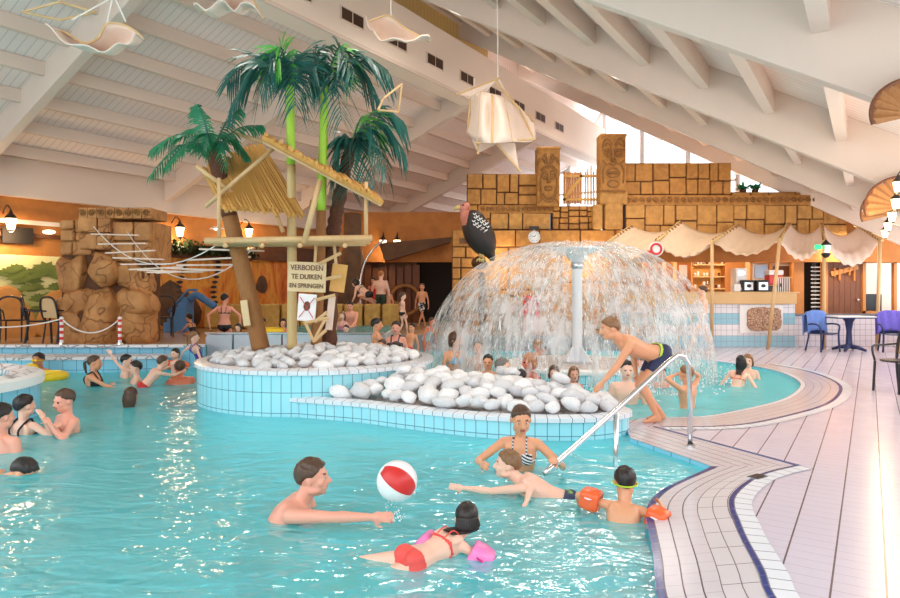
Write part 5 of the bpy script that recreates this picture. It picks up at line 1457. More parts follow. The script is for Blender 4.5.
# vulture on its perch ---------------------------------------------------------
YV = 15.9; s_ = YV/650
vu = lambda px, py, dy=0: W(px, py, YV)+V((0, dy, 0))
pp = thing('perch_post', 'brown wooden post with a rock ball carrying the vulture', 'post', vu(483,330))
mb = MB(); mb.tube([V((vu(482,0).x,YV,.0)), vu(483,300), vu(481,272)], [.10,.09,.07], 8); mb.build('post', M['joint'], pp)
mb = MB(); mb.ell(vu(480,263), (.20,.18,.16), None, 3, jit=.3); mb.build('perch_rock', M['joint'], pp, smooth=True)
mb = MB(); mb.box(vu(464,241), (.24,.06,.14)); mb.build('small_plaque', M['door_wood'], pp)
me_ = MB(); random.seed(2)
bd = bmesh.new()
Mv = Matrix.Rotation(R(-28), 3, 'Y'); ellipsoid(bd, vu(479,234), (.36,.36,.60), Mv, 4); ellipsoid(bd, vu(474,222), (.29,.33,.30), Mv, 4); capsule(bd, vu(486,244), vu(492,258), .22, .09, 20)      # body and tail
capsule(bd, vu(471,219), vu(464,216), .15, .10); capsule(bd, vu(464,219), vu(464,209), .10, .085); capsule(bd, vu(463,208), vu(466,206), .11, .10)
me = bpy.data.meshes.new('t'); bmesh.ops.recalc_face_normals(bd, faces=bd.faces); bd.to_mesh(me); bd.free(); ob = bpy.data.objects.new('t', me); COL.objects.link(ob)
md = ob.modifiers.new('r', 'REMESH'); md.mode = 'VOXEL'; md.voxel_size = .022; md2 = ob.modifiers.new('s', 'SMOOTH'); md2.iterations = 4
m2 = bpy.data.meshes.new_from_object(ob.evaluated_get(bpy.context.evaluated_depsgraph_get())); bpy.data.objects.remove(ob)
org = vu(481,262); m2.transform(Matrix.Translation(-org)); m2.polygons.foreach_set('use_smooth', [True]*len(m2.polygons)); m2.materials.clear(); m2.materials.append(M['black_bird']); m2.materials.append(M['bird_skin'])
for p in m2.polygons:
    w_ = p.center+org
    if w_.x < vu(467.5,0).x+ (vu(0,219).z-w_.z)*-.2 and w_.z > vu(0,226).z: p.material_index = 1
vul = bpy.data.objects.new('vulture_statue', m2); COL.objects.link(vul); vul.location = org; ORG[vul.name] = org; tag(vul, 'large black vulture statue with pink head on a wooden perch', 'statue')
mb = MB(); mb.tube([vu(460,207), vu(456,208), vu(454,211.5)], [.07,.05,.012], 8); mb.build('beak', M['bird_beak'], vul, smooth=True)
mb = MB(); mb.ell(vu(463,205.5,-.10), .025, None, 1); mb.build('eye', M['black_metal'], vul)
mb = MB(); mb.tube([vu(473,213,-.12), vu(469,218,-.17), vu(467,222,-.12)], [.03,.035,.02], 6); mb.build('ruff', M['white'], vul, smooth=True)
mb = MB()
for r_ in range(4):
    for c_ in range(5-(r_ == 3)):
        p = vu(474+c_*3.0-r_*.4+(r_ % 2)*1.4, 216+c_*2.2+r_*3.4); d_ = .40-.012*c_-.01*r_
        mb.tube([p+V((-.035,-d_+.02,.02)), p+V((0,-d_,-.018)), p+V((.035,-d_+.02,.02))], .015, 5)
mb.build('white_feather_tips', M['white'], vul)
for sg in (0, 1):
    p = MB(); p.tube([vu(481+sg*3,247,-.05), vu(480+sg*2,258,-.1)], [.06,.035], 8); p.build('leg', M['bird_beak'], vul, smooth=True)
    p = MB(); q = vu(479+sg*4,259,-.14)
    for k in (-1,0,1): p.tube([q, q+V((k*.05,-.06,-.03)), q+V((k*.07,-.09,-.08))], [.02,.018,.006], 6)
    p.build('talon', M['bird_beak'], vul)

# cave at the back ------------------------------------------------------------------
YC = 22.0
mb = MB(); slab(mb, 338,470,212,262,YC,.3); mb_ = mb; struct(mb.build('wall_cave_lintel', M['orange_wall']))
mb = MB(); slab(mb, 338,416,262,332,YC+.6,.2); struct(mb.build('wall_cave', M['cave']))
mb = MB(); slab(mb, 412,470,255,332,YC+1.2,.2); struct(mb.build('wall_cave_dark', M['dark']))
cv = thing('cave_front', 'dark brown timber cave entrance with round shapes at the back', 'cave', V((W(400,0,YC).x, YC, ZT)))
for k in range(9):
    mb = MB(); x = W(352+k*8,0,YC+.4).x; mb.box((x, YC+.45, 1.35), (.23,.08,1.9+.1*(k % 3))); mb.build('plank', M['door_wood'], cv)
for px, py, r in ((405,300,.5),(392,312,.35)):
    mb = MB(); c = W(px,py,YC+.3); mb.tube([c+V((r*math.cos(2*PI*k/22),0,r*math.sin(2*PI*k/22))) for k in range(22)], .06, 6, closed=True); mb.build('hoop', M['log'], cv, smooth=True)
mb = MB(); A, B, C_, D = W(386,262,YC-.2), W(450,243,YC-.2), W(452,238,YC-.2), W(380,244,YC-.2)
mb.extrude([(0,0),(B.x-A.x,B.z-A.z),(C_.x-A.x,C_.z-A.z),(D.x-A.x,D.z-A.z)], A, (1,0,0), (0,0,1), .4); mb.build('sloping_canopy', M['cave'], cv)
mb = MB(); mb.tube(spline([W(350,330,20.5), W(350,290,20.6), W(352,255,20.7), W(353,214,20.8)], 5), [.5]*6+[.36]*5+[.28]*5, 10); o = mb.build('rock_arch', M['cave'], smooth=True); tag(o, 'thick brown trunk-like pillar left of the cave', 'trunk')
mb = MB(); mb.tube(spline([W(362,318,20.0), W(360,285,20.0), W(365,262,20.1), W(374,248,20.2), W(384,240,20.3)], 5), .035, 6); o = mb.build('curved_pipe', M['steel'], smooth=True); tag(o, 'thin pale curved pipe arching in front of the cave', 'pipe')

# left wall dressing -----------------------------------------------------------------
def onwall(px, py, off=.06):                          # point on the left wall plane seen at a pixel
    X = (px-CX)/F; u = UW-off; Y = u/(AX-AY*X); return V((X*Y, Y, CH-(py-HZ)*Y/F))
def wall_quad(mb, px0, px1, py0, py1, off=.05, z0=None, z1=None):
    a, b = onwall(px0, 300, off), onwall(px1, 300, off); za = onwall(px0, py1, off).z if z0 is None else z0; zb = onwall(px0, py0, off).z if z1 is None else z1
    A = V((a.x,a.y,(za+zb)/2)); B = V((b.x,b.y,(za+zb)/2)); mb.bar(A, B, .04, zb-za)
mu = thing('jungle_mural', 'painted jungle mural with palms on a pale yellow sky, left wall', 'mural', onwall(30,338))
mb = MB(); wall_quad(mb, -8,64,0,0,.08,.42,2.35); mb.build('painted_panel', M['mural'], mu)
random.seed(21); mb = MB()
def leafs(mb, c, L, n, w, spread=(0, 6.28)):
    q = V((AX,AY,0)); 
    for k in range(n):
        a_ = spread[0]+(spread[1]-spread[0])*(k+.5)/n; pts = []
        d_ = q*math.cos(a_)+V((0,0,math.sin(a_))); e = c+d_*L-V((0,0,L*.25)); m_ = c+d_*L*.6; sd = (q*(-math.sin(a_))+V((0,0,math.cos(a_))))*w
        nv = V((AY,-AX,0))*.004*k
        mb.quad(c+nv, m_+sd+nv, e+nv, m_-sd+nv)
for k in range(26):
    px = random.uniform(6,60); py = random.uniform(272,326); leafs(mb, onwall(px,py,.12), random.uniform(.18,.36), 7, .05, (.2,2.9))
leafs(mb, onwall(46,276,.13), .5, 8, .07, (-.3,3.4)); mb.build('painted_foliage', M['mural_green'], mu)
mb = MB()
for px, py, r in ((14,322,.45),(24,328,.3),(50,322,.35),(62,312,.5),(8,300,.3)): mb.ell(onwall(px,py,.14), (r,.03,r*1.2), Matrix.Rotation(math.atan2(AY,AX), 3, 'Z'), 2, jit=.3, seed=px)
mb.build('painted_rock', M['mural_brown'], mu)
om = thing('orange_mural', 'long orange mural of caves and figures on the left wall', 'mural', onwall(240,325))
mb = MB(); wall_quad(mb, 150,336,0,0,.08,.42,2.55); mb.build('painted_panel', M['mural_orange'], om)
for px, py, r in ((170,306,.55),(186,312,.5),(262,285,.25)): mb = MB(); mb.ell(onwall(px,py,.13), (r,.04,r*1.2), Matrix.Rotation(math.atan2(AY,AX), 3, 'Z'), 2, jit=.25, seed=px); mb.build('painted_rock', M['cave'], om)
for px in (181,216):
    mb = MB()
    for k in range(12): 
        c = onwall(px+2.5*math.sin(k*.6), 252+k*5, .14); mb.ell(c, (.12,.03,.05), Matrix.Rotation(math.atan2(AY,AX), 3, 'Z'), 1)
    mb.build('striped_tail', M['black_metal'], om)
mb = MB(); wall_quad(mb, 157,252,0,0,.35,2.45,2.62); shelf_ = mb.build('wall_shelf', M['joint']); tag(shelf_, 'long dark timber ledge carrying ivy along the left wall', 'ledge')
mb = MB(); random.seed(3)
A, B = onwall(157,240,.35), onwall(252,240,.35)
for k in range(1500):
    p = A.lerp(B, random.random())+V((random.uniform(-.22,.22),random.uniform(-.22,.22),0)); p.z = 2.62+abs(random.gauss(0,.15)); a_ = random.uniform(0,6.28)
    mb.cone_leaf(p, p+V((math.cos(a_)*.12,math.sin(a_)*.12,random.uniform(-.12,.06))), .08, .03)
o = mb.build('ivy', M['ivy']); tag(o, 'dense dark green ivy on the ledge of the left wall', 'ivy', kind='stuff')
# dark beam band under the left frieze (far part)
mb = MB(); wall_quad(mb, 252,345,0,0,.25,2.5,3.0); o = mb.build('timber_beam', M['joint']); tag(o, 'dark brown timber beam above the far orange mural', 'beam')
# vent grille and ledges on the wall
mb = MB(); wall_quad(mb, 2,33,0,0,.12,2.62,3.0); gv = mb.build('wall_grille', M['dark']); tag(gv, 'black rectangular grille high on the left wall', 'grille')
mb = MB(); wall_quad(mb, -10,62,0,0,.2,3.08,3.18); o = mb.build('wall_ledge', M['cream']); tag(o, 'thin pale ledge along the left wall above the grille', 'ledge')
c = onwall(49,232,.3); o = MB().ell(c, (.15,.1,.05), None, 2).build('spot_lamp', M['lamp_white'], smooth=True); tag(o, 'small bright spotlight under the ledge above the mural', 'lamp')
LANT = []
def sconce(c, side, lb, s=1.0, group='lit wall lanterns'):
    t = thing('wall_lantern', lb, 'lantern', c+V((0,0,-.25*s)), group)
    mb = MB(); mb.lathe([(.075*s,-.16*s),(.13*s,.10*s)], c, 6); mb.build('lamp_glass', M['lamp'], t)
    mb = MB(); mb.lathe([(.15*s,.10*s),(.12*s,.15*s),(.05*s,.22*s),(.02*s,.30*s),(0,.32*s)], c, 6); mb.build('cap', M['black_metal'], t); mb = MB(); mb.lathe([(.085*s,-.16*s),(.06*s,-.20*s),(0,-.22*s)], c, 6); mb.build('finial', M['black_metal'], t)
    mb = MB(); mb.tube(spline([c+V((0,0,.30*s)), c+side*.5*s+V((0,0,.42*s)), c+side*s+V((0,0,.25*s))], 5), .015*s, 6); mb.build('bracket', M['black_metal'], t)
    LANT.append(c)
wn_ = V((-AY, AX, 0))
for px, py, lb in ((11,223,'lit lantern on the left wall at the far left edge'),(180,231,'lit lantern on the left wall right of the rock pillar'),(249,232,'lantern on the left wall seen through the platform poles')):
    c = onwall(px, py, .45); sconce(c, wn_*.4, lb, 1.0)
for px, py, lb in ((383,243,'lit lantern above the cave entrance, left of two'),(397,243,'lit lantern above the cave entrance, right of two')):
    sconce(W(px,py,21.5), V((0,.4,0)), lb, .9)
for px, py, lb in ((217,229,'flat white lamp on the left wall between palm and pole'),):
    c = onwall(px,py,.4); t = thing('disc_lamp', lb, 'lamp', c); mb = MB(); mb.lathe([(.22,0),(.12,.07),(0,.09)], c, 20); mb.build('lamp_shade', M['white'], t, smooth=True); mb = MB(); mb.ell(c+V((0,0,-.01)), (.09,.09,.03), None, 1); mb.build('bulb', M['lamp_white'], t)
# lanterns under the right-hand rafters
lr_ = ['nearest','second','third','fourth','farthest']
for k, (px, py, Y) in enumerate(((898,186,7.6),(896,203,8.6),(892,216,10.0),(888,226,12.2),(885,233,14.4))):
    sconce(W(px,py,Y), V((.25,.0,.0)), 'lit white lantern in the row at the right edge, %s one' % lr_[k], .45+.04*k, 'lanterns along the right side')
# shell shaped fans on the rafter ends
for k, (v, px, lb) in enumerate(((6.4,906,'brown pleated fan ornament nearest, on the cream rafter at right edge'),(11.15,899,'brown pleated fan ornament on the second rafter at right'),(15.9,893,'brown pleated fan ornament on the third rafter above the lanterns'))):
    Y = {6.4:5.15,11.15:9.1,15.9:12.9}[v]; py = (118,208,214)[k]; c = W(px,py,Y); t = thing('fan_ornament', lb, 'ornament', c, 'fan ornaments on the rafters')
    mb = MB(); rad = (.31,.48,.62)[k]; n_ = 26; prev = None
    for i in range(n_+1):
        a_ = PI*1.15*i/n_-.15; rr = rad*(1+.05*math.sin(i*2.1)); d_ = .035*(i % 2)
        p = c+V((math.cos(a_)*rr*1.15, -.12-d_, math.sin(a_)*rr*.85)); q = c+V((math.cos(a_)*.08, -.10, math.sin(a_)*.06))
        cur = (mb.bm.verts.new(q), mb.bm.verts.new(p))
        if prev: mb.face([prev[0], prev[1], cur[1], cur[0]])
        prev = cur
    mb.build('pleats', M['log'], t, solid=.02); uu = -AY*c.x+AX*c.y; mb = MB(); mb.tube([c+V((0,-.1,0)), V((c.x, c.y-.1, zr(uu)+.3))], .02, 6); mb.build('hanger', M['door_wood'], t)
    mb = MB(); mb.tube([c+V((math.cos(PI*1.15*i/n_-.15)*rad*1.18, -.14, math.sin(PI*1.15*i/n_-.15)*rad*.88)) for i in range(n_+1)], .018, 6); mb.build('rim', M['door_wood'], t)

# rock pillar at the left ------------------------------------------------------------
YR = 14.0; rk = thing('rock_pillar', 'big brown artificial rock pillar with carved stone blocks on top', 'rock', V((W(108,0,YR).x, YR+.3, ZT)))
def boulder(name, pts, Y, th, seed, mat='rock'):
    """rounded boulder from an outline"""
    C0 = V((sum(p[0] for p in pts)/len(pts), sum(p[1] for p in pts)/len(pts))); mb = MB(); n = 40
    o3 = spline([V((p[0], p[1], 0)) for p in pts], 14, True); rings = []
    for j in range(0, 25):
        t = j/24*PI; k = math.sin(t)**.6 if 0 < j < 24 else .02; d = -math.cos(t)*th/2
        ring = []
        for p in o3:
            q = C0+(V((p.x, p.y))-C0)*k; w = W(q.x, q.y, Y); w.y += d
            nz = noise.noise(w*1.3+V((seed,0,0)))*.16-abs(noise.noise(V((w.x*3.2,w.y*3,w.z*1.1))+V((seed,3,0))))*.16+noise.noise(w*7)*.02
            w += (w-W(C0.x, C0.y, Y)).normalized()*nz; ring.append(mb.bm.verts.new(w))
        rings.append(ring)
    for A, B in zip(rings, rings[1:]):
        for i in range(len(A)): mb.face([A[i], A[(i+1) % len(A)], B[(i+1) % len(A)], B[i]])
    mb.face(rings[0][::-1]); mb.face(rings[-1])
    return mb.build(name, M[mat], rk, smooth=True)
boulder('boulder', [(66,345),(64,300),(84,296),(92,320),(92,346)], YR-.05, .9, 1)
boulder('boulder', [(88,347),(92,300),(106,282),(120,290),(122,320),(121,347)], YR-.25, 1.0, 2)
boulder('boulder', [(119,347),(120,310),(136,290),(154,294),(156,320),(155,347)], YR-.1, .9, 3)
boulder('boulder', [(63,292),(62,262),(72,254),(92,256),(96,284),(84,296)], YR-.05, .9, 4)
boulder('boulder', [(66,318),(68,292),(92,284),(104,292),(92,312)], YR-.15, .8, 5)
boulder('boulder', [(92,258),(106,250),(119,256),(120,276),(108,284),(96,278)], YR-.3, .8, 6)
boulder('boulder', [(118,262),(140,256),(155,266),(154,292),(134,298),(121,284)], YR-.1, .8, 7)
boulder('boulder', [(120,304),(124,288),(150,290),(154,310),(136,312)], YR-.25, .7, 8)
mb = MB(); a, b = W(68,344,YR), W(152,250,YR); mb.box(((a.x+b.x)/2, YR+.1, (a.z+b.z)/2), (b.x-a.x, .8, b.z-a.z)); mb.build('core', M['joint'], rk, bevel=.1)
mb, mj = MB(), MB()
stone_panel(mb, mj, 62,94,220,255,YR-.35, mn=.22, th=.9, dep=.14, gap=.012, seed=31)
stone_panel(mb, mj, 81,114,218,250,YR-.45, mn=.24, th=.95, dep=.16, gap=.012, seed=33)
stone_panel(mb, mj, 113,153,222,262,YR-.35, mn=.26, th=.9, dep=.12, gap=.012, seed=35)
mb.build('stone_block', M['rock'], rk, bevel=.035); mj.build('joint_bed', M['rock'], rk)
mb = MB(); mc = MB(); n_ = 8
for k in range(n_):
    x0 = 81+k*9; p = W(x0+4.5, 213.5, YR-.5); mb.box(p+V((0,.30,0)), (.185,.8,.225)); spiral(mc, p+V((0,-.12,0)), .07, 1.7, 1 if k % 2 else -1, .018)
mb.build('carved_frieze', M['rock'], rk, bevel=.02); mc.build('carved_spirals', M['carve'], rk)
# red and white posts with rope
posts = []
for px, lb in ((63,'red and white striped rope post left of the rock pillar'),(121,'red and white striped rope post in front of the rock pillar')):
    c = V((W(px,0,13.1).x, 13.05, ZT)); t = thing('rope_post', lb, 'post', c); posts.append(c)
    for k in range(8):
        mb = MB(); mb.cyl(c+V((0,0,.06+k*.06)), c+V((0,0,.12+k*.06)), .035, n=12); mb.build('band', M['red' if k % 2 else 'white'], t)
    mb = MB(); mb.lathe([(.07,.02),(.06,.06),(0,.06)], c, 12); mb.build('foot', M['steel'], t); mb = MB(); mb.ell(c+V((0,0,.55)), .04, None, 2); mb.build('knob', M['white'], t, smooth=True)
def rope(a, b, sag, n=14): return [a.lerp(b, k/n)-V((0,0,sag*4*(k/n)*(1-k/n))) for k in range(n+1)]
o = MB().tube(rope(posts[0]+V((0,0,.54)), posts[1]+V((0,0,.54)), .28), .014, 6).build('barrier_rope', M['rope']); tag(o, 'white rope sagging between the two striped posts', 'rope')
o = MB().tube(rope(V((-9.9,13.05,.85)), posts[0]+V((0,0,.54)), .12), .014, 6).build('barrier_rope', M['rope']); tag(o, 'white rope running from the left edge to the striped post', 'rope')
# blue slide with steps, yellow benches
sl = thing('blue_slide', 'small blue toddler slide with steps against the orange mural', 'slide', (W(180,0,17.6).x, 17.6, ZT))
p = lambda px, py, dy=0: W(px, py, 17.6+dy)
mb = MB(); mb.tube(spline([p(214,306,-.2), p(205,300), p(196,295), p(190,299)], 4), .10, 8); mb.build('slide_chute', M['blue_paint'], sl, smooth=True)
for k in range(6):
    a = p(170+k*3.5, 322-k*5); mb = MB(); mb.box((a.x, 17.6, (a.z+ZT)/2), (.12,.6,a.z-ZT)); mb.build('step', M['blue_paint'], sl, bevel=.02)
for sy in (-.3,.3): mb = MB(); mb.tube([p(169,312,sy), p(188,290,sy), p(197,290,sy)], .035, 8); mb.build('handrail', M['blue_paint'], sl, smooth=True)
lbs = ['at far left beside the slide','second from the slide','third from the slide','middle of the row','left of the sign tree','behind the sign board','behind the seated man','below the bending woman','nearest the cave','at the right end by the cave']
bx = [(204,222),(224,242),(243,258),(260,279),(281,299),(300,320),(322,342),(344,362),(364,380),(382,398)]
for k, (a0, a1) in enumerate(bx):
    a, b = W(a0,0,18.95), W(a1,0,18.95); mb = MB(); mb.box(((a.x+b.x)/2,19.2,.76), (b.x-a.x,.5,.72)); o = mb.build('stone_bench', M['yellow_block'], bevel=.05); tag(o, 'yellow stone bench block at the back pool, '+lbs[k], 'bench', 'yellow bench blocks')
# ---------------------------------------------------------------- palms, platform and signs on the round planter
YI = 9.55
def frond(mb, mr, base, tip_, lift, n=22, L=.36, w=.035, droop=.10, seed=0):
    rnd = random.Random(seed); mid_ = base.lerp(tip_, .5)+V((0,0,lift)); pts = spline([base, mid_, tip_], n//2); mr.tube(pts, [.016*(1-.8*k/len(pts)) for k in range(len(pts))], 5)
    for k in range(1, len(pts)-1):
        t = k/len(pts); d = (pts[k+1]-pts[k-1]).normalized(); sd = d.cross(V((0,0,1)))
        sd = sd.normalized() if sd.length > .05 else V((1,0,0)); l = L*(.55+.9*math.sin(PI*min(1,t*1.05)))*.75
        for sg in (-1, 1):
            for q in (0,):
                b = pts[k].lerp(pts[k+1], q*.5); e = b+(sd*sg*.75+d*.55+V((0,0,-.25+rnd.uniform(-.15,.2)))).normalized()*l*rnd.uniform(.85,1.1)
                mb.cone_leaf(b, e, w, droop*rnd.uniform(.7,1.6), d.lerp(V((0,0,1)), .3))
def palm(name, lb, trunk, rad, fronds, mat, L, bark='palm_bark', w=.035, base_mat=None, sheath=None):
    t = thing(name, lb, 'palm', trunk[0], None); pts = spline(trunk, 8); n = len(pts)
    mb = MB(); rr = [rad[0]+(rad[1]-rad[0])*k/(n-1) for k in range(n)]
    if bark == 'palm_bark': rr = [r*(1.12 if k % 2 else .9) for k, r in enumerate(rr)]
    cut = int(n*(sheath or 1)); mb.tube(pts[:cut+1], rr[:cut+1], 10); mb.build('trunk', M[bark], t, smooth=True)
    if sheath: mb = MB(); mb.tube(pts[cut:], rr[cut:], 10); mb.build('crown_shaft', M[base_mat], t, smooth=True)
    for k, (dx, dy, dz, lift, mt) in enumerate(fronds):
        mb, mr = MB(), MB(); frond(mb, mr, pts[-1]+V((0,0,-.02)), pts[-1]+V((dx,dy,dz)), lift, 26, L, w, .10 if L < .25 else .20, k+len(fronds)*7)
        fo = mb.build('frond', M[mt or mat], t); mr.build('midrib', M['leaf_dark'], fo)
    return t
random.seed(40)
f1 = [(-.85,-.1,.02,.25,None),(-.95,.1,-.32,.28,None),(-.35,.3,.75,.1,None),(-.1,-.3,.62,.1,None),(.45,-.1,.62,.12,None),(.72,.1,.42,.15,None),(.38,-.4,-.28,.25,None),(-.5,-.45,-.3,.25,None),(.1,.5,.3,.2,None),(-.55,.3,.35,.2,None),(.45,.3,.0,.25,None),(.0,-.35,-.1,.3,None)]
tr1 = [W(261,349,YI), W(250,300,YI), W(232,225,YI), W(217,166,YI), W(212,152,YI)]
palm('palm_tree', 'small artificial palm with leaning brown trunk, left of the thatched hut', tr1, (.13,.10), f1, 'leaf', .20, 'log', .028, 'palm_bark', .52)
f2 = [(-.95,.1,.12,.40,None),(-.80,-.2,-.35,.5,None),(-.35,-.3,-.2,.55,None),(.15,-.3,-.38,.5,None),(-.5,.3,.35,.3,None),(.4,.2,.1,.5,None),(-.2,-.2,.35,.35,'leaf_bright'),(.1,.3,.45,.3,None)]
tr2 = [W(292,349,9.45), W(292,260,9.45), W(291,165,9.45), W(290,86,9.45)]
palm('palm_tree', 'tall palm on a thick pale bamboo post, dark teal drooping fronds', tr2, (.075,.06), f2, 'leaf_dark', .54, 'bamboo', .036, 'stem_green', .66)
f3 = [(.95,-.1,.20,.35,None),(.8,.2,-.15,.5,None),(-.3,-.3,-.35,.6,None),(.3,-.3,-.6,.5,None),(.3,.1,.35,.35,'leaf_bright'),(-.3,.2,.35,.3,None),(.5,-.3,.1,.5,None)]
tr3 = [W(316,347,9.7), W(320,260,9.7), W(322,180,9.7), W(325,86,9.7)]
palm('palm_tree', 'tallest palm with lime green stem rising through the platform', tr3, (.085,.06), f3, 'leaf_dark', .54, 'log', .036, 'stem_green', .52)
f4 = [(.80,0,.28,.35,None),(.80,.1,-.15,.4,None),(.4,-.3,-.75,.35,None),(0,-.3,-.8,.35,None),(-.3,-.1,-.6,.35,None),(.55,-.2,-.5,.45,None),(.3,.2,.2,.3,'leaf_bright')]
tr4 = [W(328,347,10.0), W(332,250,10.0), W(338,205,10.0), W(352,140,10.0)]
palm('palm_tree', 'palm with shaggy brown bark leaning right behind the signs', tr4, (.13,.09), f4, 'leaf_dark', .52, 'palm_bark', .036)
# platform of poles at mid height
pf = thing('pole_platform', 'lookout platform of pale stripped poles tied round the palms', 'platform', W(292,243,YI))
q = lambda px, py, dy=0: W(px, py, YI+dy)
for k, (a, b) in enumerate((((205,241,-.75),(372,238,-.75)),((214,243,-.5),(370,241,-.5)),((230,244,-.2),(366,243,-.2)),((240,243,.15),(360,242,.15)),((250,242,.5),(350,241,.5)))):
    mb = MB(); mb.tube([q(a[0],a[1],a[2]), q(b[0],b[1],b[2])], .045, 8); mb.build('deck_pole', M['pole'], pf, smooth=True)
for px in (225,262,300,345): mb = MB(); mb.tube([q(px,245.5,-.9), q(px,245.5,.6)], .035, 8); mb.build('cross_pole', M['pole'], pf, smooth=True)
for a, b, r in (((219,239,-.7),(219,178,-.7),.028),((366,241,-.7),(366,182,-.7),.028),((320,180,-.8),(304,243,-.8),.04),((283,232,-.2),(273,205,-.2),.03),((307,238,.4),(312,200,.4),.03)):
    mb = MB(); mb.tube([q(*a), q(*b)], r, 8); mb.build('upright', M['pole'], pf, smooth=True)
# thatched roofs
def thatch(name, lb, A, B, C, D, n=34, th=.05, sd=0):
    t = thing(name, lb, 'roof', (A+C)/2); rnd = random.Random(sd)
    mb = MB(); mb.quad(A, B, C, D); mb.build('mat', M['thatch'], t, solid=.05)
    mb = MB()
    for k in range(n):
        u = (k+.5)/n; a, b = A.lerp(B, u), D.lerp(C, u); j = V((rnd.uniform(-.03,.03), 0, rnd.uniform(0,.05)))
        mb.tube([a+j-(b-a)*rnd.uniform(0,.06), a.lerp(b,.5)+V((0,0,.03+rnd.uniform(0,.03))), b+j+(b-a)*rnd.uniform(0,.1)], rnd.uniform(.016,.035), 5)
    mb.build('canes', M['straw'], t)
    mb = MB()
    for v in (.12,.5,.88): mb.tube([A.lerp(D, v)+V((0,0,-.05)), B.lerp(C, v)+V((0,0,-.05))], .028, 6)
    mb.build('batten', M['pole'], t); return t
thatch('thatched_roof', 'flat thatched cane roof of the hut, left wide panel', q(262,145,.9), q(203,172,.2), q(222,208,-.7), q(302,212,-.3), 40, sd=1)
thatch('thatched_roof', 'narrow thatched cane roof sloping right over the platform', q(262,137,-.9), q(383,203,-.9), q(372,192,.35), q(268,140,.35), 30, sd=2)
for a, b, lb in (((196,166,-.6),(240,198,-.3),'crooked pole under the left edge of the thatch'),((232,132,.3),(262,142,.1),'short pole sticking out left of the hut peak'),((205,207,-.6),(283,140,-.4),'long slanting pole propping up the left thatch')):
    o = MB().tube([q(*a), q(*b)], .03, 8).build('roof_pole', M['pole'], smooth=True); tag(o, lb, 'pole', 'roof poles of the hut')
# signs
def board(name, lb, px0, px1, py0, py1, Y, mat, rot=0):
    a, b = W(px0,py1,Y), W(px1,py0,Y); t = thing(name, lb, 'sign', ((a.x+b.x)/2, Y, (a.z+b.z)/2)); t.rotation_euler = (0, R(rot), 0)
    mb = MB(); mb.box(((a.x+b.x)/2,Y,(a.z+b.z)/2), (b.x-a.x,.03,b.z-a.z)); mb.build('board', M[mat], t, bevel=.006); return t, ((a.x+b.x)/2, Y-.02, (a.z+b.z)/2), b.x-a.x, b.z-a.z
def text(parent, s_, c, w, mat, th=.006, bold=.0):
    cu = bpy.data.curves.new('t', 'FONT'); cu.body = s_; cu.align_x = 'CENTER'; cu.align_y = 'CENTER'; cu.extrude = th; cu.offset = bold; cu.size = 1
    o = bpy.data.objects.new('t', cu); COL.objects.link(o); me = bpy.data.meshes.new_from_object(o.evaluated_get(bpy.context.evaluated_depsgraph_get())); bpy.data.objects.remove(o)
    xs = [v.co.x for v in me.vertices]; W0 = max(xs)-min(xs); k = w/W0
    me.transform(Matrix.Translation(V(c)-ORG[parent.name])@Matrix.Rotation(R(90), 4, 'X')@Matrix.Diagonal((k, k*1.15, 1, 1))); me.materials.clear(); me.materials.append(M[mat])
    o = bpy.data.objects.new('lettering', me); COL.objects.link(o); o.parent = parent; return o
t, c, w_, h_ = board('warning_sign', 'pale hand-lettered wooden sign with three brown lines of text', 288,326,262,292,9.2,'sign_wood',2)
for k, s_ in enumerate(('VERBODEN','TE DUIKEN','EN SPRINGEN')): text(t, s_, (c[0], c[1], c[2]+(.30-.30*k)*h_), w_*(.86,.80,.88)[k], 'lettering', .004, .012)
t, c, w_, h_ = board('warning_board', 'white wooden board with a red cross below the lettered sign', 298,316,294,321,9.18,'white',4)
mb = MB()
for sg in (-1, 1): mb.bar((c[0]-w_*.4,c[1]-.004,c[2]-sg*h_*.38), (c[0]+w_*.4,c[1]-.004,c[2]+sg*h_*.38), .006, .022, V((0,1,0)))
mb.build('red_cross', M['red'], t); mb = MB(); mb.ell((c[0],c[1]+.002,c[2]+.02), (.05,.006,.07), None, 2); mb.build('printed_figure', M['lettering'], t)
t, c, w_, h_ = board('blank_board', 'plain yellow wooden board hanging crooked right of the lettered sign', 331,346,264,292,9.3,'sign_yellow',8)
t, c, w_, h_ = board('narrow_board', 'narrow pale board leaning behind the ladder below the platform', 327,334,296,330,9.35,'gauze',6)
t, c, w_, h_ = board('bark_board', 'pale broken board nailed to the leaning left palm trunk', 242,249,300,326,9.35,'sign_wood',-8)
# ladder of sticks
ld = thing('stick_ladder', 'crooked ladder of thin sticks hanging right below the signs', 'ladder', W(325,335,9.15)); r_ = lambda px, py: W(px, py, 9.15)
for a, b in (((305,322),(313,340)),((326,318),(313,342)),((316,243),(315,262)),((334,243),(336,264))): mb = MB(); mb.tube([r_(*a), r_(*b)], .022, 6); mb.build('rail', M['pole'], ld)
for a, b in (((316,300),(335,295)),((315,322),(327,312)),((314,341),(326,330)),((319,264),(341,253)),((326,279),(341,276)),((304,323),(328,318))): mb = MB(); mb.tube([r_(*a), r_(*b)], .026, 6); mb.build('rung', M['pole'], ld)
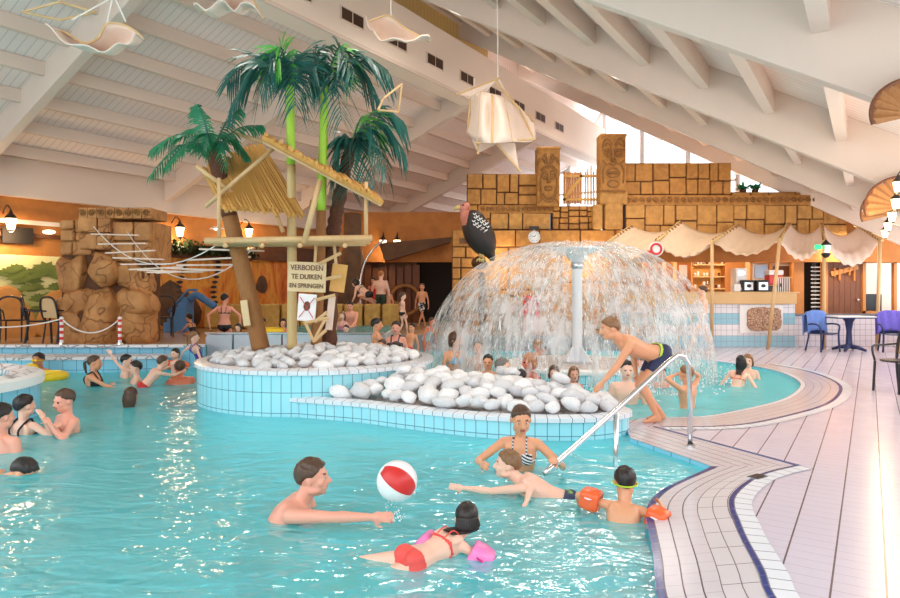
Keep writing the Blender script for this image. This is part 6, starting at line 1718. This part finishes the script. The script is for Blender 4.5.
# rope bridge of slats to the rock pillar
rb = thing('rope_bridge', 'sagging hanging bridge of pale slats between the rock pillar and palms', 'bridge', W(180,280,11.5))
A, B = W(128,232,13.2), W(232,245,9.9)
def bp(t, s_): 
    p = (W(110,228,13.3)).lerp(W(240,243,9.8), t); p.z -= (1.25 if s_ > 0 else .85)*4*t*(1-t)*.62; return p+V((.18*s_,.28*s_,0))
for s_ in (-1, 1):
    mb = MB(); mb.tube([bp(k/16, s_) for k in range(17)], .009, 6); mb.build('side_rope', M['rope'], rb)
for k in range(13):
    t_ = .05+.9*k/12; mb = MB(); a, b = bp(t_, -1.9), bp(t_, 1.9); m = (a+b)/2; sd = V((.52,-.10,.02*(k % 3-1))); mb.bar(m-sd, m+sd, .07, .025); mb.build('slat', M['gauze'], rb)
# wooden slats climbing the pillar
# mushroom fountain -------------------------------------------------------------------
fc = V((2.29, 11.7)); ft = thing('mushroom_fountain', 'white steel column fountain spreading a dome of falling water', 'fountain', (fc.x, fc.y, .22))
mb = MB(); mb.lathe([(.092,.24),(.092,1.94)], (fc.x,fc.y,0), 20, caps=True); mb.build('column', M['white_pole'], ft, smooth=True, auto=40)
mb = MB(); mb.lathe([(.10,1.90),(.12,1.92),(.12,2.0),(.10,2.02)], (fc.x,fc.y,0), 20); mb.build('collar', M['steel'], ft, smooth=True)
mb = MB(); mb.lathe([(.08,1.98),(.22,2.16),(.48,2.24),(.50,2.26),(.45,2.28),(0,2.29)], (fc.x,fc.y,0), 36); mb.build('spreader_disc', M['white_pole'], ft, smooth=True)
for k in range(4): a_ = PI/4+k*PI/2; mb = MB(); d_ = V((math.cos(a_),math.sin(a_),0)); mb.extrude([(.09,0),(.30,0),(.30,.03),(.10,.28)], (fc.x,fc.y,.23), d_, (0,0,1), .03); mb.build('base_gusset', M['white_pole'], ft)
mb = MB(); mb.lathe([(0,.255),(.36,.255),(.36,.22)], (fc.x,fc.y,0), 24); mb.build('base_plate', M['steel'], ft)
pl = thing('fountain_platform', 'round pebbled platform with blue tiled side under the fountain', 'platform', (fc.x, fc.y, -.62))
mb = MB(); rg = ring(fc, 1.3, 60); mb.prism(rg, -.62, .17, bottom=False, top=False); mb.build('tiled_wall', M['tile_aqua'], pl)
mb = MB(); mb.lathe([(1.33,.15),(1.33,.20),(1.28,.222),(1.15,.222)], (fc.x,fc.y,0), 60); mb.build('coping', M['white'], pl)
mb = MB(); mb.lathe([(1.16,.22),(0,.22)], (fc.x,fc.y,0), 60); mb.build('pebbled_top', M['cobble'], pl)
# falling water
def prof(t, R_, z0, z1): 
    r = .3+(R_-.3)*math.sin(t*PI/2)**.9; return r, z0-(z0-z1)*(1-math.cos(t*PI/2)**.85 if t < 1 else 1)
mb = MB()
for j, (R_, z0, z1, sd, ml) in enumerate(((2.5,2.36,-.03,.0,0),(2.26,2.30,-.03,.37,1))):
    mb.m = ml; nn = 150
    def fw(u, v):
        a_ = 2*PI*u; r, z = prof(v, R_, z0, z1); k = 1+.035*noise.noise(V((math.cos(a_)*6, math.sin(a_)*6, v*3+sd)))+.05*v*noise.noise(V((math.cos(a_)*14, math.sin(a_)*14, sd)))
        return V((fc.x-.25*v+math.cos(a_)*r*k, fc.y+math.sin(a_)*r*k, z+.02*noise.noise(V((a_*20,v*6,sd)))))
    mb.grid(fw, nn, 26, close_u=True)
GA = math.atan2(-fc.y, -fc.x+.12)
cut_ = [f_ for f_ in mb.bm.faces if f_.calc_center_median().z < 2.05 and abs(math.atan2(f_.calc_center_median().y-fc.y, f_.calc_center_median().x-fc.x)-GA) < .055]
bmesh.ops.delete(mb.bm, geom=cut_, context='FACES')
o = mb.build('water_dome', [M['spray_a'], M['spray_b']], org=(fc.x,fc.y,0), smooth=True, recalc=False); tag(o, 'big translucent umbrella of streaky falling water around the fountain column', 'water', kind='stuff')
random.seed(9); mb = MB()
for k in range(6500):
    t_ = random.random()**.75; a_ = random.uniform(0, 2*PI); r, z = prof(t_, random.uniform(2.15,2.5), 2.36, -.03); dt = .012+.02*random.random(); r2, z2 = prof(min(1,t_+dt), 2.62, 2.4, -.03)
    p = V((fc.x-.25*t_+math.cos(a_)*r, fc.y+math.sin(a_)*r, z+random.uniform(-.04,.04))); d_ = V((math.cos(a_)*(.06*(1-t_)+.012), math.sin(a_)*(.06*(1-t_)+.012), -.02-.09*t_))
    if math.cos(a_-GA) > .997 and t_ > .3: continue
    s_ = random.uniform(.003,.0075); x_ = V((-math.sin(a_), math.cos(a_), 0))*s_
    a0, b0 = p+d_*random.uniform(.5,1.2), p; v0, v1, v2 = (mb.bm.verts.new(x) for x in (b0, p+d_*.6+x_, p+d_*.6-x_)); v3 = mb.bm.verts.new(p+d_); mb.face([v0,v1,v3]); mb.face([v0,v3,v2]); mb.face([v0,v2,v1])
for k in range(900):                                # splashes at the foot
    a_ = random.uniform(0, 2*PI); r = random.gauss(2.4,.2); p = V((fc.x+math.cos(a_)*r, fc.y+math.sin(a_)*r, abs(random.gauss(0,.10)))); mb.ell(p, random.uniform(.006,.016), None, 1)
o = mb.build('water_drops', M['droplet'], org=(fc.x,fc.y,0)); tag(o, 'spray of countless white drops falling around the fountain', 'water', kind='stuff')
# stainless handrail
hr = thing('pool_handrail', 'stainless steel handrail leading down the steps into the pool', 'handrail', (2.31,6.25,0))
hp_ = [V((.72,5.1,-.25)), V((.80,5.2,.08)), V((1.45,5.68,.46)), V((2.12,6.18,.87)), V((2.24,6.26,.885)), V((2.30,6.28,.80)), V((2.31,6.27,.6)), V((2.31,6.25,0))]
mb = MB(); mb.tube([hp_[1]-V((.05,.04,.03)), hp_[1], hp_[2], V((2.05,6.12,.83)), V((2.16,6.20,.885)), V((2.25,6.26,.87)), V((2.30,6.27,.79)), hp_[6], hp_[7]], .024, 12); mb.build('rail', M['steel'], hr, smooth=True)
mb = MB(); mb.cyl(hp_[2], V((1.45,5.68,-.38)), .022); mb.build('post', M['steel'], hr, smooth=True); mb = MB(); mb.lathe([(.05,.0),(.05,.02),(.03,.03)], (2.31,6.25,0), 16); mb.build('flange', M['steel'], hr)
# hanging cloth sails under the roof --------------------------------------------------------
def sail2(lb, top, bot, Y, cords):
    w2 = lambda q: W(q[0], q[1], Y+(q[2] if len(q) > 2 else 0)); T, B = spline([w2(q) for q in top], 8), spline([w2(q) for q in bot], 8); n = 24
    pick = lambda L, u: L[min(len(L)-1, round(u*(len(L)-1)))]
    t = thing('hanging_sail', lb, 'sail', pick(B, .5), 'cloth sails under the roof')
    mb = MB(); mb.grid(lambda u, v: pick(T, u).lerp(pick(B, u), v)+V((0,.35*math.sin(v*PI)*math.sin(PI*u)-.2*v,.03*math.sin(u*22)*v)), n, 10); mb.build('cloth', M['gauze'], t, smooth=True, solid=.012)
    mb = MB(); mb.tube(T, .014, 6); mb.build('edge_cord', M['pole'], t)
    for a, b in cords: mb = MB(); mb.tube([w2(a), w2(b)], .009, 5); mb.build('cord', M['rope'], t)
sail2('curved cloth sail like a boat hull hanging at upper left', [(56,31),(66,33),(84,43),(98,38),(107,24),(124,25),(138,33),(144,40)], [(56,31),(70,44),(92,53),(112,56),(128,52),(140,46),(144,40)], 7.5, [((107,24),(116,-20)),((72,20),(108,0)),((126,22),(112,-8))])
sail2('pale cloth sail cut by the top edge above the small palm', [(200,12),(214,8),(232,-10),(248,-8),(263,19)], [(200,12),(212,15),(230,10),(243,18),(248,8),(263,19)], 7.5, [((232,-10),(232,-30))])
sail2('pale cloth sail hanging over the air vents, top centre', [(367,23),(378,18),(390,16),(405,28),(430,42)], [(367,23),(372,34),(382,44),(405,45),(430,42)], 9.0, [((391,16),(391,-30))])
# big star-shaped hanging sail
YS = 10.5; u_ = lambda px, py, dy=0: W(px, py, YS+dy); t = thing('hanging_sail', 'large pinkish cloth sail with sticks hanging in the centre under the roof', 'sail', u_(497,120), 'cloth sails under the roof')
top = [u_(471,98,.3), u_(481,92,-.3), u_(492,94,-.5), u_(503,97,-.4), u_(516,104,0), u_(524,112,.4)]; bot = [u_(467,134,.3), u_(478,142,-.4), u_(492,143,-.7), u_(512,142,-.6), u_(534,140,-.1), u_(533,122,.5)]
ts, bs = spline(top, 5), spline(bot, 5)
mb = MB(); mb.grid(lambda u, v: ts[round(u*25)].lerp(bs[round(u*25)], v)+V((0,.12*math.sin(v*PI)*math.sin(u*20),0)), 25, 8); mb.build('cloth', M['gauze'], t, smooth=True, solid=.015)
mb = MB(); mb.grid(lambda u, v: u_(496,143,-.4).lerp(u_(515,143,-.4), u).lerp(u_(519,170,-.4), v), 8, 8); mb.build('cloth_tail', M['gauze'], t, solid=.015)
mb = MB(); mb.grid(lambda u, v: u_(467,130,.4).lerp(u_(503,140,.2), u).lerp(u_(478,153,.2), v), 6, 6); mb.build('cloth_flap', M['gauze'], t, solid=.015)
mb = MB()
for a, b in zip(top, bot): mb.tube([a, a.lerp(b,.5)+V((0,-.08,0)), b], .018, 6)
mb.build('rib_stick', M['pole'], t)
for a, b in (((476,143,-.5),(536,139,-.5)),((496,143,-.5),(521,172,-.5)),((456,95,0),(500,78,0)),((478,96,-.2),(478,154,-.2)),((495,80,-.2),(520,110,-.2))): mb = MB(); mb.tube([u_(*a), u_(*b)], .018, 6); mb.build('stick', M['pole'], t)
for a, b in (((497,-20),(498,78)),((498,78),(483,94)),((498,78),(512,104)),((474,78),(474,97))): mb = MB(); mb.tube([u_(*a), u_(*b)], .010, 5); mb.build('cord', M['rope'], t)
mb = MB(); mb.grid(lambda u, v: u_(456,95,0).lerp(u_(498,79,0), u)+V((0,.0,-.10*math.sin(PI*u)*v)), 8, 3); mb.build('upper_cloth', M['gauze'], t, solid=.012)
# stick lattices tied beneath the left roof
for (pts, lb) in ((((22,12),(60,20),(96,12),(60,2)),'small stick frame tied under the roof at upper left'),(((384,98),(402,84),(398,112),(378,110)),'small stick frame tied under the roof right of the palms')):
    t = thing('stick_lattice', lb, 'frame', W(*pts[0],9.0))
    for a, b in zip(pts, pts[1:]+pts[:1]): mb = MB(); mb.tube([W(*a,9.0), W(*b,9.2)], .016, 6); mb.build('stick', M['pole'], t)
BALL = 204
# ---------------------------------------------------------------- bathers, near ones first
def at(px, py, Y): return W(px, py, Y)
# man reaching for the ball
person('man in patterned trunks swimming with one arm stretched towards the ball', at(313,478,4.45), -95, 1.78, 'm', lean=(.0,.62,.76), look=4, pitch=4, skin_='pink', hair='brown', style='short', suit='trunks', cl='multi',
       ra=V((-.50,4.18,.045)), la=V((-.70,4.72,-.16)), rpole=(.5,-.2,.1), lpole=(-.2,-.3,-.9), ll=V((-1.75,4.65,-.85)), rl=V((-1.65,4.35,-.9)), vox=.0085, grip=.35)
# beach ball
bc = at(397,481,4.2); bl = bc; mb = MB(); Mb = Matrix.Rotation(R(125), 3, 'Y')
nseg = 48
mb = MB(); mb.lathe([(.131*math.sin(PI*k/24), .131*math.cos(PI*k/24)) for k in range(25)], bc, nseg, Mb)
for i, f_ in enumerate(mb.bm.faces):
    q_ = Mb.inverted()@(f_.calc_center_median()-bc); a_ = (math.degrees(math.atan2(q_.y, q_.x))+360) % 360; g_ = int(((a_+BALL) % 360)//60)
    f_.material_index = (0, 1, 0, 2, 0, 3)[g_] if abs(q_.z) < .122 else 0
ball = mb.build('beach_ball', [M['white'], M['red'], M['yellow'], M['paper_blue']], org=bc-V((0,0,.131)), smooth=True); tag(ball, 'red and white inflatable beach ball hovering above the outstretched hand', 'ball')
mb = MB(); mb.tube([bc+Mb@V((0,0,.13)), bc+Mb@V((0,0,.142))], [.012,.008], 8); mb.build('valve', M['white'], ball)
random.seed(3); mb = MB()
for k in range(60):
    p_ = at(392,500,4.2).lerp(at(398,522,4.2), random.random())+V((random.gauss(0,.03),random.gauss(0,.03),random.gauss(0,.01))); mb.ell(p_, random.uniform(.002,.006), None, 1)
o = mb.build('water_drops', M['droplet']); tag(o, 'drops of water falling from the beach ball to the hand', 'water', kind='stuff')
# girl with pink arm bands
person('girl in coral bikini and pink arm bands floating on her front, seen from behind', at(467,519,3.98), -20, 1.20, 'f', lean=(.45,.80,.12), look=18, pitch=-6, skin_='fair', hair='dark', style='wet', suit='bikini', cl='coral',
       la=V((-.17,4.16,-.12)), ra=V((.40,3.86,-.13)), lpole=(-.2,-.5,-.3), rpole=(.2,-.5,-.3), ll=V((-.60,3.50,-.10)), rl=V((-.52,3.38,-.13)), vox=.0085, bands=(M['pink'], M['magenta']), band_r=1.0, curve=-.01)
# boy swimming to the left
person('fair haired boy swimming left with one arm stretched forward', at(507,465,5.0), 78, 1.38, 'm', lean=(.0,.86,.36), look=12, pitch=6, skin_='fair', hair='light', style='short', suit='trunks', cl='camo',
       la=at(447,488,4.85), ra=at(526,503,4.7), lpole=(-.1,-.3,-.8), rpole=(1.0,-.5,.9), ll=V((1.35,5.15,-.42)), rl=V((1.40,4.95,-.36)), vox=.0085)
# woman at the rail
person('young woman in striped halter bikini holding the steel handrail', at(521,420,5.55), 168, 1.66, 'f', lean=(.0,.12,.98), look=16, pitch=-12, skin_='tan', hair='brown', style='pony', suit='bikini', cl='stripe',
       la=at(557,462,5.25), ra=at(482,464,5.3), lpole=(-.8,-.4,-.8), rpole=(.8,-.5,-.5), vox=.0085, grip=1.0)
# boy with goggles and orange arm bands
person('boy with green goggles strap and orange arm bands, seen from behind', at(625,482,4.5), -14, 1.22, 'm', lean=(.10,.45,.85), look=6, pitch=-6, skin_='tan', hair='dark', style='short', suit='trunks', cl='blue',
       la=at(579,505,4.7), ra=V((1.45,4.44,.02)), lpole=(-.5,-.2,.4), rpole=(.3,-.8,-.3), vox=.0085, goggles=cloth('lime strap', srgb(190,220,50)), bands=(M['orange'], M['white']), band_r=.95, curve=.02)
# boy leaning over the island
person('boy in long dark swim trunks bending forward to touch the pebble island', at(610,329,7.45), 100, 1.74, 'm', lean=(.0,.93,.34), look=-8, pitch=-8, skin_='tan', hair='light', style='short', suit='trunks', cl='navy',
       la=V((1.60,7.2,.36)), ra=at(636,374,7.75), lpole=(-.3,-.7,.0), rpole=(.3,-.8,-.2), ll=V((2.36,7.42,.075)), rl=V((2.47,7.60,.075)), lkp=(-.1,1,.4), rkp=(.1,1,.4), vox=.0095, curve=-.035, waist=cloth('lime waistband', srgb(190,220,60)))
# left-hand group
person('teenage boy with folded forearms standing chest deep at left', at(64,401,7.1), 142, 1.68, 'm', look=8, pitch=-6, skin_='pink', hair='brown', style='short', cl='blue', la=at(50,424,6.85), ra=at(57,426,6.8), lpole=(-.9,-.2,-.7), rpole=(.9,-.2,-.7), vox=.011, grip=1.1)
person('short haired woman with black swimsuit straps seen from behind', at(25,406,7.05), -12, 1.62, 'f', look=-14, pitch=2, skin_='fair', hair='dark', style='short', suit='onepiece', cl='black', ra=at(44,420,6.9), rpole=(.6,.2,-.9), vox=.011)
person('broad backed man cut off by the left edge, seen from behind', at(2,417,6.3), -15, 1.78, 'm', look=-10, skin_='pink', hair='dark', style='short', cl='navy', vox=.011, fat=1.1)
person('dark wet haired swimmer with face down in the water at left edge', at(23,473,5.5), -80, 1.6, 'm', lean=(0,.97,.1), look=5, pitch=-38, skin_='tan', hair='dark', style='short', cl='black', vox=.011)
person('woman with long wet hair seen from behind, alone in the water', at(131,396,8.7), 8, 1.6, 'f', skin_='tan', hair='brown', style='wet', suit='bikini', cl='black', la=(-.3,.15,-.42), ra=(.3,.15,-.42), vox=.013)
person('woman with tied back hair in profile, chest deep by the ledge', at(95,363,10.6), -82, 1.66, 'f', look=6, skin_='tan', hair='brown', style='pony', suit='onepiece', cl='black', ra=(.1,.5,-.2), vox=.013)
b_, _ = person('man in swim mask leaning on a yellow swim ring', at(38,360,11.9), 172, 1.75, 'm', lean=(0,.25,.95), skin_='brown', hair='black', style='short', cl='navy', la=(-.12,.36,-.14), ra=(.12,.36,-.14), vox=.013, goggles=M['yellow'])
c = V((W(40,378,11.3).x, 11.35, .01)); rg_ = MB().tube([c+V((.36*math.cos(2*PI*k/28), .30*math.sin(2*PI*k/28), 0)) for k in range(28)], .075, 10, closed=True).build('swim_ring', M['yellow'], smooth=True, org=c-V((0,0,.1))); tag(rg_, 'bright yellow inflatable swim ring under the masked man', 'ring')
c = W(31,371,10.95); dk = thing('toy_duck', 'small yellow duck head float on the swim ring', 'float', V((c.x,c.y,.08))); mb = MB(); mb.ell(c+V((0,0,0)), .13, None, 3); mb.build('head', M['yellow'], dk, smooth=True); mb = MB(); mb.ell(c+V((.03,-.14,-.02)), (.05,.06,.02), None, 2); mb.build('bill', M['orange'], dk, smooth=True)
person('dark haired boy raising an arm onto the tiled ledge', at(127,361,11.6), -60, 1.45, 'm', look=-20, skin_='fair', hair='black', style='short', cl='blue', la=at(107,350,11.9), lpole=(0,0,-1), vox=.015)
person('dark haired boy with hands together facing left in the rear pool', at(135,368,10.9), 120, 1.5, 'm', skin_='fair', hair='dark', style='short', cl='navy', la=(.08,.34,-.1), ra=(-.02,.36,-.1), vox=.015)
person('child in red trunks climbing onto an adult, back to camera', at(163,362,10.6), -35, 1.2, 'm', lean=(.25,.6,.75), skin_='fair', hair='brown', style='short', suit='trunks', cl='red', la=(-.05,.5,.05), ra=(.1,.5,.0), ll=(-.2,-.5,-.3), rl=(.1,-.4,-.4), vox=.014)
person('adult crouching low in the water carrying a child in orange arm bands', at(180,368,10.9), 20, 1.7, 'm', lean=(-.1,.5,.85), skin_='red', hair='brown', style='short', cl='navy', vox=.015)
person('small child in orange arm bands held up at the rear ledge', at(175,354,11.2), 160, 1.0, 'm', skin_='fair', hair='dark', style='short', cl='orange', la=(-.3,.1,-.1), ra=(.3,.1,-.1), vox=.014, bands=(M['orange'],), band_r=.9)
person('girl in purple swimsuit leaning back on the terrace edge', at(194,337,12.7), -60, 1.4, 'f', lean=(.1,-.35,.95), skin_='fair', hair='light', style='pony', suit='onepiece', cl='purple', la=(-.25,-.3,-.35), ra=(.1,.2,-.5), ll=(-.1,.45,-.5), rl=(.1,.45,-.5), vox=.014)
# raised pool behind the panels
person('woman in black bikini with hand on hip standing in the raised pool', at(225,299,15.9), 10, 1.72, 'f', look=-25, skin_='pink', hair='black', style='short', suit='bikini', cl='black', la=(-.18,-.1,-.42), lpole=(-1,-.3,0), ra=(.22,0,-.45), rpole=(1,-.2,0), vox=.016)
person('child in black swimwear crouching near the blue slide', at(189,318,15.9), 60, 1.15, 'f', lean=(0,.5,.85), skin_='tan', hair='black', style='short', suit='onepiece', cl='black', la=(-.1,.4,-.3), ra=(.1,.4,-.3), ll=V((-6.4,16.1,.46)), rl=V((-6.2,15.9,.46)), vox=.015)
person('small child with head just over the panel wall, dark hair', at(238,328,14.8), 180, 1.0, 'f', skin_='fair', hair='dark', style='bob', suit='onepiece', cl='navy', vox=.015)
person('child leaning on a yellow ring behind the leaning trunk', at(262,322,15.5), 150, 1.1, 'm', lean=(0,.4,.9), skin_='tan', hair='dark', style='short', cl='orange', vox=.015)
c = V((W(266,327,15.0).x, 15.1, .56)); o = MB().tube([c+V((.30*math.cos(2*PI*k/24), .30*math.sin(2*PI*k/24), 0)) for k in range(24)], .09, 8, closed=True).build('swim_ring', M['yellow'], smooth=True, org=c-V((0,0,.09))); tag(o, 'yellow swim ring floating in the raised shallow pool', 'ring')
person('child in coral swimsuit beside the pale bamboo post, raised pool', at(283,323,15.2), 200, 1.1, 'f', skin_='tan', hair='dark', style='bob', suit='onepiece', cl='coral', vox=.015)
person('adult with bare back sitting on the yellow bench blocks', at(350,306,17.9), 175, 1.7, 'm', lean=(0,.2,.97), pitch=-15, skin_='pink', hair='dark', style='short', cl='navy', la=(.05,.4,-.35), ra=(-.02,.4,-.35), ll=(-.1,.5,-.3), rl=(.1,.5,-.3), vox=.017)
person('laughing girl in pink swimsuit in the raised pool below the board', at(342,316,16.4), 170, 1.35, 'f', skin_='fair', hair='light', style='long', suit='onepiece', cl='pinkc', vox=.016)
person('small dark head low in the raised pool beneath the laughing girl', at(346,329,15.4), 175, 1.0, 'm', skin_='fair', hair='dark', style='short', cl='navy', vox=.015)
person('child in red top at the pool edge under the ladder', at(331,322,16.0), 150, 1.1, 'f', skin_='pink', hair='dark', style='bob', suit='onepiece', cl='red', vox=.015)
# people on the back terrace
def stand(lb, px, pyh, pyf, yaw, sex, **k):
    Y = F*(CH-ZT)/(pyf-HZ); z = CH-(pyh-HZ)*Y/F; h = (z-ZT)/.935; fz = ZT+.085*h/1.75
    x = (px-CX)*Y/F; return person(lb, V((x,Y,z)), yaw, h, sex, vox=.017, ll=k.pop('ll', V((x-.1,Y,fz))), rl=k.pop('rl', V((x+.1,Y+.05,fz))), **k)
stand('tall man in dark green shorts seen from behind on the back terrace', 381, 275, 327, -10, 'm', skin_='fair', hair='ginger', style='short', suit='trunks', cl='green', la=(-.2,.1,-.5), fat=1.08)
stand('slim girl in dark bikini walking right on the back terrace', 403, 296, 335, -60, 'f', skin_='fair', hair='brown', style='pony', suit='bikini', cl='black')
stand('boy in black and white patterned shorts facing the camera', 422, 287, 327, 178, 'm', skin_='tan', hair='brown', style='short', suit='trunks', cl='flower')
stand('person in red top half hidden behind the green shorts man', 373, 281, 325, 170, 'f', skin_='tan', hair='dark', style='bob', suit='onepiece', cl='red')
stand('child peeking out right of the green shorts man', 388, 290, 327, 150, 'm', skin_='tan', hair='brown', style='short', suit='trunks', cl='navy')
person('woman in black bikini bending over on the bench blocks', at(355,283,19.6), 60, 1.6, 'f', lean=(0,.85,.5), pitch=-20, skin_='fair', hair='dark', style='bob', suit='bikini', cl='black', la=(-.1,.1,-.5), ra=(.1,.2,-.5), ll=V((-2.4,19.6,1.2)), rl=V((-2.3,19.8,1.2)), vox=.017)
# rear pool group left of the dome
person('bare chested man in profile sitting at the end of the panel wall', at(377,325,12.6), -75, 1.75, 'm', lean=(0,-.1,1), look=-10, skin_='tan', hair='black', style='short', cl='navy', ra=(.0,.45,-.3), ll=(-.1,.5,-.4), rl=(.1,.5,-.4), vox=.015)
person('heavy woman in navy swimsuit sitting among the rear group', at(396,328,12.4), 165, 1.66, 'f', look=10, skin_='pink', hair='black', style='short', suit='onepiece', cl='navy', fat=1.25, ll=(-.1,.5,-.4), rl=(.1,.5,-.4), vox=.015)
person('woman with long dark hair in profile nearest behind the pebbles', at(397,350,10.6), -70, 1.66, 'f', look=-8, skin_='fair', hair='dark', style='bob', suit='bikini', cl='white', vox=.013)
person('child hugging close below the man in profile', at(382,345,11.6), 150, 1.05, 'm', skin_='tan', hair='brown', style='short', cl='navy', vox=.014)
person('child in red shorts leaning back behind the rear group', at(412,328,15.0), 150, 1.3, 'm', lean=(0,-.4,.9), skin_='tan', hair='dark', style='short', suit='trunks', cl='red', ll=(-.15,.6,-.1), rl=(.15,.6,-.1), vox=.016)
person('child in pale shirt crouching by the dome edge', at(432,322,15.6), -140, 1.2, 'm', lean=(0,.5,.85), skin_='red', hair='brown', style='short', suit='onepiece', cl='white', vox=.016)
person('dark head poking up behind the round planter pebbles', at(325,351,11.7), 0, 1.5, 'm', skin_='tan', hair='black', style='short', cl='navy', vox=.015)
# in the rear pool under the dome
person('smiling woman in light blue bikini behind the pebble island', at(456,340,10.4), -150, 1.68, 'f', look=30, skin_='tan', hair='brown', style='bob', suit='bikini', cl='blue', vox=.013)
person('boy looking up beside the woman in light blue bikini', at(478,348,10.6), 170, 1.4, 'm', pitch=18, skin_='tan', hair='black', style='short', cl='navy', vox=.013)
person('boy with dark hair seen from the side behind the pebbles', at(488,362,9.7), 150, 1.35, 'm', look=20, skin_='tan', hair='black', style='short', cl='blue', vox=.013)
person('grey haired man facing right behind the pebbles', at(503,367,9.5), -110, 1.72, 'm', skin_='fair', hair='grey', style='short', cl='navy', vox=.013)
person('ginger haired woman with reddened shoulders facing left', at(529,362,9.7), 110, 1.68, 'f', look=-8, pitch=-6, skin_='red', hair='ginger', style='bob', suit='onepiece', cl='orange', vox=.013, fat=1.1)
person('girl in lilac swimsuit, left one of the two girls by the platform', at(554,373,9.6), 175, 1.25, 'f', skin_='fair', hair='brown', style='bob', suit='onepiece', cl='purple', vox=.013)
person('girl in pink swimsuit, right one of the two girls by the platform', at(574,374,9.7), 160, 1.3, 'f', look=20, skin_='pink', hair='light', style='long', suit='onepiece', cl='pinkc', vox=.013)
person('dark head just above the last pebbles of the island', at(521,377,9.3), 0, 1.3, 'm', skin_='tan', hair='black', style='short', cl='navy', vox=.014)
person('pale haired person behind the fountain platform, leftmost head', at(537,345,14.2), 60, 1.6, 'm', skin_='pink', hair='blond', style='short', cl='navy', vox=.016)
person('girl lying in the water behind the fountain platform', at(546,352,13.9), 80, 1.5, 'f', lean=(0,.8,.4), pitch=30, skin_='pink', hair='dark', style='bob', suit='bikini', cl='orange', vox=.016)
person('person with dark wet hair just left of the fountain column', at(567,349,14.3), 20, 1.6, 'm', skin_='pink', hair='black', style='short', cl='navy', vox=.016)
person('dark haired young man bare chested behind the leaning boy', at(627,370,8.9), 165, 1.75, 'm', look=8, skin_='fair', hair='black', style='short', cl='navy', vox=.012)
person('swimmer with dark hair further back, right of the fountain platform', at(640,364,11.0), 160, 1.6, 'm', skin_='pink', hair='dark', style='short', cl='navy', vox=.015)
person('child just behind the leaning boy, face towards the camera', at(661,373,10.4), 170, 1.2, 'm', skin_='pink', hair='dark', style='short', cl='navy', vox=.015)
person('boy clasping his head seen from behind in the bubbling pool', at(686,374,8.6), 38, 1.45, 'm', look=0, skin_='tan', hair='light', style='short', cl='navy', la=(.06,.14,.22), ra=(.0,-.02,.25), lpole=(-1,.2,.1), rpole=(1,.2,.1), vox=.012)
person('girl with long dark wet hair bending away in the bubbling pool', at(741,362,10.6), -30, 1.45, 'f', lean=(.15,.35,.92), look=10, pitch=10, skin_='fair', hair='black', style='wet', suit='bikini', cl='orange', vox=.013, la=(-.25,.1,-.4), ra=(.2,.1,-.42))
person('blond child facing the long haired girl in the bubbling pool', at(748,361,11.4), 150, 1.4, 'm', skin_='fair', hair='light', style='bob', cl='blue', vox=.014)
# walker behind the dome
x, Y = W(703,0,15.2).x, 15.2
person('slim boy in pale trunks striding past the bar behind the spray', V((x-.02,Y,1.50)), 70, 1.62, 'm', skin_='fair', hair='brown', style='short', suit='short_trunks', cl='white', ll=V((x-.38,Y-.1,.09)), rl=V((x+.26,Y+.1,.09)), vox=.015)
SKY, EXPO, FILL = 1.8, 0.88, 62
# ---------------------------------------------------------------- camera, sky, lamps, added fill lights, view
cd = bpy.data.cameras.new('camera'); cam = bpy.data.objects.new('camera', cd); COL.objects.link(cam)
cd.sensor_width = 36; cd.lens = F/900*36; cd.shift_y = -8/900; cd.clip_end = 200; cd.clip_start = .05
cam.location = (0, 0, CH); cam.rotation_euler = (R(90), 0, 0); SC.camera = cam
w = bpy.data.worlds.new('sky'); SC.world = w; w.use_nodes = True; nt = w.node_tree; nt.nodes.clear()
bg = nt.nodes.new('ShaderNodeBackground'); ow = nt.nodes.new('ShaderNodeOutputWorld'); bg.inputs[0].default_value = (.89,.94,1,1); bg.inputs[1].default_value = SKY
nt.links.new(bg.outputs[0], ow.inputs[0])
def lamp(loc, power, col=(1,.72,.42), r=.12):
    l = bpy.data.lights.new('warm_point_light', 'POINT'); l.energy = power; l.color = col; l.shadow_soft_size = r
    o = bpy.data.objects.new('warm_point_light', l); COL.objects.link(o); o.location = loc; return o
for c in LANT:
    lamp(c+V((0,0,-.3)) if c.x < 3 else c+V((-.1,0,-.2)), 40 if c.x < 3 else 10)
def added_fill(u, v, pw, su=3.0, sv=.3, tilt=.1):  # area light added behind a rafter to brighten the hall, no fixture there
    l = bpy.data.lights.new('added_fill_light', 'AREA'); l.shape = 'RECTANGLE'; l.size = su; l.size_y = sv; l.energy = pw; l.color = (1,.93,.84)
    o = bpy.data.objects.new('added_fill_light', l); COL.objects.link(o); o.location = UV(u, v, zr(u)+.37)
    o.rotation_euler = (0, 0, math.atan2(AX, -AY))
for v in (6.8, 11.55, 16.3, 21.1):
    for u in (3.2, 6.6): added_fill(u, v, FILL)
for px, Y in ((665,18.9),(705,18.9),(745,18.9),(845,18.0)): lamp(W(px,246,Y), 45, (1,.8,.55))  # warm point lights over the bar and door, not placed at lanterns
for px, py, Y in ((500,262,17.6),(590,262,17.6)): lamp(W(px,py,Y), 30, (1,.8,.55))  # two more warm point lights below the temple ledge, without lanterns
SC.view_settings.view_transform = 'Standard'; SC.view_settings.look = 'None'; SC.view_settings.exposure = EXPO; SC.view_settings.gamma = 1
SC.view_settings.use_curve_mapping = False
